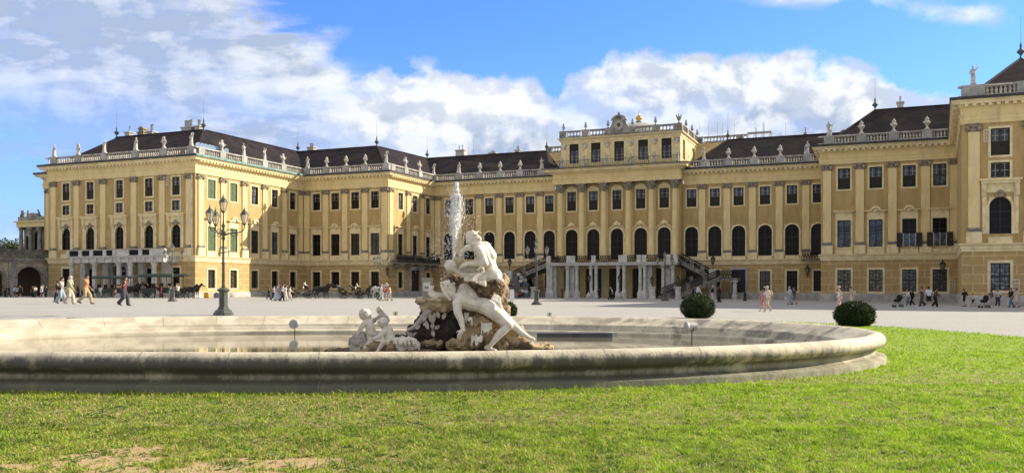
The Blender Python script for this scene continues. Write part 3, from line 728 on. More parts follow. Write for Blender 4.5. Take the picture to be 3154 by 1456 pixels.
def chimney(x, t, w_, h, pipes=0, d=1.0, ph=1.0, cap=False, zb=23.2):
    q = qx(x, t); mb = MB(); mb.box(-w_/2, w_/2, -d/2, d/2, 0, h); mb.box(-w_/2-0.12, w_/2+0.12, -d/2-0.12, d/2+0.12, h, h+0.16)
    if cap: mb.box(-w_/2+0.1, w_/2-0.1, -d/2+0.1, d/2-0.1, h+0.16, h+0.5); mb.prism([(w_/2*math.cos(PI*k/8), h+0.5+0.4*math.sin(PI*k/8)) for k in range(9)], -d/2, d/2)
    o = mb.build('chimney', CAPST if cap else PALE, palace, (q, t-T0, zb))
    if pipes:
        pm = MB()
        for k in range(pipes): hh = ph*(0.85+0.3*rw.random()); xx = -w_/2+0.2+(w_-0.4)*(k+0.5)/pipes; pm.lathe([(0.11, 0), (0.11, hh), (0.17, hh+0.02), (0.17, hh+0.1)], xx, 0, h+0.16, 8)
        pm.build('flue_pipes', STEEL, o)
chimney(399, 100.3, 0.9, 1.3, 1, ph=0.8); chimney(441, 100.6, 1.1, 1.2, cap=True, d=1.1); chimney(468, 100.3, 1.0, 1.1, 2, ph=0.9)
chimney(581, 100.3, 1.8, 1.25, 7, ph=0.9); chimney(614, 100.6, 0.9, 1.35, 3, ph=0.9); chimney(961, 122.6, 1.2, 1.3, 3, ph=0.5)
chimney(1420, 137.4, 1.6, 1.7, 2, ph=0.6); chimney(1519, 137.4, 1.2, 0.9, 3, ph=0.2); chimney(1596, 137.4, 0.8, 1.1, 2, ph=0.6); chimney(2481, 137.6, 0.3, 0.9, 1, ph=0.8)
chimney(2600, 122, 1.0, 0.8, cap=True, d=1.2, zb=22.2-2.2); chimney(2773, 121.9, 0.7, 1.4, 1, ph=0.7)

# ---------------------------------------------------------------- clock pavilion
pw = [qx(x, TP) for x in (1760.8, 1827.6, 1900.3, 1973.5, 2045.9)]; pc = [qx(x, 125.6) for x in (1725.9, 1791.8, 1859.7, 1935.6, 2006.8, 2079.5)]
PL0, PL1 = pc[0]-0.75, pc[-1]+0.75
ups = []; los = []
for i, q in enumerate(pw):
    ups += [(q-PL0-0.69, q-PL0+0.69, 12.9, 15.75), (q-PL0-0.95, q-PL0+0.95, 5.5, 10.1)]
    los.append((q-PL0-1.25, q-PL0+1.25, -0.7, 4.2))
    window('archS', (q, TP), 0, 1.38, 12.9, 15.75, None, GLASSB, True); window('archP', (q, TP), 0, 1.9, 5.5, 10.1, 'crest')
wall('wall', OCHRE, (PL0, TP), (PL1, TP), 4.6, 17.0, ups); wall('ground_floor_wall', CREAM, (PL0, TP), (PL1, TP), -0.8, 4.6, los)
for a, b in (((PL0, TE+0.5), (PL0, TP)), ((PL1, TP), (PL1, TE+0.5))): wall('wall', OCHRE, a, b, -0.8, 17.0, [])
mb = MB()
for q in pw: mb.prism([(q-0.95-PL0, 15.95), (q+0.95-PL0, 15.95), (q+0.8-PL0, 16.25), (q-PL0, 16.6), (q-0.8-PL0, 16.25)], -0.12, 0); mb.ell((q-PL0, -0.1, 16.25), (0.25, 0.1, 0.2)); mb.cut()
mb.build_each('window_crown', CREAMT, palace, (PL0, TP-T0, 0))
for q in pc:
    mb = MB(); mb.lathe([(0.62, 5.4), (0.62, 5.55), (0.54, 5.62), (0.60, 5.74), (0.50, 5.86), (0.455, 5.95), (0.46, 9), (0.40, 15.55)], n=16, cap=False)
    o = mb.build('column', CREAM, palace, (q, 125.55-T0, 0), smooth=True)
    mb = MB(); mb.lathe([(0.40, 15.5), (0.46, 15.62), (0.42, 15.7), (0.46, 15.95), (0.62, 16.25), (0.66, 16.6)], n=12); mb.box(-0.68, 0.68, -0.68, 0.68, 16.6, 16.78)
    for k in range(8): a = 2*PI*k/8; mb.cap2((0.44*math.cos(a), 0.44*math.sin(a), 15.75), 0.07, (0.68*math.cos(a), 0.68*math.sin(a), 16.15+0.3*(k % 2)), 0.09, 6, 2)
    mb.build('capital', CAPST, o)
    mb = MB(); mb.box(-0.5, 0.5, 0.35, 0.72, 4.6, 16.77); mb.build('backing_pilaster', CREAM, o)
pp = [(PL0-0.15, TE+1), (PL0-0.15, 124.9), (PL1+0.15, 124.9), (PL1+0.15, TE+1)]
sweep('entablature', [(0, 16.78), (0.06, 16.79), (0.06, 17.1), (0.10, 17.12), (0.10, 17.45), (0.16, 17.5), (0.05, 17.52), (0.05, 18.2), (0.2, 18.3)], pp, CREAM)
sweep('cornice', [(0.2, 18.30), (0.45, 18.34), (0.5, 18.5), (1.05, 18.55), (1.1, 18.75), (1.25, 18.88), (1.25, 18.95)], pp, CREAMT)
mb = MB(); mb.box(PL0-1.5, PL1+1.5, 124.9-1.4-T0, 140-T0, 18.955, 19.06); mb.box(PL0, PL1, 124.95-T0, 126.1-T0, 16.78, 16.9); mb.build('terrace', DARKM, palace)
# attic storey
AQ0, AQ1, AT0, AT1, AZ = qx(1728, 127), qx(2096, 127), 127.0, 140.0, 23.9
aw = [qx(x, AT0) for x in (1768.3, 1835.2, 1907, 1980.8, 2053)]
wall('attic_wall', CREAM, (AQ0, AT0), (AQ1, AT0), 19.0, AZ, [(q-AQ0-0.74, q-AQ0+0.74, 20.1, 23.05) for q in aw])
for q in aw: window('attic', (q, AT0), 0, 1.48, 20.1, 23.05, None, GLASSB)
mb = MB()
for q in aw: mb.box(q-0.7, q+0.7, 0.15+AT0-T0, 0.18+AT0-T0, 22.05, 23.03); mb.cut()
mb.build_each('roller_blind', BLIND, palace)
wall('attic_wall', CREAM, (AQ1, AT0), (AQ1, AT1), 19.0, AZ, [(1.6, 3.0, 20.1, 23.05), (8.6, 10.4, 19.1, 22.8)])
window('attic', (AQ1, AT0+2.3), PI/2, 1.4, 20.1, 23.05, None, GLASSB)
mb = MB(); mb.box(8.6, 10.4, 0.3, 0.4, 19.1, 22.8); mb.build('terrace_door', SASH, palace, (AQ1, AT0-T0, 0), PI/2)
wall('attic_wall', CREAM, (AQ0, AT1), (AQ0, AT0), 19.0, AZ, [])
wall('attic_wall', CREAM, (AQ1, AT1), (18.0, AT1), 19.0, AZ, [(3.0, 4.3, 20.1, 22.6)]); wall('attic_wall', CREAM, (-15.0, AT1), (AQ0, AT1), 19.0, AZ, [(4, 5.3, 20.1, 22.6)])
mb = MB()
for q in [AQ0+0.45, AQ1-0.5]+[(aw[i]+aw[i+1])/2 for i in range(4)]:
    mb.box(q-0.42, q+0.42, AT0-0.10-T0, AT0-T0, 19.1, 22.2); mb.cut()
for t in (131.2, 135.0): mb.box(AQ1, AQ1+0.1, t-0.4-T0, t+0.4-T0, 19.1, 22.2); mb.cut()
mb.build_each('attic_pilaster', CREAMT, palace)
mb = MB()
for q in [AQ0+0.45, AQ1-0.5]+[(aw[i]+aw[i+1])/2 for i in range(4)]:
    mb.ell((q, AT0-0.1-T0, 22.75), (0.42, 0.14, 0.42)); mb.cap2((q-0.38, AT0-0.1-T0, 23.0), 0.1, (q+0.38, AT0-0.1-T0, 23.0), 0.1, 6, 2); mb.ell((q, AT0-0.16-T0, 22.5), (0.2, 0.1, 0.3)); mb.cut()
mb.build_each('attic_capital', CARVE, palace)
pa = [(-15.0, AT1), (AQ0, AT1), (AQ0, AT0), (AQ1, AT0), (AQ1, AT1), (18.0, AT1)]
sweep('attic_cornice', [(0, 23.35), (0.1, 23.4), (0.12, 23.6), (0.4, 23.8), (0.45, 23.95), (-1, 24.02)], pa, CREAMT)
mb = MB(); mb.box(AQ0+0.2, AQ1-0.2, AT0+0.2-T0, 146-T0, 23.9, 24.0); mb.box(-14.8, 17.8, AT1+0.2-T0, 146-T0, 23.88, 23.98); mb.build('flat_roof', DARKM, palace)
def lattice(p0, p1, peds, z=24.02, h=1.05):
    rz = math.atan2(p1[1]-p0[1], p1[0]-p0[0]); L = math.hypot(p1[0]-p0[0], p1[1]-p0[1]); x, y = loc(p0)
    mb = MB(); mb.box(-0.2, L+0.2, -0.2, 0.2, z, z+0.16); mb.box(-0.22, L+0.22, -0.22, 0.22, z+h-0.14, z+h)
    root = mb.build('attic_balustrade', STONE, palace, (x, y, 0), rz)
    mb = MB()
    for a in peds: mb.box(a-0.5, a+0.5, -0.24, 0.24, z+0.01, z+h+0.02); mb.cut()
    mb.build_each('pedestal', STONE, root)
    mb = MB(); n = int(L/0.5)
    for k in range(n):
        a = (k+0.5)*L/n
        if any(abs(a-b) < 0.6 for b in peds): continue
        R_ = 0.26; cz = z+h/2+0.01
        for j in range(10):
            t1, t2 = 2*PI*j/10, 2*PI*(j+1)/10; ro, ri = R_+0.05, R_-0.05
            mb.prism([(a+ro*math.cos(t1), cz+1.3*ro*math.sin(t1)), (a+ro*math.cos(t2), cz+1.3*ro*math.sin(t2)), (a+ri*math.cos(t2), cz+1.3*ri*math.sin(t2)), (a+ri*math.cos(t1), cz+1.3*ri*math.sin(t1))], -0.07, 0.07)
        mb.box(a+0.22, a+0.28, -0.06, 0.06, z+0.16, z+h-0.14)
    mb.build('interlaced_panels', STONE, root)['kind'] = 'stuff'
qc = qx(1908, AT0)
lattice((AQ0, AT0), (AQ1, AT0), [0.3, AQ1-AQ0-0.4, qx(1803, AT0)-AQ0, qx(1874, AT0)-AQ0, qc-AQ0-0.8, qc-AQ0, qc-AQ0+0.8, qx(1948, AT0)-AQ0, qx(2020, AT0)-AQ0])
lattice((AQ1, AT0), (AQ1, AT1), [0.3, 4.5, 9.0]); lattice((AQ1, AT1), (18.0, AT1), [0.3, 6.5]); lattice((-15.0, AT1), (AQ0, AT1), [0.4, 6])
for x, kd in ((1736, 'v'), (1804, 'v'), (1873, 'v'), (1948, 'v'), (2019, 'v'), (2091, 'e')): STAT.append((qx(x, AT0), AT0, 25.08, 0, kd, 'clock attic front'))
for t in (131.0, 135.5, 139.7): STAT.append((AQ1, t, 25.08, PI/2, 'v', 'clock attic right side'))
# clock
mb = MB(); cz = 25.15
mb.prism([(-2.3, 24.2), (2.3, 24.2), (2.2, 24.75), (1.5, 25.0), (1.15, 25.5), (0.95, 26.1), (0.5, 26.45), (-0.5, 26.45), (-0.95, 26.1), (-1.15, 25.5), (-1.5, 25.0), (-2.2, 24.75)], -0.36, 0.3)
P = [(1.15*math.cos(PI*k/10), 26.15+0.75*math.sin(PI*k/10)) for k in range(11)]+[(0.85*math.cos(PI*(10-k)/10), 26.1+0.5*math.sin(PI*(10-k)/10)) for k in range(11)]
mb.prism(P, -0.5, 0.35); mb.ell((0, -0.3, 27.0), (0.2, 0.2, 0.35)); mb.prism([(0.78*math.cos(2*PI*k/24), 25.4+0.78*math.sin(2*PI*k/24)) for k in range(24)], -0.42, -0.3)
clk = mb.build('clock_gable', STONE, palace, (qc, AT0-T0, 0))
mb = MB(); mb.prism([(0.68*math.cos(2*PI*k/24), 25.4+0.68*math.sin(2*PI*k/24)) for k in range(24)], -0.45, -0.40); mb.build('clock_face', M('clock_white', (0.55, 0.54, 0.5), (0.45, 0.44, 0.4), 3, 0.6), clk)
mb = MB(); mb.prism([(0.30*math.cos(2*PI*k/16), 25.4+0.30*math.sin(2*PI*k/16)) for k in range(16)], -0.47, -0.44)
for k in range(12):
    a = 2*PI*k/12; c_, s_ = math.cos(a), math.sin(a); wv_ = 0.035
    mb.prism([(0.46*c_-wv_*s_, 25.4+0.46*s_+wv_*c_), (0.62*c_-wv_*s_, 25.4+0.62*s_+wv_*c_), (0.62*c_+wv_*s_, 25.4+0.62*s_-wv_*c_), (0.46*c_+wv_*s_, 25.4+0.46*s_-wv_*c_)], -0.47, -0.445)
mb.build('clock_dial_and_numerals', IRON, clk)
mb = MB()
for a, l in ((R(205), 0.5), (R(150), 0.33)): c_, s_ = math.cos(a), math.sin(a); mb.prism([(-0.03*s_-0.1*c_, 25.4+0.03*c_-0.1*s_), (l*c_, 25.4+l*s_), (0.03*s_-0.1*c_, 25.4-0.03*c_-0.1*s_)], -0.50, -0.48)
mb.build('clock_hands', GOLD, clk)
mb = MB(); mb.ell((0, 0, 0), (5.2, 5.0, 2.9), n=32, m=16); dm = mb.build('dome', DOMEM, palace, (qx(1968, 134), 134-T0, 23.9), smooth=True)
mb = MB(); mb.lathe([(0.5, 2.6), (0.5, 3.15), (0.42, 3.25)], n=12); mb.build('lantern_drum', COPPER, dm)
mb = MB(); mb.lathe([(0.40, 3.22), (0.30, 3.3), (0.50, 3.55), (0.52, 3.75), (0.34, 4.0), (0.16, 4.1), (0.18, 4.2), (0.06, 4.35), (0.03, 4.8)], n=14); mb.build('gilded_finial', GOLD, dm, smooth=True)
# terrace railing above the main cornice
mb = MB(); q0, q1, tt = PL0-1.1, PL1+1.1, 124.0-T0
for zz in (19.2, 20.1): mb.box(q0, q1, tt-0.02, tt+0.02, zz, zz+0.045)
n = int((q1-q0)/0.28)
for k in range(n+1): x = q0+(q1-q0)*k/n; w_ = 0.03 if k % 8 == 0 else 0.012; mb.box(x-w_, x+w_, tt-w_, tt+w_, 19.05, 20.15 if k % 8 else 20.25)
mb.build('terrace_railing', IRON, palace)
for x in (1731, 1799, 1868, 1943, 2015, 2087): STAT.append((qx(x, 124.6), 124.6, 19.06, 0, 'p', 'terrace below the clock attic'))
# downpipe on the corner of A, copper valleys
mb = MB(); mb.lathe([(0.07, 5.5), (0.07, 16.0)], QA1-0.35, TA-0.25-T0, 0, 8); mb.build('downpipe', PALE, palace)

# ---------------------------------------------------------------- porch with balcony on A
PT = 86.4
pq0, pq1 = qx(209, PT), qx(503, PT)
mb = MB(); mb.box(pq0, pq1, PT-T0, TA-T0, 5.28, 5.45); mb.box(pq0+0.15, pq1-0.15, PT+0.2-T0, TA-T0, 4.66, 5.285); mb.box(pq0-0.12, pq1+0.12, PT-0.12-T0, TA-T0, 5.45, 5.55)
porch = mb.build('entrance_porch', PALE2, palace)
mb = MB(); cols = [222, 292, 367, 402, 475]
for x in cols:
    q = qx(x, PT+0.6); mb.lathe([(0.50, -0.6), (0.50, 0.35), (0.44, 0.42), (0.37, 0.5), (0.36, 0.7), (0.31, 4.2), (0.36, 4.28), (0.38, 4.4), (0.44, 4.5), (0.44, 4.67)], q, PT+0.6-T0, 0, 14); mb.cut()
    mb.box(q-0.45, q+0.45, TA-0.7-T0, TA-T0, -0.6, 4.67); mb.cut()
mb.build_each('porch_column', PALE2, porch)
mb = MB(); n = 12
for k in range(n): q = pq0+0.6+(pq1-pq0-1.2)*k/(n-1); mb.box(q-0.22, q+0.22, PT+0.02-T0, PT+0.4-T0, 4.68, 5.27); mb.cut()
mb.build_each('bracket', PALE2, porch)
mb = MB(); blocks = []; bx_ = [209, 247, 281, 322, 352, 390, 432, 466, 503]
q = pq0
for x in bx_: q = qx(x, PT); mb.box(q-0.28, q+0.28, PT-0.06-T0, PT+0.24-T0, 5.55, 6.27)
qa, qb = qx(352, PT), qx(397, PT); mb.box(qa, qb, PT-0.03-T0, PT+0.22-T0, 5.56, 6.26); qa, qb = qx(464, PT), qx(503, PT); mb.box(qa, qb, PT-0.03-T0, PT+0.22-T0, 5.56, 6.26)
mb.box(pq0-0.2, pq1+0.2, PT-0.09-T0, PT+0.27-T0, 6.27, 6.36); mb.build('balcony_parapet', PALE2, porch)
mb = MB(); mb.box(pq0, pq1, PT+0.10-T0, PT+0.15-T0, 5.56, 6.265); mb.build('pierced_panels', M('dark_pierced_stone', (0.01, 0.01, 0.01), (0.06, 0.06, 0.055), 14, 0.9, lo=0.56, hi=0.64), porch)  # near-black panel colour with slightly paler flecks
for q, w_, h in ((-62.8, 1.7, 3.9), (-57.5, 2.2, 4.2), (-52.3, 1.7, 3.9)):
    mb = MB(); mb.box(q-w_/2, q+w_/2, TA+0.35-T0, TA+0.45-T0, -0.6, h); o = mb.build('door', IRON, palace)
    mb = MB(); mb.box(q-w_/2-0.35, q-w_/2, TA-0.12-T0, TA+0.1-T0, -0.6, h+0.3); mb.box(q+w_/2, q+w_/2+0.35, TA-0.12-T0, TA+0.1-T0, -0.6, h+0.3); mb.box(q-w_/2, q+w_/2, TA-0.12-T0, TA+0.1-T0, h, h+0.3); mb.build('surround', PALE, o)
mb = MB()
for q in (12.0, 18.6, ): mb.box(q-0.95, q+0.95, TE+0.3-T0, TE+0.4-T0, -0.6, 3.9); mb.cut()
for q in pw: mb.box(q-1.3, q+1.3, TP+0.5-T0, TP+0.6-T0, -0.6, 4.3); mb.cut()  # black panels paint the shade inside the entrance openings
mb.build_each('door', IRON, palace)
mb = MB(); q = 18.6; mb.box(q-1.25, q-0.95, TE-0.12-T0, TE-T0, -0.6, 4.2); mb.box(q+0.95, q+1.25, TE-0.12-T0, TE-T0, -0.6, 4.2); mb.box(q-0.95, q+0.95, TE-0.12-T0, TE-T0, 3.9, 4.2); mb.build('door_surround', PALE, palace)
# D: portal and iron balcony
a0 = 120.7-TC
mb = MB(); mb.box(a0-1.6, a0+1.6, 0.25, 0.35, -0.6, 4.05); dd = mb.build('door', DOORM, palace, (QC1, TC-T0, 0), PI/2)
mb = MB(); mb.box(a0-2.1, a0-1.6, -0.3, 0.05, -0.6, 4.05); mb.box(a0+1.6, a0+2.1, -0.3, 0.05, -0.6, 4.05); mb.box(a0-2.2, a0+2.2, -0.4, 0.05, 4.05, 4.4); mb.box(a0-2.4, a0+2.4, -0.55, 0.0, 4.4, 4.6); mb.build('portal', PALE, dd)
mb = MB(); mb.box(0.6, 14.5, -1.3, -0.3, 4.92, 5.12)
for a in (1.6, 5.2, 8.0, 11.2, 13.6): mb.prism([(a-0.18, 4.92), (a+0.18, 4.92), (a+0.12, 4.2), (a-0.12, 4.2)], -0.9, -0.02)
bal = mb.build('balcony', GREY, palace, (QC1, TC-T0, 0), PI/2)
def ironrail(mb, x0, x1, y, z0, z1, seed=0):
    rr = random.Random(seed); mb.box(x0, x1, y-0.035, y+0.035, z1-0.07, z1); mb.box(x0, x1, y-0.03, y+0.03, z0, z0+0.06)
    n = max(2, int((x1-x0)/0.32))
    for k in range(n):
        a = x0+(k+0.5)*(x1-x0)/n; cz = (z0+z1)/2; h = (z1-z0)*0.40
        mb.tube([(a+0.15*math.sin(j*1.1), y, z0+0.06+(z1-z0-0.12)*j/6) for j in range(7)], 0.042, 4)
        for sg in (-1, 1): mb.tube([(a+sg*0.10+0.11*math.cos(j*PI/3), y, cz+sg*0.16+h*0.42*math.sin(j*PI/3)) for j in range(6)], 0.036, 4)
mb = MB(); ironrail(mb, 0.7, 14.4, -1.25, 5.12, 6.25, 5); ironrail(mb, 0.6, 14.5, -1.17, 5.12, 6.25, 6); ironrail(mb, 0.5, 14.3, -1.21, 5.12, 6.2, 7); mb.build('railing', IRON, bal)
# small balcony on E beside F
mb = MB(); qq = qx(2483, TE); mb.box(qq-0.6, qq+3.3, TE-1.1-T0, TE-0.3-T0, 5.0, 5.15); o = mb.build('balcony', GREY, palace)
mb = MB(); ironrail(mb, qq-0.5, qq+1.6, TE-1.0-T0, 5.15, 6.3, 2); ironrail(mb, qq-0.5, qq+1.6, TE-0.9-T0, 5.15, 6.3, 3); mb.build('railing', IRON, o)
# opened shutters and white boards on the two right lower windows of F; opened casements
for q in (40.1, 43.3):
    mb = MB(); mb.box(q-1.35, q-0.72, TC-0.42-T0, TC-0.36-T0, 6.15, 7.75); mb.cut(); mb.box(q+0.72, q+1.35, TC-0.42-T0, TC-0.36-T0, 6.15, 7.75); mb.build_each('opened_shutter', SASH, palace)
    mb = MB(); mb.box(q-0.62, q-0.03, TC-0.4-T0, TC-0.36-T0, 6.25, 7.65); mb.box(q+0.03, q+0.62, TC-0.4-T0, TC-0.36-T0, 6.25, 7.65); o = mb.build('window_board', GLASSB, palace)
    mb = MB(); mb.box(q-0.70, q-0.62, TC-0.42-T0, TC-0.34-T0, 6.2, 7.7); mb.box(q-0.03, q+0.03, TC-0.42-T0, TC-0.34-T0, 6.2, 7.7); mb.box(q+0.62, q+0.70, TC-0.42-T0, TC-0.34-T0, 6.2, 7.7); mb.build('frame', BARS, o)
def casement(q, t, z0, z1, w_, rz):
    mb = MB(); ring(mb, w_-0.1, z0+0.05, z1-0.05, 0.05, -0.02, 0.02, False); mb.box(-0.015, 0.015, -0.02, 0.02, z0, z1)
    for k in (1, 2): zz = z0+(z1-z0)*k/3; mb.box(-w_/2, w_/2, -0.02, 0.02, zz-0.015, zz+0.015)
    mb.build('opened_casement', WHITE, palace, (q, t-T0, 0), rz)
casement(-49.1, TA-0.28, 14.7, 15.8, 0.66, R(8)); casement(47.95, TA-0.4, 1.15, 2.15, 0.7, R(8)); casement(44.55, TC-0.5, 1.15, 2.3, 0.6, R(5)); casement(45.75, TA-0.3, 14.4, 15.5, 0.5, R(10))

# ---------------------------------------------------------------- terrace with double staircase in front of the pavilion
ST = 120.0; ZT = 4.95
sq0, sq1 = qx(1684, ST), qx(2084, ST)
terr = empty('entrance_staircase', (*QT((sq0+sq1)/2, ST), 0), PRZ, 'grey stone double staircase with black iron railings below the clock', 'staircase')
cq = (sq0+sq1)/2
def TL(q, t): return (q-cq, t-ST)
mb = MB(); mb.box(sq0-cq, sq1-cq, 0, TP-ST-0.2, ZT-0.42, ZT); mb.box(sq0-cq-0.15, sq1-cq+0.15, -0.15, TP-ST-0.25, ZT-0.14, ZT-0.02); mb.build('balcony_slab', PALE2, terr)
mb = MB()
for x, wd in ((1688, .26), (1697, .26), (1748, .28), (1777, .27), (1820, .26), (1836, .26), (1904, .26), (1922, .26), (1972, .26), (1986, .28), (2043, .28), (2072, .27)):
    q = qx(x, ST+0.7)-cq; mb.lathe([(wd+0.19, -0.5), (wd+0.19, 0.5), (wd+0.13, 0.75), (wd+0.06, 0.86), (wd, 1.1), (wd*0.86, 3.95), (wd*1.15, 4.05), (wd*1.25, ZT-0.42)], q, 0.7, 0, 14); mb.cut()
mb.build_each('column', PALE2, terr)
mb = MB()
for x in (1706, 1762, 2000, 2057):
    q = qx(x, ST+1.2)-cq; mb.box(q-0.36, q+0.36, 1.2, 2.0, 0.75, ZT-0.42); mb.box(q-0.46, q+0.46, 1.1, 2.1, -0.5, 0.75); mb.cut()
mb.build_each('pier', PALE2, terr)
blk = [1684, 1748, 1757, 1768, 1822, 1836, 1905, 1922, 1986, 2062, 2084]
mb = MB()
for x in (1690, 1752, 1765, 1828, 1912, 1925, 1968, 1984, 2058, 2080): q = qx(x, ST)-cq; mb.box(q-0.32, q+0.32, -0.1, 0.25, ZT, ZT+0.98); mb.cut()
mb.build_each('balcony_post', PALE2, terr)
mb = MB(); ironrail(mb, sq0-cq, sq1-cq, 0.05, ZT+0.02, ZT+0.98, 9); ironrail(mb, sq0-cq, sq1-cq, 0.12, ZT+0.02, ZT+0.98, 10); mb.build('balcony_railing', IRON, terr)
def flight(sg, p0, p1, z0, z1, wdt, nst):
    """a straight flight between plan points with stepped top, sloping parapet base and railing"""
    d = Vector((p1[0]-p0[0], p1[1]-p0[1])); L = d.length; d.normalize(); nrm = Vector((-d.y, d.x))*1.0
    rz = math.atan2(d.y, d.x); mb = MB()
    for k in range(nst):
        a, b = L*k/nst, L*(k+1)/nst; zz = z0+(z1-z0)*(k+1)/nst; mb.box(a, b+0.03, -wdt/2, wdt/2, zz-0.5, zz-0.001*k)
    st = mb.build('steps', M('step_stone', (0.23, 0.23, 0.24), (0.15, 0.15, 0.15), 2, 0.9), terr, (p0[0], p0[1], 0), rz)
    mb = MB(); rl_ = MB()
    for sd in (-1, 1):
        y = sd*(wdt/2+0.12)
        mb.add([(0, y-0.14, z0-0.45), (L, y-0.14, z1-0.45), (L, y-0.14, z1+0.22), (0, y-0.14, z0+0.22), (0, y+0.14, z0-0.45), (L, y+0.14, z1-0.45), (L, y+0.14, z1+0.22), (0, y+0.14, z0+0.22)],
               [(0, 1, 2, 3), (7, 6, 5, 4), (3, 2, 6, 7), (4, 5, 1, 0), (0, 3, 7, 4), (1, 5, 6, 2)])
        n = int(L/0.24)
        for zz in (0.3, 1.12): rl_.tube([(0, y, z0+zz), (L, y, z1+zz)], 0.07, 4)
        for k in range(n+1):
            a = L*k/n; zb = z0+(z1-z0)*k/n; rl_.tube([(a+0.1*math.sin(j*1.3), y, zb+0.3+0.8*j/5) for j in range(6)], 0.055, 4)
            rl_.tube([(a+0.17+0.12*math.cos(j*PI/3), y, zb+0.72+0.22*math.sin(j*PI/3)) for j in range(7)], 0.04, 4)
        for k in (0.33, 0.68): a = L*k; zb = z0+(z1-z0)*k; mb.box(a-0.28, a+0.28, y-0.13, y+0.13, zb, zb+1.1)
    mb.build('stringer', GREY, st); rl_.build('railing', IRON, st)
for sg, qP0, qP1, qU in ((1, 10.4, 15.6, sq1), (-1, -10.2, -14.6, sq0)):
    A0 = TL(qP0, 117.0); A1 = TL(qP1, 123.2); B0 = TL(qP1-sg*0.6, 124.6); B1 = TL(qU-sg*0.2, 122.6 if sg > 0 else 122.6)
    flight(sg, A0, A1, 0.0, 2.7, 2.6, 15); flight(sg, B0, B1, 2.7, ZT, 2.2, 13)
    mb = MB(); lx = qP1-cq; a, b = sorted((lx-sg*1.6, lx+sg*3.4)); mb.box(a, b, 123.1-ST, 126.2-ST, 2.35, 2.7)
    mb.build('landing', GREY, terr)
    mb = MB(); a, b = sorted((lx+sg*0.2, lx+sg*3.3)); ironrail(mb, a, b, 123.2-ST, 2.7, 3.75, 4); ironrail(mb, a, b, 123.3-ST, 2.7, 3.75, 5); mb.build('landing_railing', IRON, terr)
    mb = MB(); mb.box(lx+sg*0.1-0.45, lx+sg*0.1+0.45, 122.7-ST, 123.5-ST, -0.5, 3.95); mb.box(lx+sg*0.1-0.55, lx+sg*0.1+0.55, 122.6-ST, 123.6-ST, 2.2, 2.4); mb.cut()
    mb.lathe([(0.4, -0.5), (0.4, 0.3), (0.3, 0.4), (0.27, 2.2)], lx+sg*3.0, 123.5-ST, 0, 12); mb.box(lx+sg*3.0-0.4, lx+sg*3.0+0.4, 123.1-ST, 123.9-ST, 2.15, 2.4)
    mb.build_each('landing_pier', PALE2, terr)
    mb = MB()
    for dx_ in (-1.75, 1.75): mb.lathe([(0.5, -0.3), (0.5, 0.1), (0.42, 0.2), (0.42, 1.25), (0.52, 1.35), (0.52, 1.5)], A0[0]+dx_, A0[1]-0.1-0.3*sg*dx_*0.3, 0, 8, PI/8); mb.cut()
    mb.build_each('stair_pedestal', PALE2, terr)
# ---------------------------------------------------------------- ground
def gz(X, Y):
    s = min(1, max(0, (Y-26)/30.0)); return -0.05-0.004*max(-60, min(60, X))*s+0.27*math.exp(-((X+22)**2)/300.0-((Y-52)**2)/330.0)
def grid_mesh(name, xs, ys, zf, mat, kind='structure', mask=None):
    vs = [(x, y, zf(x, y)) for y in ys for x in xs]; n = len(xs); fs = []
    for j in range(len(ys)-1):
        for i in range(n-1):
            fs.append((j*n+i, j*n+i+1, (j+1)*n+i+1, (j+1)*n+i))
    mb = MB(); mb.add(vs, fs); o = mb.build(name, mat, smooth=True); o['kind'] = kind; return o
xs = [-3000, -800, -300, -150]+[x for x in range(-100, 101, 4)]+[150, 300, 800, 3000]
ys = [-2500, -600, -150, -60, -30]+[y for y in range(-16, 181, 4)]+[250, 400, 900, 3000]
GRAV = M('pale_gravel', (0.45, 0.452, 0.435), (0.30, 0.302, 0.29), 7.0, 0.95, 0.6, 60, lo=0.3, hi=0.75)
n, b = nodes_of(GRAV)
t = n.node('ShaderNodeTexCoord'); big_ = n.ramp(n.noise(n.vec(t.outputs['Object'], (1, 2.2, 1)), 0.12, 6, 0.6), 0.35, 0.7)
spk = n.ramp(n.noise(t.outputs['Object'], 22, 2, 0.8), 0.60, 0.72)
src = b.inputs['Base Color'].links[0].from_socket
trk = n.ramp(n.noise(n.vec(t.outputs['Object'], (0.05, 0.9, 1)), 1.0, 6, 0.65), 0.42, 0.62)
c_ = n.mixc(n.math('MULTIPLY', big_, 0.45), src, (0.35, 0.345, 0.33)); c_ = n.mixc(n.math('MULTIPLY', trk, 0.30), c_, (0.33, 0.325, 0.31)); c_ = n.mixc(n.math('MULTIPLY', spk, 0.5), c_, (0.30, 0.28, 0.26))
n.link(c_, b.inputs['Base Color'])
grid_mesh('gravel_courtyard', xs, ys, gz, GRAV)

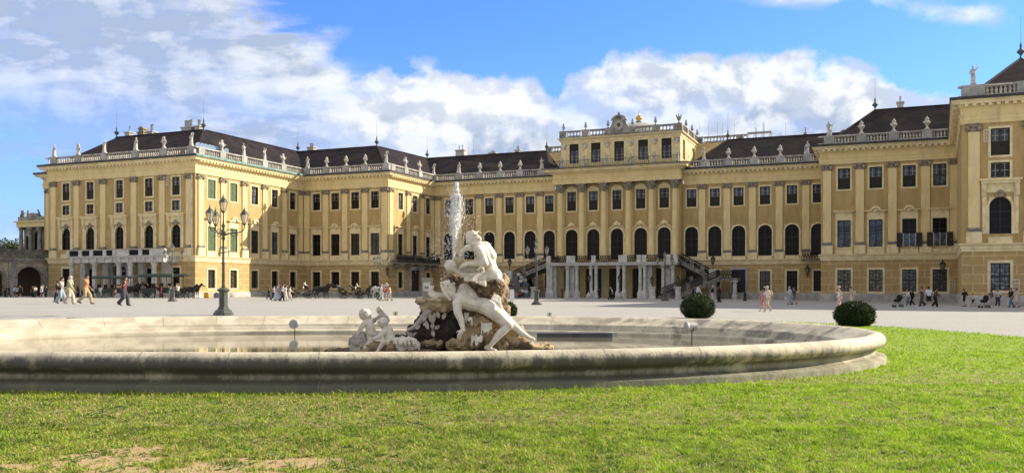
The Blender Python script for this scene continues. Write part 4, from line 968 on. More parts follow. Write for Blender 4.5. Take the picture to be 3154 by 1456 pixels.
# lawn sheet around the basin
LX, LY, LA, LB = -3.9, 20.0, 19.0, 18.5
def lawn_r(th, k=1.0):
    c, s = math.cos(th), math.sin(th); p = 3.0
    return k*(abs(c/LA)**p+abs(s/LB)**p)**(-1/p)
SOILM = M('lawn_soil', (0.30, 0.235, 0.12), (0.17, 0.145, 0.065), 2.5, 0.95, 0.6, 40)
def soil_nodes():
    n, b = nodes_of(SOILM); t = n.node('ShaderNodeTexCoord'); s = n.node('ShaderNodeSeparateXYZ'); n.link(t.outputs['Object'], s.inputs[0])
    src = b.inputs['Base Color'].links[0].from_socket
    a = n.math('DIVIDE', n.math('SUBTRACT', s.outputs[0], -3.1), 1.8); c = n.math('DIVIDE', n.math('SUBTRACT', s.outputs[1], 7.0), 1.4)
    d = n.math('POWER', 2.718, n.math('MULTIPLY', n.math('ADD', n.math('MULTIPLY', a, a), n.math('MULTIPLY', c, c)), -1.0))
    earth = n.mixc(n.ramp(d, 0.1, 0.5), src, (0.44, 0.32, 0.17))
    n.link(n.mixc(n.ramp(s.outputs[1], 11.0, 18.0), earth, (0.24, 0.31, 0.04)), b.inputs['Base Color'])
soil_nodes()
# ---------------------------------------------------------------- fountain basin
BX, BY, BA, BB = -3.9, 20.1, 11.54, 7.78
def sup(th, p=2.25):
    c, s = math.cos(th), math.sin(th); r_ = (abs(c/BA)**p+abs(s/BB)**p)**(-1/p); return r_*c, r_*s
NB = 200
base_pts = [sup(2*PI*k/NB) for k in range(NB)]
def normals(P):
    out_ = []
    for i in range(len(P)):
        a, b_ = P[i-1], P[(i+1) % len(P)]; tx_, ty_ = b_[0]-a[0], b_[1]-a[1]; l = math.hypot(tx_, ty_); out_.append((ty_/l, -tx_/l))
    return out_
NRM = normals(base_pts)
mb = MB(); N = NB; rings_ = [0.0, 0.03, 0.1, 0.2, 0.35, 0.5, 0.65, 0.8, 0.93, 1.0]; vs = []
wob = [1+0.010*math.sin(7*2*PI*k/N)+0.006*math.sin(23*2*PI*k/N+1) for k in range(N)]
for q in rings_:
    for k in range(N):
        x, y = base_pts[k]; nx, ny = NRM[k]; ix, iy = BX+x, BY+y; th = math.atan2(iy-LY, ix-LX); rr = lawn_r(th)*wob[k]
        X, Y = ix*(1-q)+(LX+rr*math.cos(th))*q, iy*(1-q)+(LY+rr*math.sin(th))*q
        Y += 0.25*(X-LX)*max(0, min(1, (Y-LY)/LB))
        vs.append((X, Y, gz(X, Y)+(0.035 if q < 1 else -0.01)))
fs = []
for i in range(len(rings_)-1):
    for k in range(N): k2 = (k+1) % N; fs.append((i*N+k, i*N+k2, (i+1)*N+k2, (i+1)*N+k))
mb.add(vs, fs); lw = mb.build('lawn_ground', SOILM, smooth=True); lw['kind'] = 'structure'
BSTONE = M('basin_limestone', (0.66, 0.61, 0.48), (0.48, 0.44, 0.34), 1.6, 0.9, 0.7, 26)
def basin_nodes():
    n, b = nodes_of(BSTONE); t = n.node('ShaderNodeTexCoord'); s = n.node('ShaderNodeSeparateXYZ'); ob = t.outputs['Object']; n.link(ob, s.inputs[0])
    src = b.inputs['Base Color'].links[0].from_socket
    # black weather crust on the outside: heavier at the near left, streaky, broken by pale joints
    st_ = n.noise(n.vec(ob, (1, 1, 0.14)), 5.0, 8, 0.72, 0.3); fine = n.noise(ob, 16, 6, 0.75)
    g = n.node('ShaderNodeNewGeometry'); gn = n.node('ShaderNodeSeparateXYZ'); n.link(g.outputs['Normal'], gn.inputs[0])
    def pw_(sock, c0, r0): return n.math('POWER', n.math('ABSOLUTE', n.math('DIVIDE', n.math('SUBTRACT', sock, c0), r0)), 2.25)
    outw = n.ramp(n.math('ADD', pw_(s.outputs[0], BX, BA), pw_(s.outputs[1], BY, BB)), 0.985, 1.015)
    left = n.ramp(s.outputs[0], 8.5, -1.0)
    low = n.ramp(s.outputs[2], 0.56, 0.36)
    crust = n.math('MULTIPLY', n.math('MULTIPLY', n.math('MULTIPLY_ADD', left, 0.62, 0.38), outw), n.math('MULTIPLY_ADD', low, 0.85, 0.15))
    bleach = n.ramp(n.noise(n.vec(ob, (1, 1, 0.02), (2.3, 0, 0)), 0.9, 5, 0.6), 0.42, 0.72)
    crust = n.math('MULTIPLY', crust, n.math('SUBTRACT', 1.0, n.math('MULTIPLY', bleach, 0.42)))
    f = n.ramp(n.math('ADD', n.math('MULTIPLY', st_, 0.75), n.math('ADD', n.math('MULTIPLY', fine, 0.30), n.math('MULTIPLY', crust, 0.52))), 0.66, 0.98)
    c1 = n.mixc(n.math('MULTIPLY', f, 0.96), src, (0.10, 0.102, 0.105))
    # moss on the plinth
    moss = n.math('MULTIPLY', n.ramp(s.outputs[2], 0.15, 0.09), n.math('MULTIPLY', outw, n.ramp(n.noise(ob, 1.3, 6, 0.65), 0.28, 0.52)))
    c2 = n.mixc(n.math('MULTIPLY', moss, 0.75), c1, (0.17, 0.18, 0.11))
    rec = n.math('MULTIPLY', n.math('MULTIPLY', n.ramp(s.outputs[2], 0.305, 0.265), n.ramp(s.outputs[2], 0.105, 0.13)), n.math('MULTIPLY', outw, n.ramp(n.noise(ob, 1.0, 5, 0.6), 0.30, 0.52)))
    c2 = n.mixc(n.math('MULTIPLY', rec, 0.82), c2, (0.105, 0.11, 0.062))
    # grey lichen on the inner slope
    inn = n.math('SUBTRACT', 1.0, outw); gr = n.ramp(n.noise(n.vec(ob, (1, 1, 0.5), (4, 2, 0)), 1.1, 8, 0.7, 0.5), 0.50, 0.62)
    right = n.ramp(s.outputs[0], -1.0, 5.0)
    c3 = n.mixc(n.math('MULTIPLY', n.math('MULTIPLY', inn, gr), n.math('MULTIPLY_ADD', right, 0.72, 0.10)), c2, (0.21, 0.20, 0.165))
    n.link(c3, b.inputs['Base Color'])
basin_nodes()
bprof = [(-0.98, -0.35), (-0.98, 0.10), (-0.94, 0.14), (-0.74, 0.145), (-0.70, 0.19), (-0.69, 0.215), (-0.62, 0.225), (-0.60, 0.29), (-0.58, 0.315), (-0.48, 0.335), (-0.30, 0.42), (-0.12, 0.505), (-0.02, 0.535),
         (0.05, 0.54), (0.12, 0.52), (0.175, 0.47), (0.20, 0.41), (0.185, 0.35), (0.14, 0.305), (0.09, 0.285), (0.07, 0.27), (0.03, 0.25), (0.0, 0.20), (0.01, 0.16), (0.05, 0.12), (0.13, 0.105), (0.15, 0.10), (0.20, 0.085), (0.21, 0.07), (0.22, -0.4)]
mb = MB(); vs = []; rb = random.Random(8); joint = [rb.uniform(-0.008, 0.008) for _ in range(NB)]
for d, z in bprof:
    for k in range(NB):
        x, y = base_pts[k]; nx, ny = NRM[k]; jj = joint[k//5*5 % NB]*(1 if d > 0 else 0.6)
        vs.append((BX+x+nx*(d+jj), BY+y+ny*(d+jj), z+jj*0.6))
fs = []
for i in range(len(bprof)-1):
    for k in range(NB): k2 = (k+1) % NB; fs.append((i*NB+k, i*NB+k2, (i+1)*NB+k2, (i+1)*NB+k))
mb.add(vs, fs)
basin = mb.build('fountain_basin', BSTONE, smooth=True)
tag(basin, 'wide low oval fountain basin of weathered limestone with a rounded rim', 'fountain basin')
# stone joints as narrow dark grooves across the rim
# fine joints
mj = MB(); sub = [p for p in bprof if -0.12 <= p[0] and p[1] > 0.05]
for k in range(0, NB, 5):
    x, y = base_pts[k]; nx, ny = NRM[k]; tx_, ty_ = -ny, nx; w_ = 0.004; vs = []
    for d, z in [(-0.60, 0.315), (-0.48, 0.34), (-0.12, 0.510), (-0.02, 0.54), (0.05, 0.545), (0.12, 0.524), (0.178, 0.473), (0.205, 0.41), (0.19, 0.35), (0.14, 0.302), (0.09, 0.28), (0.03, 0.247), (0.005, 0.20), (0.015, 0.16), (0.055, 0.118), (0.2, 0.092), (0.216, 0.07), (0.226, -0.1)]:
        for sg in (-1, 1): vs.append((BX+x+nx*(d+0.008)+tx_*w_*sg, BY+y+ny*(d+0.008)+ty_*w_*sg, z+0.004))
    mj.add(vs, [(2*i, 2*i+1, 2*i+3, 2*i+2) for i in range(17)])
mj.build('stone_joints', M('joint_mortar', (0.30, 0.27, 0.21), (0.18, 0.165, 0.13), 5, 0.95), basin)['kind'] = 'stuff'  # darker mortar tone in thin strips along the joints
# water
WAT = bpy.data.materials.new('basin_water'); WAT.use_nodes = True; n = NT(WAT.node_tree); n.n.clear()
o = n.node('ShaderNodeOutputMaterial'); b = n.node('ShaderNodeBsdfPrincipled'); n.link(b.outputs[0], o.inputs[0])
b.inputs['Base Color'].default_value = (0.16, 0.15, 0.10, 1); b.inputs['Roughness'].default_value = 0.03; b.inputs['IOR'].default_value = 1.33; b.inputs['Specular IOR Level'].default_value = 0.5
t = n.node('ShaderNodeTexCoord'); bp = n.node('ShaderNodeBump'); bp.inputs['Strength'].default_value = 0.10; bp.inputs['Distance'].default_value = 0.01
n.link(n.noise(n.vec(t.outputs['Object'], (1.0, 1, 1)), 7, 4, 0.5, 0.3), bp.inputs['Height']); n.link(bp.outputs[0], b.inputs['Normal'])
mb = MB(); mb.add([(BX+x-nx*0.9, BY+y-ny*0.9, 0.05) for (x, y), (nx, ny) in zip(base_pts, NRM)], [tuple(range(NB))])
o = mb.build('water', WAT); o['kind'] = 'structure'

# ---------------------------------------------------------------- sculpture
MARBLE = M('white_marble', (0.80, 0.77, 0.69), (0.60, 0.56, 0.47), 3.4, 0.6, 0.6, 24, detail=8)
MARBLEG = M('greyed_marble', (0.50, 0.47, 0.41), (0.33, 0.31, 0.27), 3.0, 0.7, 0.4, 22)
ROCKM = M('brown_grotto_rock', (0.36, 0.27, 0.165), (0.105, 0.08, 0.055), 3.0, 0.92, 1.0, 18, lo=0.42, hi=0.60)
ROCKD = M('cave_shade_rock', (0.055, 0.042, 0.030), (0.02, 0.016, 0.012), 3.0, 0.8, 1.0, 14)  # near-black colour carries the shade of the cave
ROCKP = M('pale_carved_rock', (0.62, 0.54, 0.40), (0.34, 0.26, 0.16), 4.0, 0.9, 1.0, 18)
SY = 18.5; SK = SY/F
def sp(x, y, d=0.0):   # photo measure at the sculpture's own depth, d metres further back
    return ((x-CX)*SK-FX, d+OFF, EYE+(HY-y)*SK)
FX = (1440-CX)*SK; OFF = 0.0
def px1(x, y, d=0): return sp(1280+x/4.5725, 840+y/4.5725, d)
def px2(x, y, d=0): return sp(1280+x/3.963, 680+y/3.963, d)
def px3(x, y, d=0): return sp(1060+x/6.992, 930+y/6.992, d)
sculp = empty('fountain_sculpture', (FX, SY, 0.0), 0, 'white marble seated and reclining figures on a rugged brown rock', 'sculpture')
def hand(mb, c, d, up, L=0.19, curl=0.5, s=1.0, thumb=1):
    """palm with five bent fingers; d pointing direction, up = back of the hand"""
    d = Vector(d).normalized(); up = Vector(up).normalized(); sidev = d.cross(up).normalized(); up = sidev.cross(d).normalized(); c = Vector(c)
    mb.cap2(c, 0.036*s, c+d*0.07*s, 0.042*s); 
    for k, (o_, l_) in enumerate(((-0.036, 0.075), (-0.012, 0.088), (0.012, 0.083), (0.035, 0.065))):
        b0 = c+d*0.085*s+sidev*o_*s; b1 = b0+(d-up*curl*0.4).normalized()*l_*0.5*s; b2 = b1+(d-up*curl*1.3).normalized()*l_*0.55*s
        mb.cap2(b0, 0.0125*s, b1, 0.0115*s, 7, 2); mb.cap2(b1, 0.0115*s, b2, 0.0095*s, 7, 2)
    t0 = c+d*0.015*s+sidev*0.035*s*thumb; t1 = t0+(d*0.6+sidev*0.8*thumb).normalized()*0.045*s; t2 = t1+(d*0.9+sidev*0.3*thumb-up*curl*0.4).normalized()*0.04*s
    mb.cap2(t0, 0.016*s, t1, 0.013*s, 7, 2); mb.cap2(t1, 0.013*s, t2, 0.010*s, 7, 2)
def head(mb, c, facing, up, s=1.0, ears=True):
    """skull, jaw, brow, nose, lips, ears around centre c"""
    f = Vector(facing).normalized(); u = Vector(up).normalized(); l = u.cross(f).normalized(); u = f.cross(l).normalized(); c = Vector(c)
    rot = Matrix((f, l, u)).transposed().to_euler()
    mb.ell(c, (0.105*s, 0.082*s, 0.115*s), rot, 14, 10); mb.ell(c+f*0.035*s-u*0.055*s, (0.070*s, 0.060*s, 0.075*s), rot, 12, 8)
    mb.cap2(c+f*0.092*s+u*0.012*s, 0.012*s, c+f*0.122*s-u*0.028*s, 0.017*s, 8, 3)
    mb.ell(c+f*0.10*s-u*0.062*s, (0.014*s, 0.026*s, 0.012*s), rot, 8, 5); mb.ell(c+f*0.085*s-u*0.098*s, (0.024*s, 0.026*s, 0.020*s), rot, 8, 5)
    for sg in (-1, 1):
        mb.cap2(c+f*0.092*s+l*sg*0.012*s+u*0.030*s, 0.013*s, c+f*0.078*s+l*sg*0.050*s+u*0.030*s, 0.012*s, 7, 2)
        mb.ell(c+f*0.083*s+l*sg*0.030*s+u*0.006*s, (0.012*s, 0.015*s, 0.009*s), rot, 8, 5)
        mb.ell(c+f*0.066*s+l*sg*0.045*s-u*0.035*s, (0.028*s, 0.022*s, 0.026*s), rot, 8, 5)
        if ears: mb.ell(c+l*sg*0.083*s-f*0.005*s, (0.024*s, 0.010*s, 0.034*s), rot, 8, 5)
# rock masses
mb = MB()
for x, y, d, rx, rz_ in ((640, 830, .15, .34, .30), (900, 800, .25, .42, .34), (960, 900, .15, .30, .34), (700, 950, .30, .5, .4), (500, 800, .3, .33, .25), (820, 1100, .35, .55, .42), (640, 1250, .3, .75, .4), (950, 720, .3, .33, .18)):
    mb.ell(px2(x, y, d+.2), (rx, 0.40, rz_))
mb.ell(px2(1010, 900, .2), (0.20, .3, .42)); mb.ell(px2(480, 690, .25), (0.2, .25, .13))
top = link('rock_block', mb.blob(0.035, 2, [(0.28, 0.22, 'CLOUDS'), (0.10, 0.13, 'VORONOI'), (0.045, 0.07, 'CLOUDS')]), ROCKM, sculp)
mb = MB()
for x, y, d, rx, rz_ in ((880, 830, -.05, .24, .19), (960, 780, -.05, .2, .17), (840, 760, -.02, .16, .10), (900, 890, -.05, .18, .12)): mb.ell(px2(x, y, d), (rx, 0.3, rz_))
link('shaggy_pelt', mb.blob(0.022, 1, [(0.07, 0.16, 'CLOUDS'), (0.035, 0.07, 'VORONOI')]), M('carved_pelt', (0.24, 0.17, 0.10), (0.07, 0.05, 0.035), 7, 0.95, 1.0, 25), sculp)
mb = MB()
for x, y, d, rx, rz_ in ((250, 1000, .1, .35, .1), (620, 1000, -.25, .25, .12), (760, 980, -.3, .3, .16), (950, 700, -.15, .3, .2), (880, 850, -.1, .34, .3), (1320, 900, -.0, .34, .2), (1400, 1000, -.1, .4, .12), (1200, 1030, -.1, .55, .12), (700, 900, -.2, .14, .2), (1050, 700, 0, .24, .2), (1640, 1050, 0.0, .45, .05), (1400, 830, .1, .2, .12)):
    mb.ell(px1(x, y, d+.10), (rx, 0.27, rz_))
link('lower_rocks', mb.blob(0.03, 1, [(0.22, 0.20, 'CLOUDS'), (0.09, 0.10, 'VORONOI'), (0.04, 0.04, 'CLOUDS')]), M('ochre_rock', (0.46, 0.36, 0.22), (0.15, 0.115, 0.075), 2.6, 0.95, 1.0, 16, lo=0.45, hi=0.62), sculp)
mb = MB()
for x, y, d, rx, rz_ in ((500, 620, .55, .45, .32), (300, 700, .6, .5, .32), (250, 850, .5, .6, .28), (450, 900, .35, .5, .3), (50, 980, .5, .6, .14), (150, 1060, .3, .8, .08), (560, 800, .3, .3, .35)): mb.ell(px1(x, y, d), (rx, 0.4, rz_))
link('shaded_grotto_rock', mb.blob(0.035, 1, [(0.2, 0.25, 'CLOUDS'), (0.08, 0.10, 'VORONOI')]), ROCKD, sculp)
mb = MB(); rs = random.Random(5)
mb.cap2(px1(60, 400, .15), 0.09, px1(480, 450, .05), 0.13); mb.cap2(px1(90, 470, .2), 0.08, px1(420, 500, .1), 0.11); mb.ell(px1(80, 390, .05), (.13, .15, .09)); mb.ell(px1(330, 380, 0), (.26, .18, .06))
mb.cap2(px1(120, 480, .2), 0.08, px1(110, 540, .2), 0.03)
link('shell_ledge', mb.blob(0.022, 1, [(0.10, 0.09, 'CLOUDS')]), ROCKP, sculp)
mb = MB()
pts_ = [px1(220, 215, 0), px1(215, 290, 0), px1(260, 320, 0), px1(320, 335, 0), px1(380, 340, .02), px1(440, 350, .06)]
for i in range(len(pts_)-1): mb.cap2(pts_[i], 0.05+0.012*i, pts_[i+1], 0.062+0.012*i)
a = Vector(pts_[1]); e_ = Vector(pts_[-1])
for k in range(9): c = a.lerp(e_, k/8.0); mb.cap2(c+Vector((0.015, -0.04, 0.055)), 0.017, c+Vector((-0.01, -0.06, -0.06)), 0.017, 7, 2)
for dx_ in (-28, 0, 30): mb.cap2(px1(225, 240, 0), 0.03, px1(225+dx_, 180, -.02), 0.012)
link('ribbed_sea_creature', mb.blob(0.012, 2), MARBLE, sculp)
# reclining figure
OFF = -0.20
mb = MB()
hd = px1(492, 222, -.10); head(mb, hd, (-0.55, -0.35, -0.72), (-0.45, -0.1, 0.55), 1.22)
nk = px1(545, 330, -.02); sh1_ = px1(600, 420, -.16); sh2_ = px1(690, 225, .14); ch = px1(650, 370, 0)
mb.cap2(hd, 0.075, nk, 0.075); mb.cap2(nk, 0.08, ch, 0.13)
mb.cap2(sh1_, 0.105, ch, 0.15); mb.cap2(ch, 0.15, sh2_, 0.12); mb.cap2(sh2_, 0.12, px1(800, 330, .1), 0.13)
mb.cap2(ch, 0.175, px1(770, 430, 0), 0.155); mb.cap2(px1(770, 430, 0), 0.15, px1(860, 450, 0), 0.140); mb.cap2(px1(860, 450, 0), 0.14, px1(985, 465, 0), 0.185)
mb.ell(px1(1010, 480, -.09), (.17, .14, .16)); mb.ell(px1(1000, 410, .10), (.17, .14, .15))
mb.cap2(px1(660, 320, .05), 0.10, px1(860, 380, .08), 0.10)                                  # ribs and far flank
mb.cap2(px1(690, 370, -.12), 0.035, px1(770, 440, -.13), 0.03)                                # shoulder blade
kn = px1(1320, 730, -.16); mb.cap2(px1(1040, 500, -.08), 0.165, px1(1180, 610, -.13), 0.135); mb.cap2(px1(1180, 610, -.13), 0.135, kn, 0.088); mb.ell(kn, (.09, .09, .085))
mb.cap2(kn, 0.085, px1(1190, 840, -.2), 0.088); mb.cap2(px1(1190, 840, -.2), 0.088, px1(1062, 1000, -.22), 0.045)
mb.cap2(px1(1050, 1010, -.2), 0.048, px1(1000, 1035, -.2), 0.045); mb.cap2(px1(1020, 1045, -.2), 0.045, px1(1130, 1070, -.28), 0.036)
for k in range(5): mb.cap2(px1(1125, 1072, -.32+k*0.028), 0.018, px1(1175-4*k, 1082, -.33+k*0.03), 0.014, 6, 2)
k2 = px1(1375, 740, .10); mb.cap2(px1(1060, 450, .1), 0.15, k2, 0.09); mb.cap2(k2, 0.088, px1(1480, 830, .08), 0.078); mb.cap2(px1(1480, 830, .08), 0.078, px1(1600, 905, .05), 0.042)
mb.cap2(px1(1600, 910, .05), 0.042, px1(1655, 930, .03), 0.045); mb.cap2(px1(1650, 925, .03), 0.04, px1(1615, 985, -.02), 0.026)
el = px1(655, 650, -.22); mb.cap2(sh1_, 0.098, px1(610, 545, -.2), 0.088); mb.cap2(px1(610, 545, -.2), 0.088, el, 0.072); wr = px1(690, 790, -.26); mb.cap2(el, 0.072, wr, 0.044)
hand(mb, px1(672, 800, -.27), (-0.5, -0.1, -0.85), (-0.4, -0.9, 0.1), s=1.15, curl=0.8, thumb=1)
link('reclining_figure', mb.blob(0.0105, 2, fac=0.5), MARBLE, sculp)
mb = MB()
for k in range(26):
    a = rs.uniform(-1, 1); b_ = rs.uniform(-1, 1)
    c = Vector(px1(470+90*a, 180+75*b_-25*abs(a), -.10))
    c.y -= 0.13*math.sqrt(max(0, 1-a*a*0.8-b_*b_*0.8))+0.0; mb.ell(c, (0.034+0.02*rs.random(), 0.03, 0.026), (rs.random(), rs.random(), rs.random()*3), 8, 6)
for k in range(5): mb.cap2(px1(400+12*k, 230+20*k, -.16), 0.032, px1(440+16*k, 300+18*k, -.18), 0.026)
link('carved_hair', mb.blob(0.013, 1), MARBLE, sculp)
OFF = 0.0
# the arm of a third figure hanging to the left with its foot
mb = MB(); mb.cap2(px1(400, 480, .28), 0.12, px1(200, 515, .22), 0.098); mb.cap2(px1(200, 515, .22), 0.098, px1(90, 640, .18), 0.075)
q3 = lambda x, y, d=0: sp(1100+x/2.83, 680+y/2.83, d)
mb.cap2(q3(620, 790, .18), 0.082, q3(560, 860, .16), 0.07); mb.cap2(q3(560, 860, .16), 0.07, q3(490, 925, .12), 0.042); mb.cap2(q3(490, 930, .12), 0.045, q3(440, 950, .08), 0.033)
for k in range(5): mb.cap2(q3(445, 952, .03+k*0.025), 0.015, q3(421-k, 964, .03+k*0.025), 0.012, 6, 2)
link('outstretched_leg', mb.blob(0.0105, 2, fac=0.5), MARBLEG, sculp)
# seated figure seen from behind
OFF = -0.10
mb = MB(); hd = px2(690, 205, .05); head(mb, hd, (-0.82, 0.10, -0.50), (-0.5, 0, 0.85), 1.28)
nk = px2(745, 275, .05); s1 = px2(775, 365, -.12); s2 = px2(800, 330, .28); up_ = px2(840, 360, .08)
mb.cap2(hd, 0.085, nk, 0.08); mb.cap2(nk, 0.09, up_, 0.15); mb.cap2(s1, 0.11, up_, 0.15); mb.cap2(up_, 0.15, s2, 0.12); mb.cap2(px2(850, 330, .1), 0.14, px2(890, 430, .1), 0.18)
mb.cap2(px2(830, 420, .02), 0.16, px2(880, 540, .05), 0.165); mb.cap2(px2(880, 420, .1), 0.165, px2(905, 560, .1), 0.15); mb.cap2(px2(905, 560, .08), 0.155, px2(940, 680, .08), 0.19)
mb.ell(px2(945, 665, -.05), (.19, .17, .17)); mb.ell(px2(960, 670, .2), (.17, .15, .17))
el = px2(855, 525, -.28); mb.cap2(s1, 0.105, px2(820, 440, -.2), 0.088); mb.cap2(px2(820, 440, -.2), 0.088, el, 0.074); wr = px2(655, 530, -.30); mb.cap2(el, 0.074, wr, 0.044)
hand(mb, px2(640, 532, -.30), (-0.9, -0.1, -0.35), (-0.2, -0.3, 0.9), s=1.2, curl=0.7, thumb=-1)
el2 = px2(620, 325, .22); mb.cap2(px2(740, 325, .22), 0.092, el2, 0.064); mb.cap2(el2, 0.064, px2(575, 365, .2), 0.046); hand(mb, px2(566, 376, .2), (-0.35, 0, -0.9), (-0.9, 0, 0.2), s=1.15, curl=0.5)
mb.cap2(px2(900, 690, -.05), 0.16, px2(720, 660, -.12), 0.105); mb.cap2(px2(720, 655, -.12), 0.10, px2(590, 650, -.1), 0.075); mb.cap2(px2(590, 650, -.1), 0.075, px2(500, 620, -.08), 0.045)
mb.cap2(px2(500, 620, -.08), 0.042, px2(490, 560, -.1), 0.034)
link('seated_figure', mb.blob(0.0105, 2, fac=0.5), MARBLE, sculp)
mb = MB()
for k in range(24):
    a = rs.uniform(-1, 1); b_ = rs.uniform(-1, 1); c = Vector(px2(715+62*a, 180+52*b_+8*a, .05)); c.y -= 0.11*math.sqrt(max(0, 1-a*a*.8-b_*b_*.8)); mb.ell(c, (0.04, 0.026, 0.022), (0, rs.uniform(-.5, .5), rs.random()), 8, 6)
mb.cap2(px2(742, 150, 0), 0.03, px2(750, 135, 0), 0.012); mb.ell(px2(775, 225, .03), (.06, .06, .07))
link('carved_hair', mb.blob(0.013, 1), MARBLE, sculp)
mb = MB()
for k in range(12): x = 600+16*k; mb.cap2(px2(x, 560+6*math.sin(k), -.2), 0.045, px2(x-8+rs.uniform(-8, 8), 612+rs.uniform(-6, 12), -.22-0.03*rs.random()), 0.02, 8, 3)
mb.cap2(px2(590, 575, -.12), 0.08, px2(790, 590, -.12), 0.10)
link('carved_rim_leaves', mb.blob(0.014, 1), MARBLEG, sculp)
mb = MB()
for k in range(9): mb.cap2(px2(740+14*k, 650+2*k, -.18), 0.035, px2(700+20*k+rs.uniform(-8, 8), 730+8*k, -.30), 0.026, 8, 3)
for k in range(6): mb.cap2(px2(610+18*k, 690, -.16), 0.03, px2(612+18*k+rs.uniform(-5, 5), 735, -.2), 0.012, 8, 3)
mb.cap2(px2(830, 650, -.15), 0.05, px2(1050, 730, -.12), 0.05)
for k in range(7): mb.cap2(px2(960+12*k, 905+6*k, -.2), 0.03, px2(930+18*k, 960+8*k, -.28), 0.02, 8, 3)
link('marble_drapery', mb.blob(0.014, 1), MARBLE, sculp)
mb = MB(); mb.ell(px2(432, 548, -.08), (0.118, 0.12, 0.125)); mb.cap2(px2(432, 548, -.08), 0.09, px2(478, 600, -.08), 0.06)
for k in range(6): a = PI*k/6; mb.cap2(px2(432, 548, -.08), 0.085, Vector(px2(432, 548, -.08))+Vector((0.055*math.cos(a*2), -0.04, 0.055*math.sin(a*2))), 0.075)
mb.cap2(px2(462, 505, -.08), 0.035, px2(466, 488, -.08), 0.025); link('water_spout_shell', mb.blob(0.014, 1), MARBLE, sculp)
OFF = -0.05
# ice-like carved water curtains, leaves and reeds
mb = MB()
for x0, x1, y0, y1, d in ((940, 1070, 690, 850, -.3), (805, 945, 870, 1000, -.42), (770, 800, 620, 720, -.3), (700, 745, 570, 700, -.05)):
    mb = MB(); n_ = int((x1-x0)/15)+1
    for k in range(n_): x = x0+(x1-x0)*k/max(1, n_-1); mb.cap2(px1(x, y0+rs.uniform(-14, 22), d), 0.020, px1(x+rs.uniform(-14, 14), y1+rs.uniform(-60, 16), d-.05), 0.010, 8, 3)
    link('carved_water_curtain', mb.blob(0.010, 0, [(0.05, 0.010, 'CLOUDS')]), MARBLE, sculp)
mb = MB()
def leaf(mb, a, b_, w_, bend=0.05):
    a = Vector(a); b_ = Vector(b_); d = b_-a; sd = d.cross(Vector((0, 1, 0))).normalized(); out_ = []
    for i in range(7):
        t = i/6; c = a+d*t+Vector((0, -bend*math.sin(PI*t), 0)); ww = w_*math.sin(PI*min(1, t*0.92+0.08))**0.8; out_ += [c-sd*ww, c+Vector((0, 0.012, 0)), c+sd*ww]
    mb.add(out_, [(3*i+j, 3*i+j+1, 3*i+j+4, 3*i+j+3) for i in range(6) for j in range(2)])
for a, b_ in (((200, 570), (225, 700)), ((140, 670), (190, 800)), ((265, 560), (250, 720)), ((235, 800), (265, 900)), ((340, 740), (270, 785)), ((120, 700), (150, 740)), ((245, 690), (240, 800)), ((60, 730), (10, 790)), ((20, 1000), (-60, 900)), ((300, 540), (340, 640)), ((420, 560), (380, 660)), ((150, 590), (110, 680))):
    leaf(mb, px1(*a, .02+rs.random()*.1), px1(*b_, -.08+rs.random()*.1), 0.042)
for k in range(8): leaf(mb, q3(450+rs.uniform(-20, 50), 1020, .1), q3(430+14*k, 965+rs.uniform(-8, 20), .0), 0.025)
lf = mb.build('carved_reed_leaves', MARBLEG, sculp, smooth=True)
mb = MB()
# marble hand-held rock edge: small fish/mask under the thigh
mb.cap2(px1(1080, 330, -.02), 0.06, px1(1170, 420, -.06), 0.05); mb.ell(px1(1140, 350, -.05), (.07, .06, .07)); mb.cap2(px1(1120, 350, -.1), 0.03, px1(1210, 470, -.12), 0.03)
link('carved_shell', mb.blob(0.013, 1, [(0.06, 0.04, 'CLOUDS')]), MARBLE, sculp)

# putti group on its own rock, left of the main sculpture
putti = empty('putti_group', ((1185-CX)*SK, SY-0.2, 0), 0, 'small marble group of chubby putti with a scaly dolphin', 'sculpture')
FXo = FX; FX = (1185-CX)*SK; SK0 = SK; SY2 = SY-0.2; SK = SY2/F
mb = MB(); mb.ell(px3(700, 1040, .1), (.75, .35, .10)); mb.ell(px3(950, 990, -.05), (.22, .2, .16)); mb.ell(px3(650, 930, 0), (.25, .2, .1)); mb.ell(px3(1500, 1060, .1), (.5, .3, .06)); mb.ell(px3(-40, 1050, .1), (.4, .25, .05))
link('low_rock', mb.blob(0.025, 1, [(0.15, 0.12, 'CLOUDS')]), ROCKM, putti)
def putto(parts, name, mat=MARBLE):
    mb = MB(); parts(mb); return link(name, mb.blob(0.009, 2, fac=0.5), mat, putti)
def p1_(mb):
    hd = px3(470, 270, 0); head(mb, hd, (0.75, 0.25, -0.25), (0.1, 0, 1), 1.12); mb.ell(px3(440, 255, 0), (.115, .11, .12))
    mb.cap2(hd, .06, px3(510, 400, 0), .062); mb.cap2(px3(480, 450, -.07), .066, px3(570, 450, .08), .066); mb.cap2(px3(530, 450, 0), .09, px3(590, 620, 0), .10); mb.cap2(px3(590, 620, 0), .10, px3(570, 760, 0), .10)
    mb.ell(px3(580, 830, -.05), (.085, .08, .10)); mb.cap2(px3(600, 660, -.05), .08, px3(680, 700, 0), .06)
    mb.cap2(px3(450, 460, -.08), .055, px3(360, 600, -.1), .046); mb.cap2(px3(360, 600, -.1), .046, px3(315, 690, -.1), .032); hand(mb, px3(315, 695, -.1), (-.3, 0, -.9), (-.9, 0, 0), s=.55)
    mb.cap2(px3(560, 860, -.06), .072, px3(490, 960, -.1), .055); mb.cap2(px3(490, 960, -.1), .052, px3(430, 1060, -.12), .034)
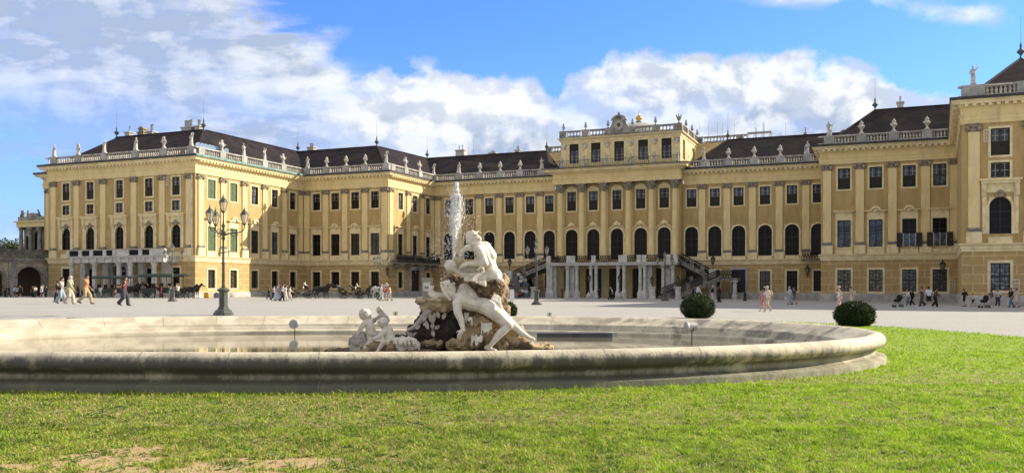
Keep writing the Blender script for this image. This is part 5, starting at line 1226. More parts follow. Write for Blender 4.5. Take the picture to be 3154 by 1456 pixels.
def p2_(mb):
    hd = px3(850, 450, .02); head(mb, hd, (0.45, 0.6, -0.3), (-0.1, 0, 1), 1.05); mb.ell(px3(840, 440, .0), (.108, .105, .11))
    mb.cap2(hd, .06, px3(910, 570, 0), .06); mb.cap2(px3(890, 620, -.08), .068, px3(980, 600, .06), .07); mb.cap2(px3(940, 640, 0), .105, px3(1000, 790, 0), .11); mb.ell(px3(1000, 870, 0), (.12, .11, .11))
    mb.cap2(px3(880, 650, -.1), .056, px3(760, 740, -.14), .048); mb.cap2(px3(760, 740, -.14), .046, px3(680, 770, -.12), .034); hand(mb, px3(675, 775, -.12), (-.9, 0, .1), (0, -.9, .3), s=.55)
    mb.cap2(px3(960, 880, -.08), .078, px3(890, 850, -.2), .062); mb.cap2(px3(890, 850, -.2), .06, px3(800, 980, -.22), .042); mb.cap2(px3(800, 980, -.22), .04, px3(750, 1060, -.22), .03)
def p3_(mb):
    hd = px3(740, 170, .2); head(mb, hd, (-0.3, 0.2, 0.1), (-0.2, 0, 1), .68); mb.cap2(hd, .045, px3(800, 270, .2), .05)
    mb.cap2(px3(800, 270, .2), .06, px3(880, 340, .2), .05); mb.cap2(px3(760, 290, .2), .045, px3(630, 390, .2), .03); mb.ell(px3(625, 395, .2), (.05, .04, .055)); mb.cap2(px3(880, 340, .2), .05, px3(930, 400, .2), .035)
def curls(c0, r0, n_, seed):
    rr = random.Random(seed); m = MB(); c0 = Vector(c0)
    for k in range(n_):
        a = rr.uniform(0, 2*PI); z = rr.uniform(-0.1, 1); s_ = math.sqrt(1-z*z); m.ell(c0+Vector((s_*math.cos(a)*r0, s_*math.sin(a)*r0, z*r0)), (.024, .024, .020), (0, 0, 0), 7, 5)
    return m
o1 = putto(p1_, 'putto'); o2 = putto(p2_, 'putto')
for o_p, c0, sd in ((o1, px3(448, 250, 0), 3), (o2, px3(842, 435, 0), 4)): link('carved_curls', curls(c0, .100, 46, sd).blob(.009, 1), MARBLE, o_p)

putto(p3_, 'small_triton', MARBLEG)
mb = MB(); mb.ell(px3(330, 800, 0), (.17, .15, .15)); mb.ell(px3(400, 850, 0), (.12, .12, .14)); mb.ell(px3(240, 850, -.05), (.09, .09, .09)); mb.ell(px3(300, 870, -.13), (.075, .06, .07)); mb.ell(px3(390, 700, -.02), (.09, .08, .07))
for k in range(7): mb.cap2(px3(180+30*k, 920, -.1), .028, px3(170+32*k, 1030, -.14), .022, 8, 3)
for k in range(10): a = 2*PI*k/10; mb.ell(px3(400+70*math.cos(a), 830+100*math.sin(a), -.1), (.035, .05, .035))
mb.cap2(px3(160, 800, 0), .05, px3(140, 900, 0), .04); link('scaly_dolphin', mb.blob(0.012, 1, [(0.03, 0.015, 'VORONOI')]), MARBLEG, putti)
mb = MB()
for k in range(11):
    x = 1080+50*k; p = [px3(x-30, 800-50*math.sin(PI*k/10)+rs.uniform(-25, 25), -.02), px3(x+10+rs.uniform(-15, 15), 880, -.10-.09*(k % 2)), px3(x+40+rs.uniform(-20, 20), 1000+rs.uniform(-10, 40), -.12)]
    mb.cap2(p[0], .024, p[1], .030, 8, 3); mb.cap2(p[1], .030, p[2], .022, 8, 3)
mb.ell(px3(1320, 960, .08), (.30, .12, .10)); mb.cap2(px3(1060, 800, -.1), .028, px3(1180, 780, -.1), .03); mb.ell(px3(1560, 930, 0), (.09, .1, .1)); mb.ell(px3(1140, 980, -.1), (.07, .06, .08)); mb.ell(px3(1250, 1000, -.12), (.06, .06, .08))
link('curling_drapery', mb.blob(0.012, 1), MARBLE, putti)
SK = SK0; FX = FXo

# water jet
WJ = M('white_spray', (0.92, 0.94, 0.95), (0.85, 0.88, 0.9), 5, 0.35, spec=0.7, trans=0.1)
jx, jy, jz0 = (1397-CX)*SK, SY-0.08, EYE+(HY-800)*SK
jet = empty('water_jet', (jx, jy, jz0), 0, 'white jet of water spraying straight up and breaking into falling drops beside the seated figure', 'water jet')
rj = random.Random(21); mb = MB(); Hj = EYE+(HY-566)*SK-jz0; N_ = 2600
for k in range(N_):
    u = rj.random()**0.8; z = Hj*u
    cx_ = (1397+11*u-CX)*SK-jx; sp_ = (0.010+0.115*math.exp(-((u-0.62)/0.30)**2)) if u < 0.97 else 0.04
    if u > 0.85: sp_ *= 0.65
    x = cx_+rj.gauss(0, sp_*0.55); y = rj.gauss(0, sp_*0.55)
    s_ = rj.uniform(0.004, 0.012)*(1.2 if u > 0.4 else 0.8)
    mb.ell((x, y, z), (s_*rj.uniform(.6, 1), s_*rj.uniform(.6, 1), s_*rj.uniform(1.2, 3.2)), (rj.uniform(-.4, .4), rj.uniform(-.4, .4), 0), 5, 4)
mb.build('rising_spray', WJ, jet, smooth=True)
mb = MB()
for q_ in range(7):
    ph = rj.uniform(0, 6); aa = rj.uniform(0.02, 0.075); u0 = rj.uniform(0.25, 0.5); u1 = rj.uniform(0.75, 0.97); nn_ = 16
    mb.tube([((1397+11*u-CX)*SK-jx+aa*math.sin(ph+8*u)*(0.4+u), aa*math.cos(ph*1.7+7*u), Hj*u) for u in [u0+(u1-u0)*i/nn_ for i in range(nn_+1)]], [0.004+0.012*math.sin(PI*i/nn_)*rj.uniform(.5, 1.2) for i in range(nn_+1)], 5)
mb.build('spray_strands', WJ, jet, smooth=True)
mb = MB(); pts_ = [((1397+11*u-CX)*SK-jx+0.01*math.sin(9*u), 0.01*math.cos(7*u), Hj*u) for u in [i/24*0.93 for i in range(25)]]
mb.tube(pts_, [0.020+0.062*min(1, max(0, (i/24-0.05)*1.5))*(1 if i < 20 else (25-i)/5) for i in range(25)], 8)
link('jet_core', mb.blob(0.012, 0, [(0.035, 0.055, 'CLOUDS')]), WJ, jet)
mb = MB()
for k in range(2600):
    u = 1-rj.random()**0.7; z = Hj*(1.0*u)-0.75*(rj.random() < .22)*rj.random(); spd = 0.09+0.24*(1-u)
    x = 0.10*(u > .5)*0+rj.gauss(0.06-0.02*(1-u), spd); y = rj.gauss(0, spd*0.8); s_ = rj.uniform(0.002, 0.0052)
    mb.ell((x, y, z), (s_, s_, s_*rj.uniform(1, 2.2)), (0, 0, 0), 4, 3)
mb.build('falling_drops', WJ, jet, smooth=True)

# ---------------------------------------------------------------- basin floodlights and dark grating
def at(x, Y): return (x-CX)/F*Y
def flood(x, y, Y, rz, tilt, label):
    X = at(x, Y); z = EYE+(HY-y)*Y/F
    e0 = empty('basin_floodlight', (X, Y, 0.05), rz, label, 'floodlight', 'floodlights standing in the basin')
    mb = MB(); mb.tube([(0, 0, 0), (0, 0, z-0.05-0.13)], 0.014, 6); mb.tube([(0.11*math.cos(PI+PI*k/8), 0, z-0.05+0.11*math.sin(PI+PI*k/8)*1.05) for k in range(9)], 0.012, 5); mb.build('stand', IRON, e0)
    mb = MB(); mb.lathe([(0.06, -0.15), (0.10, -0.13), (0.115, 0.10), (0.135, 0.13), (0.135, 0.16), (0.11, 0.165)], n=18); h = mb.build('lamp_housing', M('pale_lamp_housing', (0.55, 0.55, 0.53), (0.42, 0.42, 0.40), 5, 0.45), e0, (0, 0, z-0.05), smooth=False)
    h.rotation_euler = (R(90)+tilt, 0, 0)
    mb = MB(); mb.lathe([(0.10, 0.160), (0.10, 0.172)], n=18); mb.build('lens', M('lamp_glass', (0.42, 0.46, 0.48), (0.34, 0.37, 0.40), 4, 0.1), h)
flood(908, 997, 26.0, R(0), R(0), 'round pale floodlight facing the camera at the far left of the basin')
flood(2131, 1006, 21.6, R(-80), R(0), 'pale cylindrical floodlight on a thin stand turned sideways at the right side of the basin')
mb = MB(); Yd = 24.6; mb.box(at(1654, Yd), at(1886, Yd), Yd-0.05, Yd+0.12, 0.03, 0.17); mb.box(at(1660, Yd), at(1880, Yd), Yd-0.08, Yd-0.05, 0.14, 0.155)
tag(mb.build('slate_box', M('dark_slate', (0.13, 0.14, 0.155), (0.09, 0.095, 0.105), 3, 0.4)), 'long dark slate box standing in the water against the far wall of the basin', 'box')
# ---------------------------------------------------------------- roof statues and urns
def tmpl_figure(v):
    mb = MB(); rr = random.Random(v); mb.box(-0.3, 0.3, -0.25, 0.25, 0, 0.16)
    mb.cap2((0, 0, 0.2), 0.24, (0.02*v, 0, 0.9), 0.20); mb.cap2((0.03, -0.05, 0.25), 0.2, (0, 0, 1.1), 0.19); mb.cap2((0, 0, 1.0), 0.19, (0, 0, 1.45), 0.22); mb.cap2((-0.15, 0, 1.5), 0.11, (0.15, 0, 1.5), 0.11)
    mb.cap2((0, 0, 1.55), 0.07, (0, 0, 1.75), 0.075); head(mb, (0, -0.02, 1.82), (0, -1, 0), (0, 0, 1), 1.1); mb.ell((0, 0.02, 1.88), (0.12, 0.12, 0.09))
    if v == 0: mb.cap2((0.2, 0, 1.5), 0.08, (0.42, -0.05, 1.72), 0.06); mb.cap2((0.42, -0.05, 1.72), 0.06, (0.30, -0.1, 2.0), 0.045); mb.cap2((-0.2, 0, 1.5), 0.08, (-0.34, -0.05, 1.2), 0.06); mb.cap2((-0.34, -0.05, 1.2), 0.06, (-0.1, -0.22, 1.15), 0.05)
    if v == 1: mb.cap2((0.2, 0, 1.5), 0.08, (0.30, -0.05, 1.15), 0.06); mb.cap2((0.30, -0.05, 1.15), 0.06, (0.02, -0.24, 1.25), 0.05); mb.cap2((-0.2, 0, 1.5), 0.08, (-0.36, 0, 1.1), 0.06); mb.cap2((-0.36, 0, 1.1), 0.07, (-0.36, 0, 0.2), 0.16)
    if v == 2: mb.cap2((0.2, 0, 1.5), 0.08, (0.38, -0.02, 1.25), 0.06); mb.cap2((0.38, -0.02, 1.25), 0.06, (0.5, -0.1, 1.5), 0.045); mb.cap2((-0.2, 0, 1.5), 0.08, (-0.3, -0.05, 1.22), 0.06); mb.cap2((-0.3, -0.05, 1.22), 0.05, (-0.12, -0.2, 1.5), 0.045); mb.cap2((0.25, 0.05, 0.2), 0.12, (0.3, 0, 0.8), 0.08)
    for k in range(7): mb.cap2((-0.2+0.065*k, -0.2, 0.2), 0.035, (-0.12+0.045*k+rr.uniform(-.04, .04), -0.18, 1.15), 0.022, 6, 2)
    me = mb.blob(0.04, 1); me.materials.append(CARVE); return me
figs = [tmpl_figure(i) for i in range(3)]
def tmpl(prof, extra=None, mat=None, disp=None):
    mb = MB(); mb.lathe(prof, n=14)
    if extra: extra(mb)
    me = mb.blob(0.035, 0, disp) if disp else mb.mesh('m'); me.materials.append(mat or CARVE); return me
def ex_u(mb):
    for sg in (-1, 1): mb.cap2((sg*0.3, 0, 0.95), 0.06, (sg*0.5, 0, 1.15), 0.05); mb.cap2((sg*0.5, 0, 1.15), 0.05, (sg*0.36, 0, 1.3), 0.06)
urnU = tmpl([(0.34, 0), (0.34, 0.15), (0.18, 0.28), (0.12, 0.5), (0.2, 0.7), (0.42, 0.95), (0.46, 1.1), (0.3, 1.22), (0.24, 1.35), (0.32, 1.45), (0.26, 1.65), (0.12, 1.85), (0.04, 2.0)], ex_u, disp=[(0.15, 0.06, 'CLOUDS')])
def ex_t(mb):
    rr = random.Random(2); mb.ell((0, 0, 1.05), (0.42, 0.3, 0.4)); mb.ell((0, 0, 1.6), (0.2, 0.2, 0.26))
    for k in range(12): a = rr.uniform(0, PI); mb.cap2((0.1*math.cos(a), 0, 0.9), 0.09, (0.62*math.cos(a), rr.uniform(-.2, .2), 1.0+0.72*math.sin(a)), 0.06, 7, 2)
urnT = tmpl([(0.32, 0), (0.32, 0.15), (0.2, 0.3), (0.16, 0.6), (0.3, 0.8)], ex_t, disp=[(0.12, 0.06, 'CLOUDS')])
urnV = tmpl([(0.30, 0), (0.26, 0.12), (0.12, 0.25), (0.10, 0.45), (0.38, 0.75), (0.42, 0.85), (0.22, 0.95), (0.16, 1.05), (0.34, 1.15), (0.2, 1.35), (0.16, 1.45), (0.22, 1.55), (0.05, 1.85)], mat=STONE)
def ex_e(mb):
    mb.ell((0, 0, 0.95), (0.34, 0.26, 0.5)); 
    for sg in (-1, 1): mb.cap2((sg*0.2, 0, 0.7), 0.14, (sg*0.48, 0, 1.5), 0.1); mb.cap2((sg*0.36, 0, 1.0), 0.1, (sg*0.4, 0, 1.75), 0.05)
    mb.cap2((0, 0, 1.3), 0.1, (-0.08, -0.12, 1.7), 0.08)
urnE = tmpl([(0.3, 0), (0.2, 0.2), (0.12, 0.4)], ex_e, mat=STONE, disp=[(0.1, 0.05, 'CLOUDS')])
SD = {}
ordn = ['first', 'second', 'third', 'fourth', 'fifth', 'sixth', 'seventh', 'eighth', 'ninth', 'tenth']
KN = {'f': ('roof_statue', 'statue', 'pale draped stone figure'), 'u': ('roof_urn', 'urn', 'pale stone urn with handles'), 't': ('roof_trophy', 'trophy ornament', 'pale spreading stone trophy'),
      'v': ('attic_urn', 'urn', 'grey stone flaming vase'), 'e': ('stone_eagle', 'eagle statue', 'grey stone eagle with raised wings'), 'p': ('terrace_statue', 'statue', 'pale stone figure')}
from collections import Counter
tot = Counter((s[4], s[5]) for s in STAT); seen = Counter()
for i, (q, t, z, rz, kd, where) in enumerate(STAT):
    me = {'f': figs[i % 3], 'p': figs[(i+1) % 3], 'u': urnU, 't': urnT, 'v': urnV, 'e': urnE}[kd]; nm, cat, what = KN[kd]
    k = (kd, where); seen[k] += 1; o_n = (ordn[seen[k]-1]+' from left ') if tot[k] > 1 else ''
    prep = 'on' if kd == 'p' else 'on the'
    X, Y = QT(q, t)
    o = link(nm, me, None, None, (X, Y, z), PRZ+rz); sc = {'f': 0.90, 'p': 0.92, 'u': 0.78, 't': 0.86, 'v': 0.66, 'e': 0.75}[kd]; o.scale = (sc,)*3
    if len(me.polygons): pass
    tag(o, '%s, %s%s %s' % (what, o_n, prep, where), cat, {'f': 'statues on the palace balustrades', 'p': 'statues on the attic terrace', 'u': 'urns on the palace balustrades', 't': 'trophies on the palace balustrades', 'v': 'vases on the clock attic', 'e': None}[kd])
# round lamps on the corner of the roof of the left end block
LBM = M('bluish_lamp_glass', (0.40, 0.55, 0.72), (0.25, 0.38, 0.55), 3, 0.2)
for k, x in enumerate((609.7, 621.5, 633, 645, 655.6, 665.7, 696)):
    t = tx(x, QA1-0.6); X, Y = QT(QA1-0.6, t); mb = MB()
    mb.prism([(0.33*math.cos(2*PI*j/14), 0.33*math.sin(2*PI*j/14)) for j in range(14)], -0.2, 0.25); mb.box(-0.05, 0.05, -0.03, 0.05, -1.3, -0.3)
    o = link('roof_floodlight', mb.mesh('f'), LBM, None, (X, Y, 19.95), PRZ+R(60))
    tag(o, 'round bluish floodlight behind the roof balustrade, %s from the corner of the left end block' % ordn[k], 'floodlight', 'round floodlights on the roof corner')
# scaffolds
def scaffold(loc_, w_, h, d, rz, label, nx=4, nz=3):
    mb = MB()
    for i in range(nx+1):
        for y in (0, d): x = w_*i/nx; mb.box(x-0.035, x+0.035, y-0.035, y+0.035, 0, h*(0.75+0.35*((i*7) % 3)/2))
    for j in range(1, nz+1):
        for y in (0, d): mb.box(0, w_, y-0.03, y+0.03, h*0.72*j/nz, h*0.72*j/nz+0.06)
        mb.box(0, w_, 0, d, h*0.72*j/nz-0.06, h*0.72*j/nz-0.01)
    for i in range(nx): mb.tube([(w_*i/nx, 0, 0), (w_*(i+1)/nx, 0, h*0.72)], 0.03, 4)
    tag(mb.build('scaffold', SCAFF, None, loc_, rz), label, 'scaffold')
X, Y = QT(qx(2303, 146), 146); scaffold((X, Y, 23.2), 3.6, 4.3, 1.5, PRZ, 'thin steel scaffold rising above the roof right of the clock attic', 3, 3)
X, Y = QT(-84.5, 121); scaffold((X, Y, 0), 3.2, 17.2, 2, PRZ, 'tall steel scaffold beyond the left end block', 2, 8)
for k, x in enumerate((2095+60, 2183, 2210, 2225, 2262, 2420, 1442, 1458)):
    t = 141 if x > 2000 else 137; q = qx(x, t); mb = MB(); mb.lathe([(0.03, 0), (0.02, 3.2)], n=5); mb.build('lightning_rod', SCAFF, palace, (q, t-T0, 24.3 if x > 2000 and x < 2300 else 23.4))
# wall lanterns
def lantern(mb, mg, x, y, z, s=1.0, a0=0):
    """faceted lantern: mb metal, mg glass; z is the lantern's foot"""
    b0, b1 = 0.10*s, 0.215*s; h = 0.46*s
    for k in range(6):
        a, c = a0+2*PI*k/6, a0+2*PI*(k+1)/6
        p = [(x+b0*math.cos(a), y+b0*math.sin(a), z), (x+b0*math.cos(c), y+b0*math.sin(c), z), (x+b1*math.cos(c), y+b1*math.sin(c), z+h), (x+b1*math.cos(a), y+b1*math.sin(a), z+h)]
        mg.quad(*p); mb.tube([p[0], p[3]], 0.014*s, 4); mb.tube([p[3], p[2]], 0.016*s, 4); mb.tube([p[0], p[1]], 0.014*s, 4)
    mb.lathe([(b1*1.08, h), (b1*0.95, h+0.05*s), (b1*0.35, h+0.20*s), (b1*0.3, h+0.26*s), (b1*0.12, h+0.30*s), (0.012*s, h+0.42*s)], x, y, z, 6, a0); mb.lathe([(0.03*s, -0.14*s), (b0*1.1, -0.02*s), (b0*1.1, 0)], x, y, z, 6, a0)
LGL = M('lantern_glass', (0.62, 0.60, 0.52), (0.50, 0.48, 0.42), 6, 0.15, trans=0.55)
n_, b__ = nodes_of(LGL); tr_ = n_.node('ShaderNodeBsdfTransparent'); mx_ = n_.node('ShaderNodeMixShader'); mx_.inputs[0].default_value = 0.45
n_.link(tr_.outputs[0], mx_.inputs[1]); n_.link(b__.outputs[0], mx_.inputs[2]); n_.link(mx_.outputs[0], [x for x in n_.n if x.type == 'OUTPUT_MATERIAL'][0].inputs[0]); b__.inputs['Transmission Weight'].default_value = 0
LMET = M('lamp_green_black_iron', (0.06, 0.068, 0.06), (0.10, 0.11, 0.095), 4, 0.38, 0.15, 20)
def lamp(x, Y, H, rot, label, tilt=0):
    X = at(x, Y); s = H/5.6; L = empty('street_lamp', (X, Y, gz(X, Y)-0.02), rot, label, 'street lamp', 'five-armed cast-iron lamps in the courtyard', scale=s)
    mb = MB(); mb.lathe([(0.46, 0), (0.46, 0.12), (0.40, 0.16), (0.38, 0.22), (0.27, 0.30), (0.24, 0.36), (0.22, 0.42)], n=8, a0=PI/8); mb.lathe([(0.21, 0.42), (0.21, 1.08), (0.24, 1.12), (0.30, 1.16), (0.30, 1.22), (0.2, 1.27), (0.1, 1.32)], n=6); mb.build('base', LMET, L)
    mb = MB(); mb.lathe([(0.09, 1.3), (0.075, 1.45), (0.065, 2.4), (0.095, 2.44), (0.065, 2.5), (0.055, 3.5), (0.10, 3.62), (0.06, 3.68), (0.075, 3.72), (0.13, 3.80), (0.09, 3.9), (0.05, 4.05), (0.085, 4.2), (0.04, 4.3), (0.035, 4.8)], n=10); mb.build('pole', LMET, L, smooth=True)
    mb = MB(); mb.tube([(0, 0, 2.95), (0.25, 0, 3.0), (0.32, 0, 2.98)], 0.025, 5); mb.tube([(0, 0, 2.95), (-0.25, 0, 2.88)], 0.025, 5); mb.build('cross_bar', LMET, L)
    for k in range(3):
        a = 2*PI*k/3+R(10); c_, s_ = math.cos(a), math.sin(a); mb = MB()
        mb.tube([(r_*c_, r_*s_, z) for r_, z in ((0.05, 3.75), (0.22, 3.83), (0.45, 3.86), (0.68, 3.88), (0.86, 3.95), (0.94, 4.08), (0.95, 4.22))], [0.045, 0.04, 0.035, 0.03, 0.03, 0.028, 0.03], 6)
        mb.tube([(r_*c_, r_*s_, z) for r_, z in ((0.08, 3.85), (0.18, 4.0), (0.34, 4.03), (0.46, 3.93), (0.42, 3.84), (0.34, 3.86))], 0.02, 5)
        mb.tube([(r_*c_, r_*s_, z) for r_, z in ((0.30, 3.84), (0.42, 3.72), (0.58, 3.70), (0.66, 3.78), (0.60, 3.85), (0.53, 3.82))], 0.018, 5)
        mb.build('arm', LMET, L)
        mm = MB(); mg = MB(); lantern(mm, mg, 0.95*c_, 0.95*s_, 4.32, 0.92); o = mm.build('lantern', LMET, L); mg.build('lantern_glass', LGL, o)
    mm = MB(); mg = MB(); lantern(mm, mg, 0, 0, 4.88, 0.95); o = mm.build('lantern', LMET, L); mg.build('lantern_glass', LGL, o)
    return L
lamp(688, 41.5, 5.62, 0, 'largest street lamp, near the left, in front of the green shuttered windows')
lamp(531, 84.0, 5.5, R(25), 'street lamp in front of the porch of the left end block beside the black horses')
lamp(1653, 74.5, 5.6, R(15), 'street lamp right of the white sculpture, in front of the left staircase')
lamp(2048, 101.0, 5.65, R(10), 'street lamp in front of the right staircase')
lamp(1171, 103.0, 5.6, R(12), 'street lamp behind the white horse and the carriages')
IR2 = IRON
def wall_lantern(x, y, t, big_=1.0):
    q = qx(x, t); X, Y = QT(q, t); z = EYE+(HY-y)*Y/F; L = empty('wall_lantern', (X, Y, z), PRZ)
    mm = MB(); mg = MB(); lantern(mm, mg, 0, -0.7, -0.3, 1.5*big_); mm.tube([(0, 0, -0.6), (0, -0.4, -0.75), (0, -0.7, -0.55)], 0.04, 5); o = mm.build('bracket', IRON, L); mg.build('lantern_glass', M('dim_lantern_glass', (0.2, 0.19, 0.15), (0.12, 0.11, 0.09), 6, 0.15), o)
    return L
for x, y, t, lb in ((1201, 838, TC-0.1, 'black wall lantern beside the portal under the iron balcony'), (2488, 836, TE, 'black wall lantern left of the right inner wing'), (2902, 824, TC-0.1, 'black wall lantern at the right end of the right inner wing')):
    tag(wall_lantern(x, y, t), lb, 'lantern')
def ped_lantern(q, t, z, label, s=1.5):
    X, Y = QT(q, t); L = empty('pedestal_lantern', (X, Y, z), PRZ, label, 'lantern'); mm = MB(); mg = MB(); mm.lathe([(0.12, 0), (0.05, 0.15), (0.04, 0.55)], n=8); lantern(mm, mg, 0, 0, 0.75, s)
    o = mm.build('lantern_body', IRON, L); mg.build('lantern_glass', M('dim_lantern_glass', (0.2, 0.19, 0.15)), o)
ped_lantern(15.7, 123.1, 3.95, 'black lantern on the tall pier of the right stair landing'); ped_lantern(-14.7, 123.1, 3.95, 'black lantern on the tall pier of the left stair landing')
ped_lantern(10.4-1.75, 116.9, 1.2, 'black lantern on the left pedestal at the foot of the right stairs', 1.3); ped_lantern(10.4+1.75, 116.9, 1.2, 'black lantern on the right pedestal at the foot of the right stairs', 1.3)
ped_lantern(-10.2+1.75, 116.9, 1.2, 'black lantern on the pedestal at the foot of the left stairs', 1.3)
for x, lb in ((1815, 'slim black lantern post on a white block left of the entrance arch'), (1908, 'slim black lantern post on a white block right of the entrance arch')):
    X, Y = QT(qx(x, 118.3), 118.3); L = empty('lantern_post', (X, Y, -0.1), PRZ, lb, 'lantern post'); mm = MB(); mg = MB(); mm.lathe([(0.14, 0.75), (0.06, 1.0), (0.05, 2.2)], n=8); lantern(mm, mg, 0, 0, 2.35, 1.25)
    o = mm.build('post', IRON, L); mg.build('lantern_glass', M('dim_lantern_glass', (0.2, 0.19, 0.15)), o); mb = MB(); mb.lathe([(0.5, 0), (0.5, 0.3), (0.4, 0.4), (0.2, 0.78)], n=8, a0=PI/8); mb.build('stone_block', PALE, L)

# ---------------------------------------------------------------- box bushes
LEAF = M('yew_leaves', (0.035, 0.065, 0.012), (0.018, 0.035, 0.008), 6, 0.6, spec=0.3)
LEAFY = M('pale_leaves', (0.10, 0.17, 0.03), (0.06, 0.11, 0.02), 6, 0.6)
def bush(x, ybase, Y, wpx, hpx, label, seed, n=9000):
    X = at(x, Y); rx = wpx*Y/F/2; H = hpx*Y/F; rr = np.random.default_rng(seed); z0 = gz(X, Y)
    r = empty('topiary_bush', (X, Y, z0), 0, label, 'bush', 'clipped round bushes around the lawn')
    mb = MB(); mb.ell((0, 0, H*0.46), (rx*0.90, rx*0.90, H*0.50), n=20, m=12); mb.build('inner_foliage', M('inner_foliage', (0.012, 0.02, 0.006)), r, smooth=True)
    th = rr.uniform(0, 2*PI, n); c = rr.uniform(-0.95, 1, n); s = np.sqrt(1-c*c); jit_ = 1+0.045*rr.standard_normal(n)+0.035*np.sin(5*th+7*c)*s+0.04*np.sin(11*th+3*c+seed)*np.sin(9*c)+0.12*(rr.random(n) < 0.02)*rr.random(n)
    P = np.stack([rx*s*np.cos(th)*jit_, rx*s*np.sin(th)*jit_, H*0.46+H*0.52*c*jit_], 1)
    P[:, 2] = np.maximum(P[:, 2], 0.02); nr = np.stack([s*np.cos(th), s*np.sin(th), c], 1)
    d = nr*0.7+rr.standard_normal((n, 3))*0.6; d /= np.linalg.norm(d, axis=1)[:, None]; a = np.cross(d, rr.standard_normal((n, 3))); a /= np.linalg.norm(a, axis=1)[:, None]
    L = (rr.uniform(0.03, 0.065, n))[:, None]; w_ = L*0.32
    V = np.concatenate([P-a*w_, P+a*w_, P+d*L*1.3], 1).reshape(-1, 3)
    me = bpy.data.meshes.new('leaves'); fastmesh(me, V, np.arange(3*n).reshape(-1, 3)); link('leaves', me, LEAF, r)
    m = n//14; idx = rr.choice(n, m, replace=False); sel = idx[(P[idx, 0] > 0.1*rx)]; V2 = np.concatenate([(P[sel]*1.02-a[sel]*w_[sel]*1.3), (P[sel]*1.02+a[sel]*w_[sel]*1.3), (P[sel]*1.02+d[sel]*L[sel]*1.5)], 1).reshape(-1, 3)
    me = bpy.data.meshes.new('right_side_leaves'); fastmesh(me, V2, np.arange(3*len(sel)).reshape(-1, 3)); link('right_side_leaves', me, LEAFY, r)  # lighter, larger leaves on the right side only
def fastmesh(me, V, Fc):
    k = Fc.shape[1]; me.vertices.add(len(V)); me.vertices.foreach_set('co', V.astype(np.float32).ravel()); me.loops.add(Fc.size); me.loops.foreach_set('vertex_index', Fc.astype(np.int32).ravel())
    me.polygons.add(len(Fc)); me.polygons.foreach_set('loop_start', np.arange(0, Fc.size, k, dtype=np.int32)); me.polygons.foreach_set('loop_total', np.full(len(Fc), k, dtype=np.int32)); me.update(calc_edges=True); me.validate()
bush(2149, 982, 43.0, 98, 70, 'dark round clipped bush on the far lawn edge with paler leaves on its right side', 1)
bush(2632, 1008, 33.5, 112, 78, 'dark round clipped bush right behind the right end of the basin', 2)
bush(1563, 972, 41.0, 54, 50, 'round clipped bush half hidden behind the white sculpture', 3, 5000)

# ---------------------------------------------------------------- left arcade and pavilion, garden trees
ARC = M('grey_ochre_stone', (0.50, 0.44, 0.31), (0.34, 0.30, 0.21), 1.2, 0.9, 0.4, 10)
def arcade():
    p0 = (-78.5, 70.5); p1 = (-71.1, 91.6); X, Y = QT(*p0); L = math.hypot(p1[0]-p0[0], p1[1]-p0[1])
    root = empty('side_arcade', (X, Y, 0), PRZ+math.atan2(p1[1]-p0[1], p1[0]-p0[0]), 'low grey stone arcade with round arches at the far left', 'arcade')
    cs = [L-4.0-i*5.0 for i in range(4)]; hw = 1.75; zt = 4.3; mb = MB()
    edges = [0]; 
    for c in sorted(cs): edges += [c-hw, c+hw]
    edges.append(L)
    for i in range(0, len(edges), 2):
        if edges[i+1] > edges[i]: mb.box(edges[i], edges[i+1], 0, 0.9, -0.8, 5.3)
    for c in cs:
        n_ = 12; zc = zt-hw
        for k in range(n_):
            a, b_ = PI*k/n_, PI*(k+1)/n_; P = [(c+hw*math.cos(a), zc+hw*math.sin(a)), (c+hw*math.cos(b_), zc+hw*math.sin(b_)), (c+hw*math.cos(b_), 5.3), (c+hw*math.cos(a), 5.3)]
            mb.prism(P, 0.0, 0.9)
    mb.build('arcade_wall', ARC, root)
    mb = MB()
    for c in cs:
        n_ = 12; zc = zt-hw
        for k in range(n_):
            a, b_ = PI*k/n_, PI*(k+1)/n_; r0, r1 = hw-0.02, hw+0.35
            mb.prism([(c+r0*math.cos(a), zc+r0*math.sin(a)), (c+r1*math.cos(a), zc+r1*math.sin(a)), (c+r1*math.cos(b_), zc+r1*math.sin(b_)), (c+r0*math.cos(b_), zc+r0*math.sin(b_))], -0.1, 0.02)
        mb.box(c-hw-0.36, c-hw+0.02, -0.1, 0.02, -0.6, zc); mb.box(c+hw-0.02, c+hw+0.36, -0.1, 0.02, -0.6, zc)
    mb.box(0, L, -0.25, 0.0, 4.9, 5.15); mb.box(0, L, -0.4, 0.0, 5.15, 5.42)
    for c in cs: mb.box(c+hw+0.5, c+hw+1.6, -0.22, 0.0, -0.6, 4.9)
    mb.build('mouldings', STONE, root)
    mb = MB(); mb.box(0, L, -0.15, 0.6, 5.42, 6.55); mb.box(0, L, -0.22, 0.66, 6.55, 6.7); mb.build('parapet', M('mossy_grey_stone', (0.22, 0.21, 0.17), (0.11, 0.11, 0.085), 1.5, 0.95, 0.5, 10), root)
    mb = MB(); mb.box(L-9.2, L, 4.6, 4.8, -0.6, 5.2); mb.box(L-9.4, L, 0.9, 4.8, 5.1, 5.3); mb.box(L-9.5, L-9.2, 0.9, 4.8, -0.6, 5.2); mb.build('back_wall', M('dark_plaster', (0.16, 0.13, 0.10)), root)
arcade()
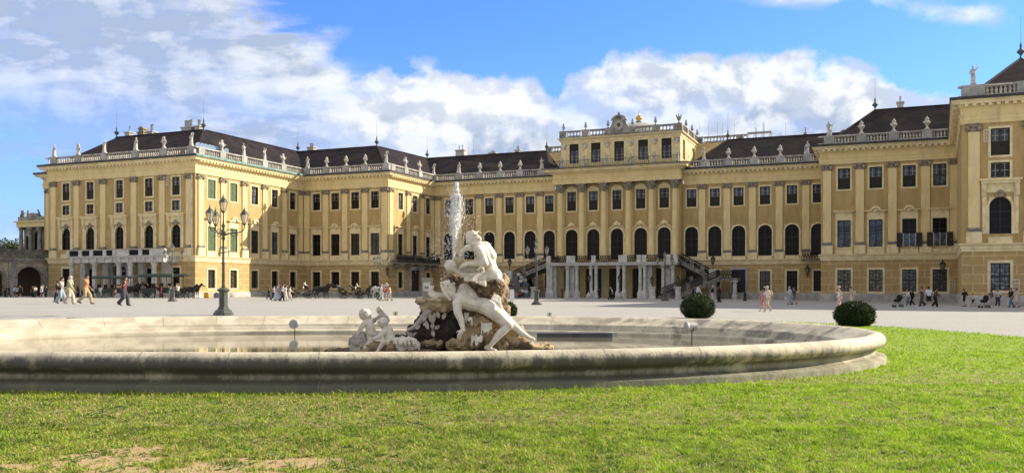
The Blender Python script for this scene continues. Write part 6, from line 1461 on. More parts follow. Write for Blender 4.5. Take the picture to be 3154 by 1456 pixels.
def side_pav():
    q0, q1 = qx(74, 101), qx(160, 101); X, Y = QT(q0, 101); L = q1-q0
    root = empty('columned_side_pavilion', (X, Y, 0), PRZ, 'small grey columned pavilion with black windows above the arcade', 'pavilion')
    mb = MB(); hs = [(L*0.17-0.55, L*0.17+0.55, 7.0, 9.6), (L*0.50-0.7, L*0.50+0.7, 6.9, 9.7), (L*0.83-0.55, L*0.83+0.55, 7.0, 9.6)]
    mb.box(0, L, 0, 5, -0.5, 11.6); mb.build('wall', ARC, root)
    mb = MB()
    for a, b_, c, d in hs: mb.box(a, b_, -0.03, 0, c, d)
    mb.prism([(L*0.5+0.7*math.cos(PI*k/10), 9.7+0.7*math.sin(PI*k/10)) for k in range(11)], -0.04, 0); mb.build('windows', GLASS, root)
    mb = MB()
    for k in (0.0, 0.335, 0.665, 1.0): mb.lathe([(0.42, 6.6), (0.36, 6.9), (0.34, 7.0), (0.29, 10.5), (0.42, 10.6), (0.46, 11.0)], L*k, -0.5, 0, 12)
    mb.build('columns', STONE, root)
    mb = MB(); mb.box(-0.5, L+0.3, -1.0, 5, 11.0, 11.75); mb.box(-0.8, L+0.3, -1.3, 5, 11.75, 11.95); mb.build('entablature', CREAM, root)
    mb = MB(); mb.box(-0.4, L, -0.8, 0, 11.95, 12.65); mb.prism([(L*0.45+1.2*math.cos(PI*k/8), 12.65+0.6*math.sin(PI*k/8)) for k in range(9)], -0.8, 0); mb.build('roof_parapet', STONE, root)
    rr = random.Random(6)
    for x in (0.0, 0.6, 1.5, L*0.62, L*0.95):
        mb = MB(); mb.cap2((x, -0.5, 12.75), 0.24, (x+rr.uniform(-.3, .3), -0.5, 13.3), 0.17); mb.ell((x+rr.uniform(-.15, .15), -0.5, 13.6), (.16, .16, .18)); mb.cap2((x, -0.5, 13.2), 0.09, (x+0.45, -0.6, 13.0+rr.random()*.4), 0.07)
        link('roof_sculpture', mb.blob(0.07, 1), GREY, root)
    mb = MB(); mb.lathe([(2.3, 12.6), (2.1, 13.0), (1.5, 14.0), (0.5, 14.8)], L*0.85, 2.5, 0, 12); mb.build('dark_roof', IRON, root, smooth=True)
side_pav()
TRUNK = M('bark', (0.10, 0.075, 0.05), (0.05, 0.038, 0.025), 5, 0.95, 0.6, 15)
TLEAF = M('tree_leaves', (0.055, 0.095, 0.022), (0.025, 0.048, 0.012), 1.2, 0.65, spec=0.3)
TLEAF2 = M('light_hedge_leaves', (0.13, 0.19, 0.045), (0.07, 0.11, 0.025), 1.2, 0.65, spec=0.3)
def tree(X, Y, H, rx, label, seed, n=5000, mat=TLEAF, hedge=False):
    rr = np.random.default_rng(seed); r = empty('garden_tree' if not hedge else 'garden_bush', (X, Y, gz(X, Y)), 0, label, 'tree' if not hedge else 'bush')
    mb = MB(); mb.tube([(0, 0, -0.2), (0.1, 0, H*0.3), (0, 0.1, H*0.7)], [0.35, 0.25, 0.08], 8)
    for k in range(7): a = k*0.9; mb.tube([(0, 0, H*0.3), (rx*0.4*math.cos(a), rx*0.4*math.sin(a), H*0.5), (rx*0.75*math.cos(a), rx*0.75*math.sin(a), H*0.7)], [0.14, 0.09, 0.03], 5)
    mb.build('trunk', TRUNK, r)
    m = 26; cc = rr.uniform(-1, 1, (m, 3)); cc /= np.maximum(1, np.linalg.norm(cc, axis=1))[:, None]; z0 = 0.60 if not hedge else 0.45; zr = 0.36 if not hedge else 0.5
    cen = np.stack([cc[:, 0]*rx*.75, cc[:, 1]*rx*.75, H*(z0+cc[:, 2]*zr*.85)], 1); k = rr.integers(0, m, n)
    d = rr.standard_normal((n, 3)); d /= np.linalg.norm(d, axis=1)[:, None]; P = cen[k]+d*(rx*0.36*rr.uniform(0.5, 1, n)**0.5)[:, None]*np.array([1, 1, 0.8]); P[:, 2] = np.maximum(P[:, 2], 0.05)
    nn = rr.standard_normal((n, 3)); nn /= np.linalg.norm(nn, axis=1)[:, None]; a = np.cross(nn, rr.standard_normal((n, 3))); a /= np.linalg.norm(a, axis=1)[:, None]; b_ = np.cross(nn, a); L = rr.uniform(0.12, 0.28, n)[:, None]
    V = np.concatenate([P-a*L*.6, P+b_*L, P+a*L*.6, P-b_*L], 1).reshape(-1, 3); me = bpy.data.meshes.new('crown'); fastmesh(me, V, np.arange(4*n).reshape(-1, 4)); link('crown', me, mat, r)
tree(at(12, 165), 165, 10.3, 6, 'dark leafy tree above the arcade parapet at the left edge', 11); tree(at(50, 172), 172, 10.2, 4, 'dark leafy tree between the left edge and the columned pavilion', 12, 4000)
tree(at(-40, 160), 160, 10.5, 6, 'dark leafy tree just outside the left edge', 13, 3000); tree(at(8, 135), 135, 5.0, 4.5, 'light green bush seen through the leftmost arch', 14, 6000, TLEAF2, True)
tree(at(-10, 142), 142, 7.5, 5.5, 'dark tree seen through the leftmost arch above the light bush', 15, 6000)

# ---------------------------------------------------------------- signs and small things on the gravel
def place(x, Y): X = at(x, Y); return (X, Y, gz(X, Y))
mb = MB(); mb.box(-0.24, 0.24, -0.2, 0.2, 0.25, 1.25); mb.box(-0.2, 0.2, -0.16, 0.16, 0, 0.25); tag(mb.build('waste_bin', WHITE, None, place(1577, 96)), 'white box-shaped bin at the foot of the left stairs', 'bin')
L = empty('information_board', place(1316, 122), PRZ, 'grey information board with a white notice right of the portal', 'notice board'); mb = MB(); mb.box(-0.85, 0.85, -0.06, 0.06, 0.2, 2.75); mb.build('panel', M('grey_board', (0.35, 0.34, 0.27), (0.3, 0.29, 0.23), 2, 0.7), L)
mb = MB(); mb.box(-0.6, 0.5, -0.09, -0.061, 0.9, 2.1); mb.build('notice', WHITE, L); mb = MB(); mb.box(-0.35, -0.08, -0.1, -0.092, 1.25, 1.55); mb.box(0.0, 0.27, -0.1, -0.092, 1.25, 1.55); mb.build('printed_marks', GREY, L)
for x, Y in ((1218, 35), (1692, 35)):
    L = empty('small_sign', place(x, Y), R(10), 'small pale sign with a dark upright mark, %s of the sculpture behind the basin' % ('left' if x < 1500 else 'right'), 'sign', 'small signs on the gravel behind the basin'); mb = MB(); mb.box(-0.09, 0.09, -0.01, 0.01, 0.30, 0.48); mb.box(-0.012, 0.012, -0.008, 0.008, 0, 0.30); mb.build('plate', M('sign_white', (0.7, 0.74, 0.72), (0.62, 0.66, 0.64), 4, 0.5), L)
    mb = MB(); mb.prism([(-0.015, 0.33), (0.012, 0.33), (0.03, 0.46), (0.0, 0.46)], -0.02, -0.011); mb.build('mark', M('dark_green_paint', (0.02, 0.06, 0.04)), L)
L = empty('iron_bollard', place(2294, 103), 0, 'black iron bollard in front of the shop door right of the stairs', 'bollard'); mb = MB(); mb.lathe([(0.26, 0), (0.26, 0.1), (0.17, 0.16), (0.15, 0.75), (0.18, 0.78), (0.14, 0.85), (0.16, 0.95), (0.05, 1.05)], n=10); mb.build('post', IRON, L, smooth=True)
mb = MB(); mb.box(-0.28, 0.28, -0.22, 0.22, 0, 0.62); mb.box(-0.22, 0.22, -0.16, 0.16, 0.62, 0.68); tag(mb.build('yellow_crate', M('yellow_plastic', (0.75, 0.42, 0.03), (0.65, 0.36, 0.03), 3, 0.5), None, place(637, 110)), 'yellow crate on the ground against the sunlit wall', 'crate')
mb = MB(); mb.prism([(-0.35, 0), (0.35, 0)]+[(0.35*math.cos(PI*k/8), 0.35+0.35*math.sin(PI*k/8)) for k in range(9)], -0.15, 0.15); tag(mb.build('small_grate', M('grate', (0.12, 0.12, 0.11), (0.3, 0.3, 0.28), 9, 0.7), None, place(668, 110)), 'small round-topped grate against the sunlit wall behind the large lamp', 'grate')
mb = MB(); mb.box(-0.27, 0.27, -0.1, 0.1, 0, 0.06); tag(mb.build('dark_ground_hatch', IRON, None, place(228, 37)), 'small dark hatch lying on the gravel beyond the left of the basin', 'hatch')
# ---------------------------------------------------------------- people
def cm(name, c, rough=0.85): return M(name, c, tuple(v*0.72 for v in c), 9, rough, 0.2, 30)
SKIN = {'l': M('light_skin', (0.48, 0.30, 0.21), (0.42, 0.26, 0.18), 8, 0.6), 'd': M('brown_skin', (0.28, 0.16, 0.10), (0.22, 0.12, 0.08), 8, 0.6)}
HAIR = {'k': cm('black_hair', (0.012, 0.010, 0.009), 0.5), 'b': cm('brown_hair', (0.08, 0.045, 0.025), 0.6), 'g': cm('grey_hair', (0.42, 0.40, 0.37), 0.7), 'y': cm('fair_hair', (0.45, 0.32, 0.16), 0.6)}
SHOE = cm('dark_shoes', (0.03, 0.028, 0.026)); SHOEW = cm('white_shoes', (0.7, 0.7, 0.68))
def joints(pose):
    J = {}
    p = pose.split('+')[0]; s = {'walk': 0.74, 'stride': 1.05, 'stroll': 0.55, 'stand': 0.12, 'sit': 0}[p]
    if p == 'sit':
        J['z'] = 0.50; hz = 0.50
        for sd, sg in (('L', 1), ('R', -1)):
            J['hip'+sd] = (0, .09*sg, hz); J['kn'+sd] = (.42, .11*sg, hz-.02+(.04 if sg > 0 else 0)); J['an'+sd] = (.48, .10*sg, .08)
        zz = hz-.92
    else:
        zz = -0.02*s
        J['hipL'] = (0, .09, .92+zz); J['hipR'] = (0, -.09, .92+zz)
        J['knL'] = (.20*s+.02, .09, .50+.01*s); J['anL'] = (.30*s, .08, .085)
        J['knR'] = (.02, -.09, .49+zz*.5); J['anR'] = (-.34*s, -.08, .085+.09*s)
    J['pel'] = (0, 0, .95+zz); lean = .05 if s > .5 else .0; J['ch'] = (lean, 0, 1.27+zz); J['nk'] = (lean+.01, 0, 1.45+zz); J['hd'] = (lean+.04, 0, 1.585+zz)
    for sd, sg in (('L', 1), ('R', -1)):
        J['sh'+sd] = (lean, .175*sg, 1.39+zz); sw = (-.16*s if sg > 0 else .18*s)
        J['el'+sd] = (lean+sw, .235*sg, 1.12+zz); J['wr'+sd] = (lean+sw*1.6+.06+.04*s, .245*sg, .88+zz+.02*s)
    if p == 'sit':
        for sd, sg in (('L', 1), ('R', -1)): J['el'+sd] = (.10, .22*sg, 1.14+zz); J['wr'+sd] = (.32, .10*sg, 1.07+zz)
    for ex in pose.split('+')[1:]:
        if ex == 'phone': J['elR'] = (.10, -.25, 1.16+zz); J['wrR'] = (.27, -.14, 1.40+zz)
        if ex == 'phoneL': J['elL'] = (.10, .25, 1.16+zz); J['wrL'] = (.27, .14, 1.40+zz)
        if ex == 'shade': J['elR'] = (.16, -.34, 1.45+zz); J['wrR'] = (.16, -.12, 1.60+zz)
        if ex == 'hold': J['elR'] = (.06, -.24, 1.13+zz); J['wrR'] = (.30, -.10, 1.12+zz); J['elL'] = (.06, .24, 1.13+zz); J['wrL'] = (.30, .10, 1.12+zz)
        if ex == 'push': J['elR'] = (.16, -.22, 1.14+zz); J['wrR'] = (.42, -.18, 1.03+zz); J['elL'] = (.16, .22, 1.14+zz); J['wrL'] = (.42, .18, 1.03+zz)
        if ex == 'hips': J['elR'] = (-.08, -.38, 1.14+zz); J['wrR'] = (.05, -.2, .98+zz)
    return J
PC = {}
def joined(a, mbx):
    bm = bmesh.new(); bm.from_mesh(a); t = mbx.mesh('t'); bm.from_mesh(t); bm.to_mesh(a); bm.free(); a.polygons.foreach_set('use_smooth', [True]*len(a.polygons)); return a
def body_mesh(pose):
    if ('b', pose) in PC: return PC['b', pose]
    J = joints(pose); mb = MB(); c = mb.cap2
    head(mb, J['hd'], (1, 0, -0.05), (0, 0, 1), 0.97); c(J['hd'], .052, J['nk'], .056); c(J['nk'], .06, J['ch'], .10)
    c((J['ch'][0], -.09, J['ch'][2]+.03), .09, (J['ch'][0], .09, J['ch'][2]+.03), .09); c(J['ch'], .12, J['pel'], .115); c(J['hipL'], .10, J['hipR'], .10)
    for sd in 'LR':
        c(J['sh'+sd], .052, J['el'+sd], .040); c(J['el'+sd], .040, J['wr'+sd], .026); c(J['hip'+sd], .088, J['kn'+sd], .058); c(J['kn'+sd], .056, J['an'+sd], .036)
        a = Vector(J['an'+sd]); c(a, .036, a+Vector((.12, 0, -.045)), .03)
    me = mb.blob(0.02, 2, fac=0.4); hb = MB()
    for sd, sg in (('L', 1), ('R', -1)):
        d = Vector(J['wr'+sd])-Vector(J['el'+sd]); hand(hb, Vector(J['wr'+sd])+d.normalized()*0.02, d, (0, sg, 0.2), s=.92, thumb=-sg)
    PC['b', pose] = joined(me, hb); return me
def garment(kind, pose):
    if (kind, pose) in PC: return PC[kind, pose]
    J = joints(pose); mb = MB(); c = mb.cap2; V_ = Vector
    if kind in ('tshirt', 'shirt', 'jacket', 'tank', 'dress', 'gown', 'tunic'):
        g = .018 if kind != 'jacket' else .035; wd = .135+g
        c((J['ch'][0], -.10, J['ch'][2]+.02), .085+g, (J['ch'][0], .10, J['ch'][2]+.02), .085+g); c((J['ch'][0], -.06, J['ch'][2]-.02), .115+g, (J['ch'][0], .06, J['ch'][2]-.02), .115+g)
        for sg in (-1, 1): c((J['ch'][0], .05*sg, J['ch'][2]), .10+g, (J['pel'][0], .06*sg, J['pel'][2]), .11+g)
        if kind != 'tank':
            for sd in 'LR':
                e_ = V_(J['el'+sd]); s_ = V_(J['sh'+sd])
                c(s_, .06+g, e_ if kind in ('shirt', 'jacket', 'gown') else s_.lerp(e_, .75), .050+g)
                if kind in ('shirt', 'jacket', 'gown'): c(e_, .048+g, e_.lerp(V_(J['wr'+sd]), .9), .036+g)
        if kind == 'jacket' or kind == 'tunic':
            for sg in (-1, 1): c((J['pel'][0], .07*sg, J['pel'][2]), .14, (J['pel'][0], .08*sg, J['pel'][2]-.22), .15)
        if kind in ('dress', 'gown'):
            zb = .52 if kind == 'dress' else .16
            if 'sit' in pose: c(J['pel'], .18, (.4, 0, J['pel'][2]-.05), .17)
            else:
                for sg, kx in ((1, 'L'), (-1, 'R')): c((0, .06*sg, J['pel'][2]-.02), .145, (V_(J['kn'+kx])[0]*.8, .09*sg, zb+.08), .17 if kind == 'dress' else .16)
    if kind == 'skirt':
        for sg, kx in ((1, 'L'), (-1, 'R')): c((0, .05*sg, J['pel'][2]+.02), .13, (V_(J['an'+kx])[0]*.75, .09*sg, .24), .17)
        c((0, 0, .85), .14, (0, 0, .28), .19)
    if kind in ('trousers', 'wide', 'shorts'):
        w_ = .026 if kind == 'wide' else .014; c(J['pel'], .125, (0, 0, J['pel'][2]-.06), .12); c(J['hipL'], .105+w_, J['hipR'], .105+w_)
        for sd in 'LR':
            h_, k_, a_ = V_(J['hip'+sd]), V_(J['kn'+sd]), V_(J['an'+sd])
            if kind == 'shorts': c(h_, .10+w_, h_.lerp(k_, .85), .085+w_)
            else: c(h_, .098+w_, k_, .068+w_*1.6); c(k_, .066+w_*1.6, a_+V_((0, 0, .02)), .050+w_*2.2)
    me = mb.blob(0.022, 2, [(0.09, 0.012, 'CLOUDS')], fac=0.4); PC[kind, pose] = me; return me
def shoes_mesh(pose, sd):
    if ('s', pose, sd) in PC: return PC['s', pose, sd]
    J = joints(pose); mb = MB()
    if 1:
        a = Vector(J['an'+sd]); t_ = 0 if sd == 'L' or 'sit' in pose else -0.06*(J['anR'][0] < -.1)
        mb.cap2(a+Vector((-.04, 0, -.04)), .042, a+Vector((.15, 0, -.05+t_)), .036); mb.cap2(a, .044, a+Vector((0, 0, -.02)), .044)
    PC['s', pose, sd] = mb.blob(0.018, 1); return PC['s', pose, sd]
def hair_mesh(kind, pose):
    if (kind, 'h', pose) in PC: return PC[kind, 'h', pose]
    J = joints(pose); h = Vector(J['hd']); mb = MB()
    if kind in ('short', 'long', 'tail', 'bun'):
        mb.ell(h+Vector((-.018, 0, .030)), (.108, .092, .108)); mb.ell(h+Vector((.045, 0, .085)), (.06, .075, .04)); mb.ell(h+Vector((-.05, 0, -.02)), (.07, .08, .08))
        if kind == 'long':
            for y in (-.06, 0, .06): mb.cap2(h+Vector((-.05, y, 0)), .065, h+Vector((-.10, y*1.3, -.30)), .06)
        if kind == 'tail': mb.cap2(h+Vector((-.10, 0, .03)), .035, h+Vector((-.17, 0, -.16)), .028)
        if kind == 'bun': mb.ell(h+Vector((-.11, 0, .06)), (.05, .05, .05))
    elif kind == 'scarf':
        mb.ell(h+Vector((-.012, 0, .015)), (.12, .105, .13)); mb.cap2(h+Vector((-.03, 0, -.08)), .09, h+Vector((.0, 0, -.17)), .13); mb.cap2(h+Vector((.05, 0, -.17)), .07, h+Vector((.12, .02, -.38)), .05)
    elif kind == 'cap':
        mb.ell(h+Vector((-.01, 0, .045)), (.112, .098, .09)); mb.cap2(h+Vector((.06, 0, .06)), .05, h+Vector((.17, 0, .045)), .04); 
    elif kind == 'hat':
        mb.lathe([(.20, .055), (.20, .068), (.11, .075), (.10, .15), (.02, .165)], h.x, h.y, h.z, 12)
    PC[kind, 'h', pose] = mb.blob(0.016, 1); return PC[kind, 'h', pose]
def withmat(me, mat):
    k = (me.name, mat.name)
    if k not in PC: m = me.copy(); m.materials.clear(); m.materials.append(mat); PC[k] = m
    return PC[k]
def person(label, x, yf, hp, face, pose, top, bot, hair, skin='l', shoe=None, ex=(), Y=None, z=None, group=None, xyz=None):
    if xyz: X, Yw, Z = xyz; H = hp
    else:
        if Y is None:
            Y = 60.0
            for _ in range(30): Y = (EYE-gz(at(x, Y), Y))*F/(yf-HY)
        X, Yw = at(x, Y), Y; Z = gz(X, Y) if z is None else z; H = hp*Y/F
    J = joints(pose); full = J['hd'][2]+.125
    r = empty('person', (X, Yw, Z), R(face), label, 'person', group, scale=H/full)
    def part(n, me, mat): return link(n, withmat(me, mat), None, r)
    part('body', body_mesh(pose), SKIN[skin]); part('hair' if hair[0] not in ('cap', 'hat', 'scarf') else {'cap': 'cap', 'hat': 'hat', 'scarf': 'headscarf'}[hair[0]], hair_mesh(hair[0], pose), hair[1])
    part('top' if top[0] not in ('dress', 'gown') else 'dress', garment(top[0], pose), top[1])
    if bot: part({'wide': 'trousers'}.get(bot[0], bot[0]), garment(bot[0], pose), bot[1])
    part('shoe', shoes_mesh(pose, 'L'), shoe or SHOE); part('shoe', shoes_mesh(pose, 'R'), shoe or SHOE)
    c = Vector(J['ch']); p = Vector(J['pel'])
    for kx, mat in ex:
        mb = MB(); nm = kx
        if kx == 'backpack': mb.ell(c+Vector((-.22, 0, -.06)), (.12, .15, .22)); mb.ell(c+Vector((-.30, 0, -.12)), (.06, .11, .11)); me = mb.blob(.02, 1)
        elif kx == 'bag': mb.ell(p+Vector((.02, -.24, .03)), (.14, .07, .11)); mb.tube([p+Vector((.02, -.22, .1)), c+Vector((.08, -.02, .0)), c+Vector((.0, .12, .18))], .012, 5); me = mb.mesh('m')
        elif kx == 'bag2': mb.ell(p+Vector((.02, .24, .03)), (.14, .07, .11)); mb.tube([p+Vector((.02, .22, .1)), c+Vector((.08, .02, .0)), c+Vector((.0, -.12, .18))], .012, 5); me = mb.mesh('m'); nm = 'bag'
        elif kx == 'shopping_bag': w_ = Vector(J['wrR']); mb.box(w_.x-.13, w_.x+.15, w_.y-.06, w_.y+.06, w_.z-.50, w_.z-.14); mb.tube([w_+Vector((-.07, 0, -.14)), w_+Vector((0, 0, -.02)), w_+Vector((.07, 0, -.14))], .006, 4); me = mb.mesh('m')
        elif kx == 'phone': w_ = Vector(J['wrR' if 'phoneL' not in pose else 'wrL']); mb.box(w_.x+.07, w_.x+.08, w_.y-.04, w_.y+.04, w_.z+.0, w_.z+.15); me = mb.mesh('m')
        elif kx == 'sunglasses': h = Vector(J['hd']); mb.box(h.x+.095, h.x+.115, h.y-.07, h.y+.07, h.z-.0, h.z+.035); me = mb.mesh('m')
        me.materials.append(mat); link(nm, me, None, r)
    return r
W_ = cm('white_cotton', (0.66, 0.65, 0.63)); CR = cm('cream_cloth', (0.60, 0.53, 0.42)); BK = cm('black_cloth', (0.014, 0.014, 0.016)); JN = cm('blue_denim', (0.10, 0.16, 0.24)); LJ = cm('light_denim', (0.34, 0.42, 0.50))
OR = cm('orange_cloth', (0.55, 0.27, 0.10)); KH = cm('khaki_cloth', (0.50, 0.38, 0.21)); LG = cm('pale_green_cloth', (0.42, 0.43, 0.27)); GT = cm('grey_cloth', (0.42, 0.42, 0.42)); MR = cm('maroon_cloth', (0.16, 0.035, 0.045)); PK = cm('pink_cloth', (0.50, 0.20, 0.22))
BG = cm('beige_cloth', (0.50, 0.40, 0.30)); DG = cm('dark_grey_cloth', (0.06, 0.06, 0.07)); BL = cm('bluish_cloth', (0.33, 0.40, 0.52)); RD = cm('red_cloth', (0.42, 0.06, 0.04)); RB = cm('pale_blue_cloth', (0.52, 0.62, 0.75)); BR = cm('brown_cloth', (0.12, 0.075, 0.05))
PT = M('red_white_patterned_cloth', (0.55, 0.10, 0.10), (0.70, 0.66, 0.62), 24, 0.85, lo=0.48, hi=0.52); WB = cm('near_white_blue', (0.66, 0.70, 0.78)); YL = cm('yellow_cloth', (0.75, 0.55, 0.12)); RDH = cm('red_hair', (0.30, 0.06, 0.03))
k = HAIR['k']; b_ = HAIR['b']
person('woman in a grey-white top and blue jeans with a dark shoulder bag', 187, 935, 82, 0, 'walk', ('tshirt', GT), ('wide', LJ), ('tail', k), ex=[('bag', BK)])
person('person in black walking half hidden behind the woman in the grey-white top', 179, 930, 66, 180, 'walk', ('tshirt', BK), ('trousers', BK), ('short', k))
person('woman in a pale headscarf, pale green jacket and cream trousers walking right', 213, 936, 87, 2, 'walk', ('jacket', LG), ('wide', CR), ('scarf', CR), shoe=SHOEW, ex=[('bag2', BR)])
person('man in an orange shirt, khaki trousers and sunglasses striding right', 263, 936, 91, 0, 'stride', ('tshirt', OR), ('trousers', KH), ('short', k), ex=[('sunglasses', BK)])
person('woman with long black hair and maroon top holding up a phone', 381, 941, 90, 0, 'walk+phone', ('tshirt', MR), ('wide', DG), ('long', k), ex=[('phone', BK)])
g1 = 'people strolling near the end block'
for a in (('person in dark clothes standing under the leftmost arch', 16, 915, 38, 90, 'stand', ('tshirt', DG), ('trousers', BK), ('short', k)),
          ('person in black beside the pier left of the second arch', 28, 915, 37, 180, 'stroll', ('shirt', BK), ('trousers', DG), ('short', b_)),
          ('woman in a pale blue top and denim shorts near the first arcade pier', 43, 915, 36, 20, 'stroll', ('tshirt', RB), ('shorts', JN), ('long', b_)),
          ('woman in a black crop top with her hair up before the arcade pier', 63, 915, 39, -80, 'stroll', ('tank', BK), ('shorts', BK), ('bun', b_)),
          ('person in a grey-blue shirt standing at the left side of the lit arch', 52, 914, 35, 100, 'stand', ('tshirt', BL), ('shorts', BK), ('short', b_)),
          ('person in black under the middle of the lit arch', 101, 914, 36, -60, 'stand', ('tshirt', BK), ('trousers', BK), ('short', k)),
          ('person in a pale cream top under the lit arch', 109, 914, 36, 150, 'stand', ('tshirt', CR), ('trousers', DG), ('short', b_)),
          ('woman in a white jacket and black shorts raising a phone before the arch', 128, 915, 40, 0, 'stroll+phone', ('jacket', W_), ('shorts', BK), ('short', b_)),
          ('person in dark blue standing right of the woman in the white jacket', 142, 914, 37, 90, 'stand', ('shirt', cm('navy_cloth', (0.02, 0.03, 0.07))), ('trousers', BK), ('short', k)),
          ('woman in a long black robe left of the man in orange', 241, 914, 36, 180, 'stroll', ('gown', BK), None, ('scarf', BK)),
          ('person in dark clothes seen behind the man in orange', 253, 914, 34, 0, 'stroll', ('shirt', DG), ('trousers', BK), ('short', k)),
          ('person in black right of the man in orange', 284, 914, 35, 0, 'stroll', ('shirt', BK), ('trousers', BK), ('short', k)),
          ('man in a white shirt with a dark belt bag and grey trousers seen from behind', 310, 915, 37, 90, 'stroll', ('tshirt', W_), ('trousers', GT), ('short', k)),
          ('child in a pink shirt in front of the first roofed wagon', 354, 915, 28, 90, 'stroll', ('tshirt', PK), ('shorts', MR), ('short', k)),
          ('man in a white tee and grey shorts in front of the dark horses', 443, 917, 41, -80, 'stroll', ('tshirt', W_), ('shorts', GT), ('short', k)),
          ('man in a maroon tee and white shorts left of the middle lamp', 486, 917, 42, -40, 'walk', ('tshirt', MR), ('shorts', W_), ('short', k)),
          ('woman in a maroon and black dress beside the man in white shorts', 496, 917, 39, -20, 'stroll', ('gown', MR), None, ('long', b_)),
          ('woman in a grey dress with long dark hair just left of the lamp base', 524, 917, 39, 0, 'stroll', ('dress', GT), None, ('long', k)),
          ('man in a white tee shading his eyes with one arm, right of the lamp', 547, 917, 44, -30, 'stroll+shade', ('tshirt', W_), ('trousers', DG), ('short', k))):
    person(*a, Y=108-max(0, (a[1]-300))*0.008, skin='l' if a[1] != 284 else 'd', shoe=SHOEW if a[1] in (443, 486, 547, 63) else None)
# in front of the sunlit wall and the carriages
person('small child in black walking left of the group before the sunlit wall', 827, 918, 36, 0, 'walk', ('shirt', BK), ('trousers', BK), ('short', b_), Y=100)
person('person in dark clothes half hidden behind the woman in blue', 842, 918, 46, 0, 'walk', ('tshirt', GT), ('trousers', BK), ('short', k), Y=92)
person('woman in a blue-grey blouse and long pale skirt with a black belt', 853, 924, 54, 10, 'walk', ('tshirt', BL), ('skirt', cm('pale_lilac_cloth', (0.56, 0.58, 0.70))), ('short', b_), Y=88)
person('woman with long dark hair, white top and black trousers in the middle of the group', 869, 924, 53, 20, 'stroll', ('tshirt', WB), ('trousers', BK), ('long', b_), Y=88)
person('person in a long white coat right of the woman in black trousers', 879, 919, 47, 0, 'stroll', ('tunic', W_), ('trousers', W_), ('short', b_), Y=92)
person('man all in cream white leaning forward at the carriage step', 891, 919, 44, 0, 'walk+push', ('shirt', CR), ('trousers', CR), ('short', k), Y=94)
person('man in a white shirt standing beside the white horse', 1173, 920, 52, 10, 'stroll+hold', ('tunic', W_), ('trousers', W_), ('short', HAIR['g']), Y=93)
person('person in orange and red between the two people in white at the white horse', 1187, 920, 44, 60, 'stand', ('tshirt', RD), ('shorts', LJ), ('short', k), Y=96)
person('man in a beige outfit with a shoulder bag at the head of the white horse', 1201, 920, 48, 170, 'walk', ('tshirt', BG), ('trousers', BG), ('short', b_), Y=93, ex=[('bag', BR)])
person('person with dark hair just behind the notice board', 1334, 918, 40, 0, 'stand', ('shirt', BK), ('trousers', BK), ('short', k), Y=112)
# entrance
person('person in black with pale hair standing between the left columns', 1731, 917, 34, 0, 'stand', ('shirt', BK), ('trousers', BK), ('short', HAIR['y']), Y=123)
person('woman in a black hooded coat left of the entrance arch', 1845, 917, 33, -90, 'stand+phone', ('jacket', BK), ('trousers', BR), ('scarf', BK), Y=114)
person('man in black with grey hair before the entrance arch', 1878, 921, 40, 0, 'stroll', ('shirt', BK), ('trousers', BK), ('short', HAIR['g']), Y=107)
person('person in a pale blue top next to the man in black before the entrance arch', 1886, 920, 37, 180, 'stroll', ('tshirt', RB), ('trousers', BK), ('short', b_), Y=108)
person('woman in a white shirt half hidden behind the left bush', 2149, 933, 58, 0, 'stroll', ('shirt', W_), ('trousers', BK), ('short', k), ex=[])
person('man in a black shirt and light trousers walking between the bush and the stair pier', 2193, 933, 55, 0, 'stroll', ('tshirt', BK), ('trousers', CR), ('short', HAIR['g']), shoe=SHOEW)
person('woman in a long black dress left of the shop door', 2216, 931, 52, 180, 'stroll', ('gown', BK), None, ('short', k), skin='d')
person('person in black standing in the shade behind the stair pier', 2135, 922, 44, 0, 'stand', ('shirt', BK), ('trousers', BK), ('short', k), Y=108)
person('girl in pink holding a toy, walking left of the man in the cap', 2350, 958, 66, 180, 'walk', ('tshirt', PK), ('shorts', PK), ('tail', b_), shoe=SHOEW)
person('man in a white tee, beige shorts and cap with an orange backpack', 2366, 960, 80, 186, 'walk', ('tshirt', W_), ('shorts', CR), ('cap', cm('pale_cap', (0.6, 0.62, 0.5))), ex=[('backpack', OR)], shoe=SHOEW)
person('man in a pale blue tee carrying a white shopping bag', 2434, 937, 56, 180, 'stroll', ('tshirt', RB), ('trousers', LJ), ('short', HAIR['g']), ex=[('shopping_bag', W_)])
person('person in denim shorts walking behind the man with the shopping bag', 2448, 937, 53, 180, 'walk', ('tshirt', BR), ('shorts', JN), ('short', b_))
person('woman in a white tank top and red patterned trousers left of the right bush', 2587, 955, 74, 180, 'stroll+hips', ('tank', W_), ('wide', PT), ('hat', CR), ex=[('bag', W_)])
person('woman in a beige top with a cream backpack behind the right bush', 2624, 952, 70, 180, 'stroll', ('tshirt', BG), ('wide', cm('pale_yellow_cloth', (0.62, 0.58, 0.36))), ('cap', BR), ex=[('backpack', CR)])
person('woman in a white cardigan and jeans pushing the left pushchair', 2798, 942, 52, 180, 'walk+push', ('shirt', W_), ('trousers', JN), ('long', k), shoe=SHOEW)
person('person in black beside the woman with the pushchair', 2810, 942, 52, 180, 'walk', ('shirt', BK), ('trousers', BK), ('short', k), shoe=SHOEW)
person('woman with a bare arm and dark trousers left of the man in the white tee', 2841, 943, 60, 180, 'walk', ('tank', BR), ('wide', DG), ('short', k))
person('man in a white tee and black shorts seen from behind', 2861, 945, 64, 80, 'stroll', ('tshirt', WB), ('shorts', BK), ('short', k), shoe=SHOEW)
person('bent person in a brown top right of the man in the white tee', 2880, 945, 58, 0, 'walk+push', ('shirt', BR), ('wide', BK), ('short', k), shoe=SHOEW)
